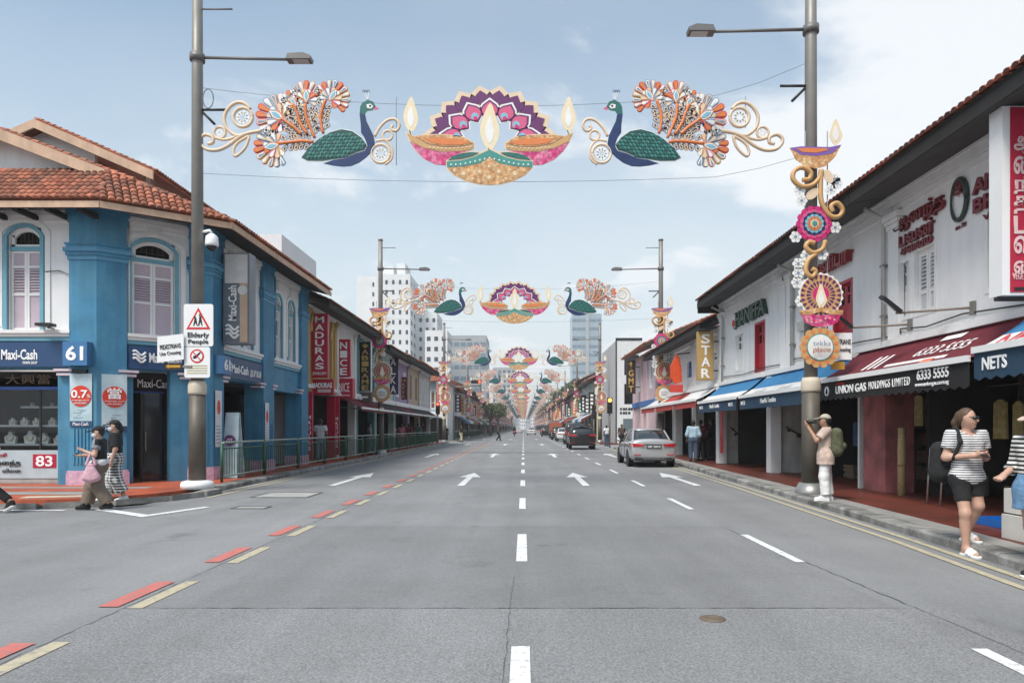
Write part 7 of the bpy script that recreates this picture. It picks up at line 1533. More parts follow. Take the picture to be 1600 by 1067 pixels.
p.body(); p.top(BLK, .85, .84, .028, 1.08); p.bottom(CHK, 1.75, .045, .05); p.shoes(WHT, WHT); p.hair(HAIRK, tail=True); p.face(False, MASKW); p.cap(BLK, True)
# 6 walker leaving at the far side
p = Person('person in white shirt and black trousers stepping away before the jewellery window', (-9.42, 11.9, 0), R(-90), 1.68, SKIN2, .014, pose=dict(look=(0, -1, 0), kL=(.1, -.12, .48), aL=(.1, -.26, .09), kR=(-.1, .08, .44), aR=(-.1, .40, .20), fR=(0, -.07, -.13), wL=(.24, .10, .88), eL=(.24, .10, 1.1)))
p.body(); p.top(WHT, 1.7, .84, .02); p.bottom(BLK, 1.9, .02, .01); p.shoes(BLK, WHT); p.hair(HAIRK); p.face()
# farther people
def simple(label, x, d, rz, H, top_m, bot_m, skin, hair_m=HAIRK, sleeve=.6, z=.115, h=.02, stride=.0, hat=None, group=None, hem=.84, seed=0):
    random.seed(100+seed); a = random.uniform(-.06, .06)
    p = Person(label, (x, d, z), rz, H, skin, h, group=group, pose=dict(look=(a*3, -1, 0), kR=(-.10, -.02-stride*.6, .47), aR=(-.10, .03-stride, .09), kL=(.10, -.02, .47), aL=(.10, .03+stride, .09+stride*.2), eL=(.24, .03+a, 1.09), wL=(.24, -.08+stride*.4, .87), eR=(-.24, .03, 1.09), wR=(-.24, -.06-stride*.4, .87)))
    p.body(fingers=h < .016); p.top(top_m, sleeve, hem, .022); p.bottom(bot_m, 1.88, .02, .02); p.shoes(BLK); p.hair(hair_m)
    if hat: p.cap(hat)
    return p
LBL = cloth('light_blue', (.36, .50, .60)); MRN = cloth('maroon', (.16, .02, .035)); JNS = cloth('jeans', (.05, .075, .12)); JNL = cloth('pale_jeans', (.20, .25, .30)); PLV = cloth('plaid_dark', (.10, .07, .06), var=.5, scale=20); SAR = cloth('sari_pink', (.45, .16, .20)); YEL = cloth('sand', (.50, .44, .28)); GRN = cloth('bottle_green', (.04, .12, .09))
simple('man in pale grey shirt and faded jeans seen from behind at the MADURAS door', -8.12, 27.3, R(180), 1.72, cloth('pale_grey', (.50, .52, .55)), JNL, SKIN3, seed=1, h=.016)
simple('man in light blue shirt standing by the silver car', 6.86, 27.6, R(170), 1.68, LBL, JNS, SKIN3, seed=2, h=.016, sleeve=1.4)
simple('man in maroon shirt beside the man in light blue', 7.36, 28.4, R(195), 1.72, MRN, BLK, SKIN3, seed=3, h=.018)
simple('man in dark shirt standing behind the silver car under the red awning', 7.95, 28.9, R(200), 1.75, BLK, BLK, SKIN3, seed=4, h=.02)
simple('pedestrian in dark plaid shirt walking by the pink corner house', 7.05, 49.0, R(0), 1.75, PLV, BLK, SKIN3, seed=5, stride=.14, z=.0)
simple('pedestrian in white shirt waiting by the amber traffic light', 6.75, 55.5, R(200), 1.7, WHT, JNS, SKIN3, seed=6, z=0)
simple('pedestrian in black under the right-hand traffic light', 5.9, 61, R(10), 1.74, BLK, BLK, SKIN3, seed=7)
simple('woman in grey standing by the second lamp post', -7.95, 35.2, R(120), 1.62, GRYC, GRYC, SKIN3, seed=8, hem=.7)
for i, (x, d, rz, t_, b_, lab) in enumerate(((-8.6, 45.0, 150, WHT, JNS, 'shopper in white shirt behind the railing by the ALKA shop'), (-8.3, 46.4, 30, SAR, SAR, 'woman in pink sari behind the railing by the NATYA sign'), (-8.0, 47.6, 190, MRN, MRN, 'shopper in maroon behind the railing by the NATYA sign'), (-8.5, 49.0, 0, YEL, BRN, 'shopper in sand-coloured top at the end awning'), (-8.1, 52.5, 200, GRN, BLK, 'shopper in green top at the end awning'), (-8.4, 57.0, 20, BLK, JNS, 'shopper in black near the side street kerb'))):
    simple(lab, x, d, R(rz), 1.6+.03*i, t_, b_, SKIN3, seed=10+i, h=.024)
simple('walker in black waiting at the mouth of the side street', -7.5, 66.0, R(20), 1.7, BLK, BLK, SKIN3, z=0, seed=20, h=.024, stride=.1)
simple('walker in black top and sand trousers crossing the side street', -6.5, 71.0, R(60), 1.68, BLK, YEL, SKIN3, z=0, seed=21, h=.024, stride=.2)
simple('jaywalker in dark clothes crossing the main street', -2.85, 78.0, R(80), 1.76, PLV, BLK, SKIN3, z=0, seed=22, h=.024, stride=.22)
random.seed(11)
# ------------------------------------------------------------------ vehicles
TYRE = mat('tyre', (.015, .015, .015), .9, .1); RIM = mat('alloy_rim', (.35, .35, .36), .3, .05, metal=.8); TLR = mat('tail_lamp_red', (.45, .012, .015), .25, 0, coat=.5); TLON = mat('tail_lamp_lit', (.8, .05, .03), .3, 0, emit=(1, .10, .06, 2.0)); PLATE = mat('plate_black', (.015, .015, .015), .4, 0); CHROME = mat('chrome', (.7, .7, .7), .15, 0, metal=1); CGL = mat('car_glass', (.02, .026, .03), .04, 0, spec=.8); TRIMK = mat('black_plastic', (.02, .02, .02), .6, .1)
def car_paint(name, c, metal=.5): return mat('car_'+name, c, .28, .02, 3, metal=metal, coat=1.0)
def loft(secs, y, closed_ends=True):
    """secs: list of half sections [(x, z)...] from bottom centre up to top centre, one for each y."""
    b = MB(); k = len(secs[0]); vs = []; fs = []
    for s, yy in zip(secs, y):
        vs += [(p[0], yy, p[1]) for p in s]+[(-p[0], yy, p[1]) for p in s[-2:0:-1]]
    n = 2*k-2
    for i in range(len(secs)-1):
        for j in range(n): fs.append((i*n+j, i*n+(j+1) % n, (i+1)*n+(j+1) % n, (i+1)*n+j))
    fs += [tuple(range(n))[::-1], tuple((len(secs)-1)*n+j for j in range(n))]; b.add(vs, fs, True); return b
def subsurf(o, lv=2):
    m = o.modifiers.new('smooth', 'SUBSURF'); m.levels = lv; m.render_levels = lv; return o
def car(label, x, d, paint_m, kind='sedan', plate='', rz=0.0, detail=True, group=None, lit=True):
    """Rear bumper at distance d, driving away from the camera."""
    L_, W_, Hh, deck, belt = {'sedan': (4.6, 1.77, 1.46, 1.05, .93), 'suv': (4.35, 1.83, 1.62, 1.05, 1.02), 'van': (4.7, 1.78, 1.92, 1.15, 1.1)}[kind]
    t = thing('car' if kind != 'van' else 'van', label, 'car' if kind != 'van' else 'van', (x, d+L_/2, 0), group, rz); w = W_/2
    B = Matrix.Translation((x, d+L_/2, 0)) @ Matrix.Rotation(rz, 4, 'Z') @ Matrix.Translation((0, -L_/2, 0))
    def put(b, name, m, parent=None, ss=0):
        me = b.mesh(name, m); me.transform(B); o = link(name, me, t)
        if parent is not None: o.parent = parent; o.matrix_parent_inverse = Matrix.Identity(4); me.transform(PINV[t.name])
        if ss: subsurf(o, ss)
        return o
    def sec(hw, zb, zs, zt, crown): return [(0, zb), (hw*.80, zb), (hw*.96, zb+.10), (hw, zb+.30), (hw*.995, zs-.10), (hw*.95, zs), (hw*.80, zt), (0, zt+crown)]
    if kind == 'sedan': st = [(0, .90, .42, .88, .98, .02), (.06, .97, .30, .92, 1.05, .03), (.25, 1.0, .22, .95, 1.08, .03), (.8, 1.0, .20, .95, 1.05, .02), (1.6, 1.0, .20, .93, .98, .02), (3.0, 1.0, .20, .92, .96, .03), (3.5, .99, .20, .88, .92, .04), (4.2, .95, .22, .74, .78, .04), (4.5, .86, .26, .66, .69, .03), (4.6, .72, .34, .58, .62, .02)]
    else: st = [(0, .90, .45, .98, 1.06, .02), (.05, .97, .34, 1.0, 1.10, .02), (.2, 1.0, .26, 1.02, 1.10, .02), (.9, 1.0, .24, 1.02, 1.08, .02), (1.6, 1.0, .24, 1.02, 1.06, .02), (3.0, 1.0, .24, 1.0, 1.04, .03), (3.4, .99, .24, .96, 1.0, .04), (L_-.4, .95, .26, .84, .9, .04), (L_-.1, .86, .30, .74, .78, .03), (L_, .74, .38, .64, .68, .02)]
    body = put(loft([sec(w*a, b_, c, e, f) for _, a, b_, c, e, f in st], [q[0] for q in st]), 'body', paint_m, ss=2 if detail else 1)
    # glasshouse
    def cab(hw0, hw1, zb, zt): return [(0, zb), (hw0, zb), (hw0*.99, zb+.05), (hw1*1.03, zt-.10), (hw1*.92, zt-.015), (0, zt+.02)]
    if kind == 'sedan': cs_ = [(.42, .62, .60, .98, 1.03), (.62, .86, .66, .98, 1.14), (1.25, .90, .70, .95, 1.42), (1.9, .91, .72, .93, 1.45), (2.6, .90, .70, .93, 1.40), (3.35, .84, .70, .92, 1.0), (3.5, .7, .6, .9, .94)]
    elif kind == 'suv': cs_ = [(.14, .82, .68, 1.05, 1.12), (.30, .90, .74, 1.02, 1.42), (.52, .92, .76, 1.02, 1.58), (1.9, .92, .76, 1.02, 1.61), (2.5, .90, .74, 1.0, 1.54), (3.2, .85, .70, .98, 1.08), (3.35, .7, .6, .95, 1.0)]
    else: cs_ = [(.08, .90, .82, 1.05, 1.15), (.12, .95, .86, 1.05, 1.78), (.3, .95, .86, 1.05, 1.9), (2.6, .95, .86, 1.05, 1.92), (3.3, .92, .82, 1.05, 1.75), (3.9, .88, .75, 1.0, 1.1), (4.0, .7, .6, .95, 1.0)]
    gh = put(loft([cab(w*a, w*b_, c, e) for _, a, b_, c, e in cs_], [q[0] for q in cs_]), 'windows', CGL, ss=1)
    # painted roof and pillars, a little proud of the glass
    roof = []; ys_ = []
    for y_, a, b_, c, e in cs_[2:-2]: roof.append([(0, e-.03), (w*b_*.98, e-.05), (w*b_*1.02, e-.03), (w*b_*.93, e+.018), (0, e+.045)]); ys_.append(y_)
    put(loft(roof, ys_), 'roof', paint_m, ss=1)
    for sx in (-1, 1):
        def pil(a, b_, wd):
            bb = MB(); (y0, x0, z0), (y1, x1, z1) = a, b_; o_ = .014
            bb.add([(sx*(x0+o_), y0-wd, z0), (sx*(x0+o_), y0+wd, z0), (sx*(x1+o_), y1+wd*.6, z1), (sx*(x1+o_), y1-wd*.6, z1), (sx*(x0-.05), y0-wd, z0), (sx*(x0-.05), y0+wd, z0), (sx*(x1-.05), y1+wd*.6, z1), (sx*(x1-.05), y1-wd*.6, z1)], [(0, 1, 2, 3), (4, 5, 6, 7), (0, 1, 5, 4), (1, 2, 6, 5), (2, 3, 7, 6), (3, 0, 4, 7)]); put(bb, 'pillar', paint_m)
        i0, i1, i2 = cs_[1], cs_[2], cs_[3]
        pil((i0[0]+.02, w*i0[1]*.97, i0[3]), (i1[0]+.02, w*i1[2]*.99, i1[4]-.02), .10); pil((i2[0]+.25, w*.905, i2[3]+.02), (i2[0]+.2, w*i2[2]*.99, i2[4]-.02), .04); pil((cs_[-2][0]-.05, w*cs_[-2][1]*.98, cs_[-2][3]+.05), (cs_[-3][0], w*cs_[-3][2], cs_[-3][4]-.02), .05)
    # wheels
    r = .315 if kind == 'sedan' else .345
    for yy in (.88, L_-.92):
        for sx in (-1, 1):
            c = sx*(w-.11)
            wh = put(MB().lathe([(r*.62, -.10), (r*.97, -.105), (r, -.07), (r, .07), (r*.97, .105), (r*.62, .10)], (c, yy, r), 22, 0), 'wheel', TYRE)
            rb = MB(); rb.lathe([(r*.64, -.06), (r*.64, .06)], (c+sx*.03, yy, r), 18, 0); put(rb, 'rim', RIM, wh)
            sp = MB()
            for q in range(5):
                a = 2*math.pi*q/5; sp.tube([(c+sx*.095, yy, r), (c+sx*.09, yy+r*.6*math.cos(a), r+r*.6*math.sin(a))], .028, 5)
            if detail: put(sp, 'spokes', RIM, wh)
            put(MB().lathe([(r*1.16, -.02), (r*1.16, .02)], (sx*(w-.02), yy, r+.01), 22, 0), 'wheel_arch', TRIMK)
    # rear end
    if kind == 'sedan':
        lamp_z, lamp_h, lx0, lx1, pz = .84, .07, .40, .86, .79
    elif kind == 'suv': lamp_z, lamp_h, lx0, lx1, pz = .98, .08, .45, .88, .92
    else: lamp_z, lamp_h, lx0, lx1, pz = 1.02, .20, .74, .90, .72
    for sx in (-1, 1):
        lp = MB(); OF = lambda P: [(x_*1.015, y_-.045, z_) for x_, y_, z_ in P]; lp.add(OF([(sx*w*lx0, -.012, lamp_z-lamp_h*.5), (sx*w*lx1, .055, lamp_z-lamp_h), (sx*w*.985, .26, lamp_z-lamp_h*.4), (sx*w*.985, .30, lamp_z+lamp_h*.9), (sx*w*lx1, .045, lamp_z+lamp_h), (sx*w*lx0, -.004, lamp_z+lamp_h*.5), (sx*w*lx0, .12, lamp_z), (sx*w*lx1, .2, lamp_z)]), [(0, 1, 4, 5), (1, 2, 3, 4), (0, 5, 6), (1, 0, 6, 7), (4, 5, 6, 7), (2, 3, 7)]); tl = put(lp, 'tail_lamp', TLR)
        if detail: put(MB().box(min(sx*w*(lx1-.16), sx*w*(lx1-.02)), max(sx*w*(lx1-.16), sx*w*(lx1-.02)), -.03, .03, lamp_z-lamp_h*.35, lamp_z+lamp_h*.4), 'lit_segment', TLON if lit else TLR, tl)
        put(MB().ball((sx*(w+.07), 3.05, belt+.07), (.09, .06, .07), 8, 6), 'wing_mirror', paint_m)
        if detail: put(MB().box(min(sx*w*.55, sx*w*.85), max(sx*w*.55, sx*w*.85), -.018, .06, .47, .50), 'bumper_reflector', TLR)
    put(MB().box(-.28, .28, -.035, .03, pz-.065, pz+.065), 'plate', PLATE)
    if plate:
        me = text_mesh(plate, .01, .5); co = np.empty(len(me.vertices)*3, np.float32); me.vertices.foreach_get('co', co); co = co.reshape(-1, 3); lo, hi = co.min(0), co.max(0); co = (co-lo)/(hi-lo+1e-6)
        me.vertices.foreach_set('co', np.stack([(co[:, 0]-.5)*.48, -.036-co[:, 2]*.004, pz+(co[:, 1]-.5)*.075], 1).astype(np.float32).ravel()); me.materials.clear(); me.materials.append(EMW); me.transform(B); link('plate_lettering', me, t)
    if detail:
        put(MB().box(-.42, .42, -.022, .05, pz+.085, pz+.115), 'chrome_strip', CHROME if kind == 'sedan' else paint_m); put(MB().box(-w*.8, w*.8, .0, .12, .26, .36), 'bumper_valance', TRIMK)
        if kind == 'sedan': put(MB().box(-w*.45, w*.45, -.006, .06, .325, .345), 'valance_trim', CHROME)
        put(MB().tube([(.45, .05, .27), (.45, .3, .27)], .035, 8), 'exhaust', CHROME)
        for sx in (-1, 1):
            for yy in (1.75, 2.75): put(MB().box(sx*w-.005 if sx > 0 else -w-.006, sx*w+.006 if sx > 0 else -w+.005, yy-.003, yy+.003, .32, belt), 'door_gap', TRIMK)
            for yy in (1.9, 2.9): put(MB().box(min(sx*w*.985, sx*(w+.012)), max(sx*w*.985, sx*(w+.012)), yy, yy+.18, belt-.12, belt-.095), 'door_handle', paint_m)
    if kind == 'suv': put(MB().box(-w*.72, w*.72, .34, .62, 1.585, 1.61), 'spoiler', paint_m)
    return t
SIL = car_paint('silver', (.52, .53, .54), .55); CBK = car_paint('black', (.012, .012, .013), .2); CWH = car_paint('white', (.72, .72, .72), 0); CDG = car_paint('dark_grey', (.06, .062, .065), .5); CRD = car_paint('dark_red', (.2, .02, .02), .3)
car('silver sedan stopped at the kerb with brake lights on', 4.93, 25.6, SIL, 'sedan', 'SMK 9087G', R(-1.0))
car('black sport utility car ahead of the silver sedan', 4.05, 46.5, CBK, 'suv', '', R(-.5), lit=False)
car('dark grey van ahead of the black sport utility car', 4.6, 60.0, CDG, 'van', '', 0, False)
for x, d, m_, k_, lab in ((4.5, 74, CWH, 'sedan', 'white sedan ahead of the dark grey van'), (4.4, 84, CDG, 'suv', 'dark grey car in the queue behind the orange-topped truck'), (3.9, 112, CBK, 'suv', 'black car beyond the orange-topped truck'), (1.6, 140, CWH, 'sedan', 'distant white sedan in the middle lane'), (4.3, 128, CWH, 'suv', 'distant white car by the kerb'), (-1.4, 190, CWH, 'sedan', 'very distant white sedan near the centre line'), (2.2, 176, CDG, 'suv', 'very distant dark car in the middle lane'), (4.6, 150, CRD, 'sedan', 'distant dark red sedan by the kerb')):
    car(lab, x, d, m_, k_, '', 0, False)
tr = thing('truck', 'small truck with orange canvas top in the queue of cars', 'truck', (4.5, 97, 0))
MB().box(3.6, 5.4, 95, 98.5, .75, 1.1).build('bed', CDG, tr); MB().box(3.65, 5.35, 95.05, 98.4, 1.1, 2.2).build('canvas_top', mat('orange_canvas', (.38, .10, .05), .8, .1), tr); MB().box(3.7, 5.3, 98.6, 100.2, .6, 2.2).build('cab', CWH, tr)
for xx in (3.85, 5.15):
    for yy in (96, 99.6): MB().lathe([(.38, -.1), (.38, .1)], (xx, yy, .38), 14, 0).build('wheel', TYRE, tr)
mo = thing('motorbike', 'motorbike with rider far down the street', 'motorbike', (-1.55, 118, 0))
for yy in (117.4, 118.7): MB().lathe([(.2, -.05), (.3, -.06), (.3, .06), (.2, .05)], (-1.55, yy, .3), 14, 0).build('wheel', TYRE, mo)
MB().prism([(117.3, .75), (117.6, .5), (118.3, .45), (118.7, .75), (118.5, .98), (118.2, .85), (117.5, .88)], -1.68, -1.42, 0).build('body', CBK, mo); MB().tube([(-1.9, 118.5, 1.05), (-1.2, 118.5, 1.05)], .03, 6).build('handlebar', BLACK, mo); MB().ball((-1.55, 117.28, .8), (.08, .04, .05), 8, 5).build('tail_lamp', TLON, mo)
p = Person('motorbike rider in dark jacket and helmet', (-1.55, 117.95, 0), R(180), 1.7, SKIN3, .026, pose=dict(hL=(.1, 0, .86), hR=(-.1, 0, .86), kL=(.2, -.38, .72), kR=(-.2, -.38, .72), aL=(.18, -.2, .32), aR=(-.18, -.2, .32), wL=(.3, -.5, 1.08), wR=(-.3, -.5, 1.08)))
p.body(False); p.top(BLK, 1.8, .84, .03); p.bottom(JNS, 1.9, .02, .02); p.mesh('helmet', blend([('e', p.J['head']+V3(0, 0, .02), (.13, .14, .14), .02)], .03), CBK)
# ------------------------------------------------------------------ farther buildings, towers, trees
random.seed(23)
# hip-roofed corner house beyond the left side street
hb = thing('corner_house', 'corner house with orange hipped roof facing the side street', 'building', (-11, 78, 0)); fr = Frame((0, 74, 0), (1, 0, 0)); x0, x1 = -14.5, -8.4
b = MB(fr); ops = [(x0+.9+1.75*i, x0+1.9+1.75*i, 3.5, 5.6) for i in range(3)]; wall_open(b, x0, x1, 2.9, 6.5, ops); b.build('upper_wall', PAL['sky'], hb)
for q in ops: box_window(fr, hb, *q, WOOD, TRIM, 'louvre')
MB().quad((x1, 74, 0), (x1, 83, 0), (x1, 83, 6.5), (x1, 74, 6.5)).build('side_wall', PAL['white'], hb); MB().box(x0, x1-.1, 75.6, 75.8, 0, 2.9).build('shop_wall', SHADE, hb); MB().box(x0, x1, 74, 75.6, 2.82, 2.9).build('ceiling', SHADE, hb)
for i in range(4): MB(fr).box(x0+.1+i*1.93, x0+.45+i*1.93, -.35, 0, .1, 2.9).build('pier', PAL['white'], hb)
MB(fr).box(x0, x1, 0, .05, 2.5, 3.2).build('white_fascia', SIGNWHITE, hb); MB(fr).box(x0+.02, x1-.02, -.2, -.15, 2.95, 6.4).build('dark_core', DARK, hb)
ro = .7; E = [(x0-ro, 74-ro, 6.5), (x1+ro, 74-ro, 6.5), (x1+ro, 83, 6.5), (x0-ro, 83, 6.5)]; ap = ((x0+x1)/2, 78, 9.0); ap2 = ((x0+x1)/2, 83, 9.0)
tile_facet([E[0], E[1], ap], (0, 1), hb, 0, pitch=(.26, .36)); tile_facet([E[1], E[2], ap2, ap], (0, 1), hb, 0, pitch=(.26, .36)); tile_facet([E[3], E[0], ap, ap2], (0, 1), hb, 0, pitch=(.26, .36))
bd = thing('banner', 'orange festival banner with sunburst lamp on a post by the corner house', 'banner', (xpx(690, 70), 70, 2)); xx = xpx(690, 72); MB().box(xpx(683, 72), xpx(701, 72), 72, 72.06, zpx(635, 72), zpx(602, 72)).build('cloth', paint('banner_orange', (.55, .13, .06)), bd); MB().lathe([(.42, 0), (.42, .03)], (xx+.1, 71.95, zpx(612, 72)), 16, 1).build('sunburst', AGOLD, bd); MB().lathe([(.4, 0), (.4, .03)], (xx+.1, 71.95, zpx(629, 72)), 16, 1).build('disc', AWH, bd); MB().tube([(xpx(683, 72), 72.1, .1), (xpx(683, 72), 72.1, 6.4)], .06, 6).build('pole', STEEL, bd)
# pink corner house on the right
pk_ = thing('pink_corner_house', 'pink corner house with blue band and tiled gable roof', 'building', (11, 43, 0)); X = 7.8; d0, d1 = 39.6, 48.3; fr = Frame((X, 0, 0), (0, -1, 0))
ops = [(-42.2, -41.2, 3.9, 5.6), (-46.4, -45.4, 3.9, 5.6)]; b = MB(fr); wall_open(b, -d1, -d0, .1, 6.3, ops+[(-44.6, -43.2, .1, 2.7)]); b.build('street_wall', PAL['pink'], pk_)
for q in ops: box_window(fr, pk_, *q, paint('blue_shutter', (.06, .16, .40)), TRIM, 'louvre')
f2 = front(d0, 0); b = MB(f2); wall_open(b, X, 14, .1, 6.3, [(8.6, 9.4, 3.9, 5.6), (9.2, 11, .1, 2.7)]); b.build('end_wall', PAL['pink'], pk_); box_window(f2, pk_, 8.6, 9.4, 3.9, 5.6, MATS['blue_shutter'], TRIM)
for q in (-d1+.25, -44.9, -42.9, -d0-.25): pilaster(fr, q, .4, .1, 6.1, .09, PAL['pink'], pk_)
MB(fr).box(-d1, -d0+.06, .0, .12, 2.85, 3.2).build('blue_band', paint('band_blue', (.05, .16, .42)), pk_); MB(f2).box(X-.12, 14, 0, .12, 2.85, 3.2).build('blue_band', MATS['band_blue'], pk_); MB(fr).box(-d1+.1, -d0-.1, -2, -1.9, .1, 6).build('inner_wall', DARK, pk_)
tile_facet([(X-.8, d0-.5, 6.35), (X-.8, d1+.5, 6.35), (11, d1+.5, 8.0), (11, d0-.5, 8.0)], (0, 1), pk_, 0, pitch=(.22, .32)); MB().prism([(X, 6.3), (11, 7.85), (14.2, 6.3)], d0-.0, d0+.1).build('gable', PAL['pink'], pk_)
MB().prism([(X-.85, 6.12), (11, 7.78), (11, 7.98), (X-.85, 6.32)], d0-.55, d0-.45).build('verge_board', SOFFITG, pk_)
# white modern building past the right-hand side street
wb = thing('white_building', 'narrow white three-storey building with black lettering by the traffic light', 'building', (11, 66, 0)); fr = Frame((0, 61, 0), (1, 0, 0)); x0, x1 = 8.3, 10.6
ops = [(9.0, 10.3, 3.6, 5.4), (9.0, 10.3, 6.2, 8.0)]; b = MB(fr); wall_open(b, x0, x1, 0, 9.3, ops); b.build('front_wall', PAL['white'], wb)
for q in ops: box_window(fr, wb, *q, GLASS, BLACK, 'plain')
MB().box(x0-.01, x0+.3, 61.01, 72, 0, 9.3).build('side_wall', PAL['grey'], wb); MB(fr).box(x0-.08, x0+.02, -.02, .06, 0, 9.5).build('black_edge', BLACK, wb); MB(fr).box(x0, x1, -.3, .05, 9.3, 9.5).build('parapet', BLACK, wb)
[MB(fr).box(8.62+.24*q, 8.78+.24*q+.05*(q % 2), .005, .02, z, z+.22).build('letter_block', BLACK, wb) for z, n_ in ((3.05, 6), (2.7, 4)) for q in range(n_)]; MB(fr).box(8.9, 9.8, 0, .03, 1.2, 2.3).build('poster', mat('poster_dark', (.12, .15, .17), .5), wb)
# long rows
names = list(PAL); FABS = [FABM, FABB, FABR, FABK, FABW, mat('green_fabric', (.03, .13, .07), .8)]
COLN = dict(cream='cream', ochre='ochre', pink='pink', mint='pale green', sky='pale blue', grey='grey', lilac='lilac', tan='tan', white='white', rose='brick red', teal='dark teal', maroonw='maroon')
def row(side, d, dend, X):
    i = 0; prev = None
    while d < dend:
        w = random.uniform(4.6, 6.4); c = random.choice([n for n in names if n != prev]); prev = c; i += 1
        gap = 0.0
        zt = random.choice([6.0, 6.3, 6.6, 7.0, 6.2]); far = d > 130
        lf = random.choice([TRIM, WOOD, GREEN, MAUVE])
        shophouse(side, d, d+w-.03, PAL[c], 'distant %s shophouse in the %s row beyond the side street' % (COLN[c], 'railing-side' if side < 0 else 'car-side'), 2, lf, TRIM, zt, aw=random.choice(FABS), detail=1, X=X, group='distant %s shophouses, %s' % (COLN[c], 'railing side' if side < 0 else 'car side'))
        if d < 200 and random.random() < .8:
            m_ = random.choice([SIGNRED, SIGNNAVY, BLACK, MATS['sign_tan'], MATS['sign_purple'], GREEN, AORANGE]); sx = -1 if side < 0 else 1; xa, xb = sorted((X-sx*.15, X-sx*.85)); z0 = random.uniform(3.1, 3.6); hgt = random.uniform(1.4, 2.6)
            s = sign('blade_sign', 'small distant blade sign on the %s row' % ('railing-side' if side < 0 else 'car-side'), ((xa+xb)/2, d+1, z0), 'distant blade signs, %s' % ('railing side' if side < 0 else 'car side')); MB().box(xa, xb, d+1, d+1.15, z0, z0+hgt).build('cabinet', m_, s)
            for q in range(int(hgt/.42)): MB().box(xa+.2, xb-.2, d+.985, d+.999, z0+.12+.42*q, z0+.38+.42*q).build('letter_block', EMW if m_ is not MATS['sign_tan'] else SIGNRED, s)
        d += w+gap
row(-1, 83.2, 430, -8.6); ScaledFrame_KU = ScaledFrame.KU; ScaledFrame.KU = 1.0; row(1, 73.0, 430, 7.9); ScaledFrame.KU = ScaledFrame_KU

# towers behind
TW = mat('tower_white', (.70, .71, .72), .8, .06, .3, streak=.06); TG = mat('tower_grey', (.36, .38, .40), .7, .06, .3); TWIN = mat('tower_window', (.05, .06, .075), .2, .1, 1); TGL = mat('tower_glass', (.30, .38, .44), .25, .06, .2); TGL2 = mat('tower_glass_dark', (.17, .23, .28), .2, .06, .2)
def tower(label, d, p0, p1, ytop, depth, m, cols, fl=3.0, wm=TWIN, wfrac=.45, hfrac=.42, name='apartment_tower', side=None, steps=(), group=None, zlow=9.0, wcols=None):
    x0, x1, zt = xpx(p0, d), xpx(p1, d), zpx(ytop, d); t = thing(name, label, 'building', ((x0+x1)/2, d+depth/2, 0), group); f = front(d)
    MB().box(x0, x1, d, d+depth, 0, zt).build('block', m, t); n = int((zt-zlow-1)/fl); cw = (x1-x0)/cols
    for r_ in range(n):
        z = zt-1.0-fl*(r_+1)+fl*.3
        for c in range(cols):
            if wcols and c not in wcols: continue
            u = x0+cw*(c+.5); MB(f).box(u-cw*wfrac/2, u+cw*wfrac/2, .01, .06, z, z+fl*hfrac).build('window', wm, t)
        if side:
            sx = x1 if side > 0 else x0
            for q in range(3): yy = d+depth*(q+.5)/3; MB().box(sx-.05 if side > 0 else sx-.06, sx+.06 if side > 0 else sx+.05, yy-depth*.08, yy+depth*.08, z, z+fl*hfrac).build('window', wm, t)
    for a, c, h in steps: MB().box(x0+(x1-x0)*a, x0+(x1-x0)*c, d+depth*.2, d+depth*.8, zt, zt+h).build('roof_block', m, t)
    return t
tower('white apartment tower with few windows behind the shophouse roofs', 210, 557, 592, 432, 14, TW, 2, wfrac=.16, wcols=(1,))
tower('tall white apartment tower with rows of dark windows and roof blocks', 205, 588, 641, 428, 16, TW, 5, wfrac=.34, steps=((.1, .45, 3), (.55, .8, 4)), side=1)
tower('white apartment tower with narrow balconies beside the tall tower', 215, 642, 683, 488, 14, TW, 4, wfrac=.42, side=1, steps=((.15, .5, 2),))
tower('white apartment block with dark stair shafts', 200, 664, 699, 516, 12, TW, 3, wfrac=.5, side=1)
tower('grey office block with long glazed storey behind the third garland', 240, 698, 760, 524, 20, TG, 6, fl=4, wm=TGL2, wfrac=.8, hfrac=.35, name='office_block', side=1)
tower('low white block left of the street end', 260, 716, 752, 580, 20, TW, 5, wfrac=.5, name='office_block')
tower('far grey apartment block over the street end', 420, 770, 806, 574, 20, TG, 5, wfrac=.6, name='apartment_tower')
gt = tower('pale blue-grey glass office tower standing over the right-hand roofs', 330, 894, 940, 490, 16, TGL, 6, fl=4.2, wm=TGL2, wfrac=.9, hfrac=.34, name='glass_tower')
x0, x1 = xpx(894, 330), xpx(940, 330); MB().box(x0+(x1-x0)*.45, x0+(x1-x0)*.58, 329.6, 329.95, 0, zpx(488, 330)).build('centre_fin', TG, gt)
tower('small pale block right of the glass tower', 300, 938, 958, 596, 15, PAL['cream'], 3, name='office_block')
tower('white roof block behind the blue corner building', 60, 404, 440, 366, 10, TW, 1, name='roof_tank_block', wfrac=.0, zlow=60)  # plain block standing in for a white roof-top water tank
for i, (p0, p1, yt) in enumerate(((796, 806, 640), (806, 812, 648), (812, 821, 644), (822, 829, 650), (829, 838, 642))): tower('very far pale block closing the end of the street', 640, p0, p1, yt, 10, (TW, TG)[i % 2], 3, fl=3.2, name='far_block', group='far blocks closing the street', zlow=2)

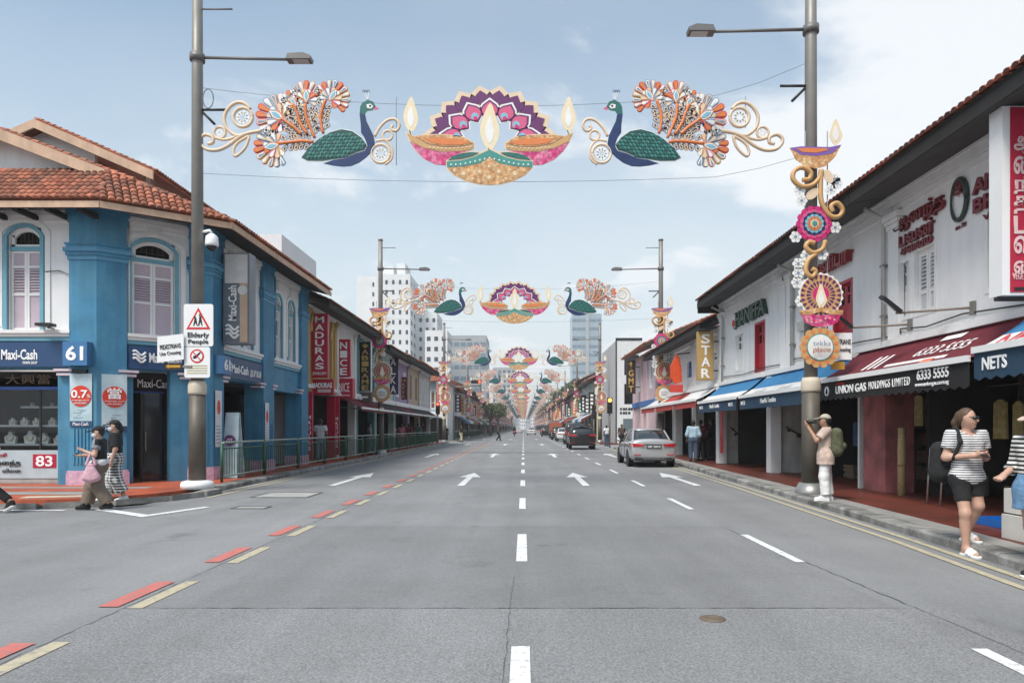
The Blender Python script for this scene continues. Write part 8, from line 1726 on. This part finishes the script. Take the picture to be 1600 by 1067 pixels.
# trees: trunk, limbs and a crown of leaf-sized faces in clumps
BARK = mat('bark', (.12, .09, .065), .9, .3, 6, bump=.4); LEAF = [mat('leaf_%d' % i, c, .6, .35, 3, rnd=.35) for i, c in enumerate([(.085, .12, .05), (.06, .095, .04), (.11, .14, .065)])]
def tree(label, x, d, h, r, lm, n=2600, leaf=.30, group=None):
    t = thing('tree', label, 'tree', (x, d, 0), group); th = h*.42
    MB().tube([(x, d, 0), (x+.1, d, th*.5), (x-.05, d+.1, th), (x+.1, d, h*.75)], [.28, .22, .17, .06], 8).build('trunk', BARK, t)
    clumps = []
    for i in range(16):
        a = random.uniform(0, 6.28); e = random.uniform(-.25, 1.0); q = random.uniform(.45, .95)*r; c = (x+math.cos(a)*q*math.cos(e*1.2), d+math.sin(a)*q*math.cos(e*1.2), h*.66+e*h*.27); clumps.append((c, random.uniform(.28, .48)*r))
        if i < 7: MB().tube([(x, d, th*random.uniform(.7, 1.1)), ((x+c[0])/2, (d+c[1])/2, (th+c[2])/2+.3), c], [.12, .08, .03], 5).build('limb', BARK, t)
    rng = np.random.default_rng(int(x*10+d)); k = n; ci = rng.integers(0, len(clumps), k); C = np.array([clumps[i][0] for i in ci]); Rr = np.array([clumps[i][1] for i in ci])
    v = rng.normal(size=(k, 3)); v /= np.linalg.norm(v, axis=1)[:, None]; P = C+v*(Rr*rng.uniform(.35, 1.05, k)**.6)[:, None]*np.array([1, 1, .75])
    a_ = rng.normal(size=(k, 3)); a_ /= np.linalg.norm(a_, axis=1)[:, None]; b_ = np.cross(a_, rng.normal(size=(k, 3))); b_ /= np.linalg.norm(b_, axis=1)[:, None]; s = (leaf*rng.uniform(.6, 1.3, k))[:, None]
    V = np.stack([P-a_*s, P+b_*s*.5, P+a_*s, P-b_*s*.5], 1).reshape(-1, 3); me = bpy.data.meshes.new('crown'); me.from_pydata(V.tolist(), [], [(4*i, 4*i+1, 4*i+2, 4*i+3) for i in range(k)]); me.materials.append(lm); me.update(); link('crown', me, t)
    return t
tree('round green street tree on the railing side before the far rows', xpx(766, 124), 124, 6.2, 1.5, LEAF[2], 1300, .18)
tree('smaller street tree further along the railing side', xpx(778, 160), 160, 7.4, 2.4, LEAF[0], 1800, .25)
for i, (px_, d, h) in enumerate(((908, 190, 15), (880, 230, 15), (893, 205, 13), (866, 260, 15), (790, 290, 13), (800, 340, 13), (846, 330, 14))): tree(['dark green tree rising behind the right-hand roofs', 'bushy tree behind the garland ornaments, car side', 'low dark tree beside the glass tower', 'tree behind the far car-side row', 'tree at the far end of the railing-side row', 'broad tree near the street end', 'tree near the street end, car side'][i], xpx(px_, d), d, h, h*.36, LEAF[i % 3], 2200, .45)
hl = MB(); n = 60
vs = []
for i in range(n+1):
    x = -900+1800*i/n; vs += [(x, 1500, -1), (x, 1500, 14+10*abs(math.sin(i*1.7))+6*math.sin(i*.6))]
for i in range(n): hl.quad(vs[2*i], vs[2*i+2], vs[2*i+3], vs[2*i+1])
hl.v = hl.v; o = hl.build('far_wood', LEAF[1], None, kind='stuff'); o['label'] = 'hazy far-off treeline along the horizon'; o['category'] = 'treeline'

# ------------------------------------------------------------------ haze
hm = bpy.data.materials.new('haze'); hm.use_nodes = True; ht = hm.node_tree; ht.nodes.clear(); ho = ht.nodes.new('ShaderNodeOutputMaterial'); hv = ht.nodes.new('ShaderNodeVolumePrincipled')
hv.inputs['Color'].default_value = (.93, .95, .97, 1); hv.inputs['Density'].default_value = HAZE; ht.links.new(hv.outputs[0], ho.inputs['Volume'])
MB().box(-2600, 2600, -250, 4600, -1.2, 64).build('haze', hm, None, kind='stuff')
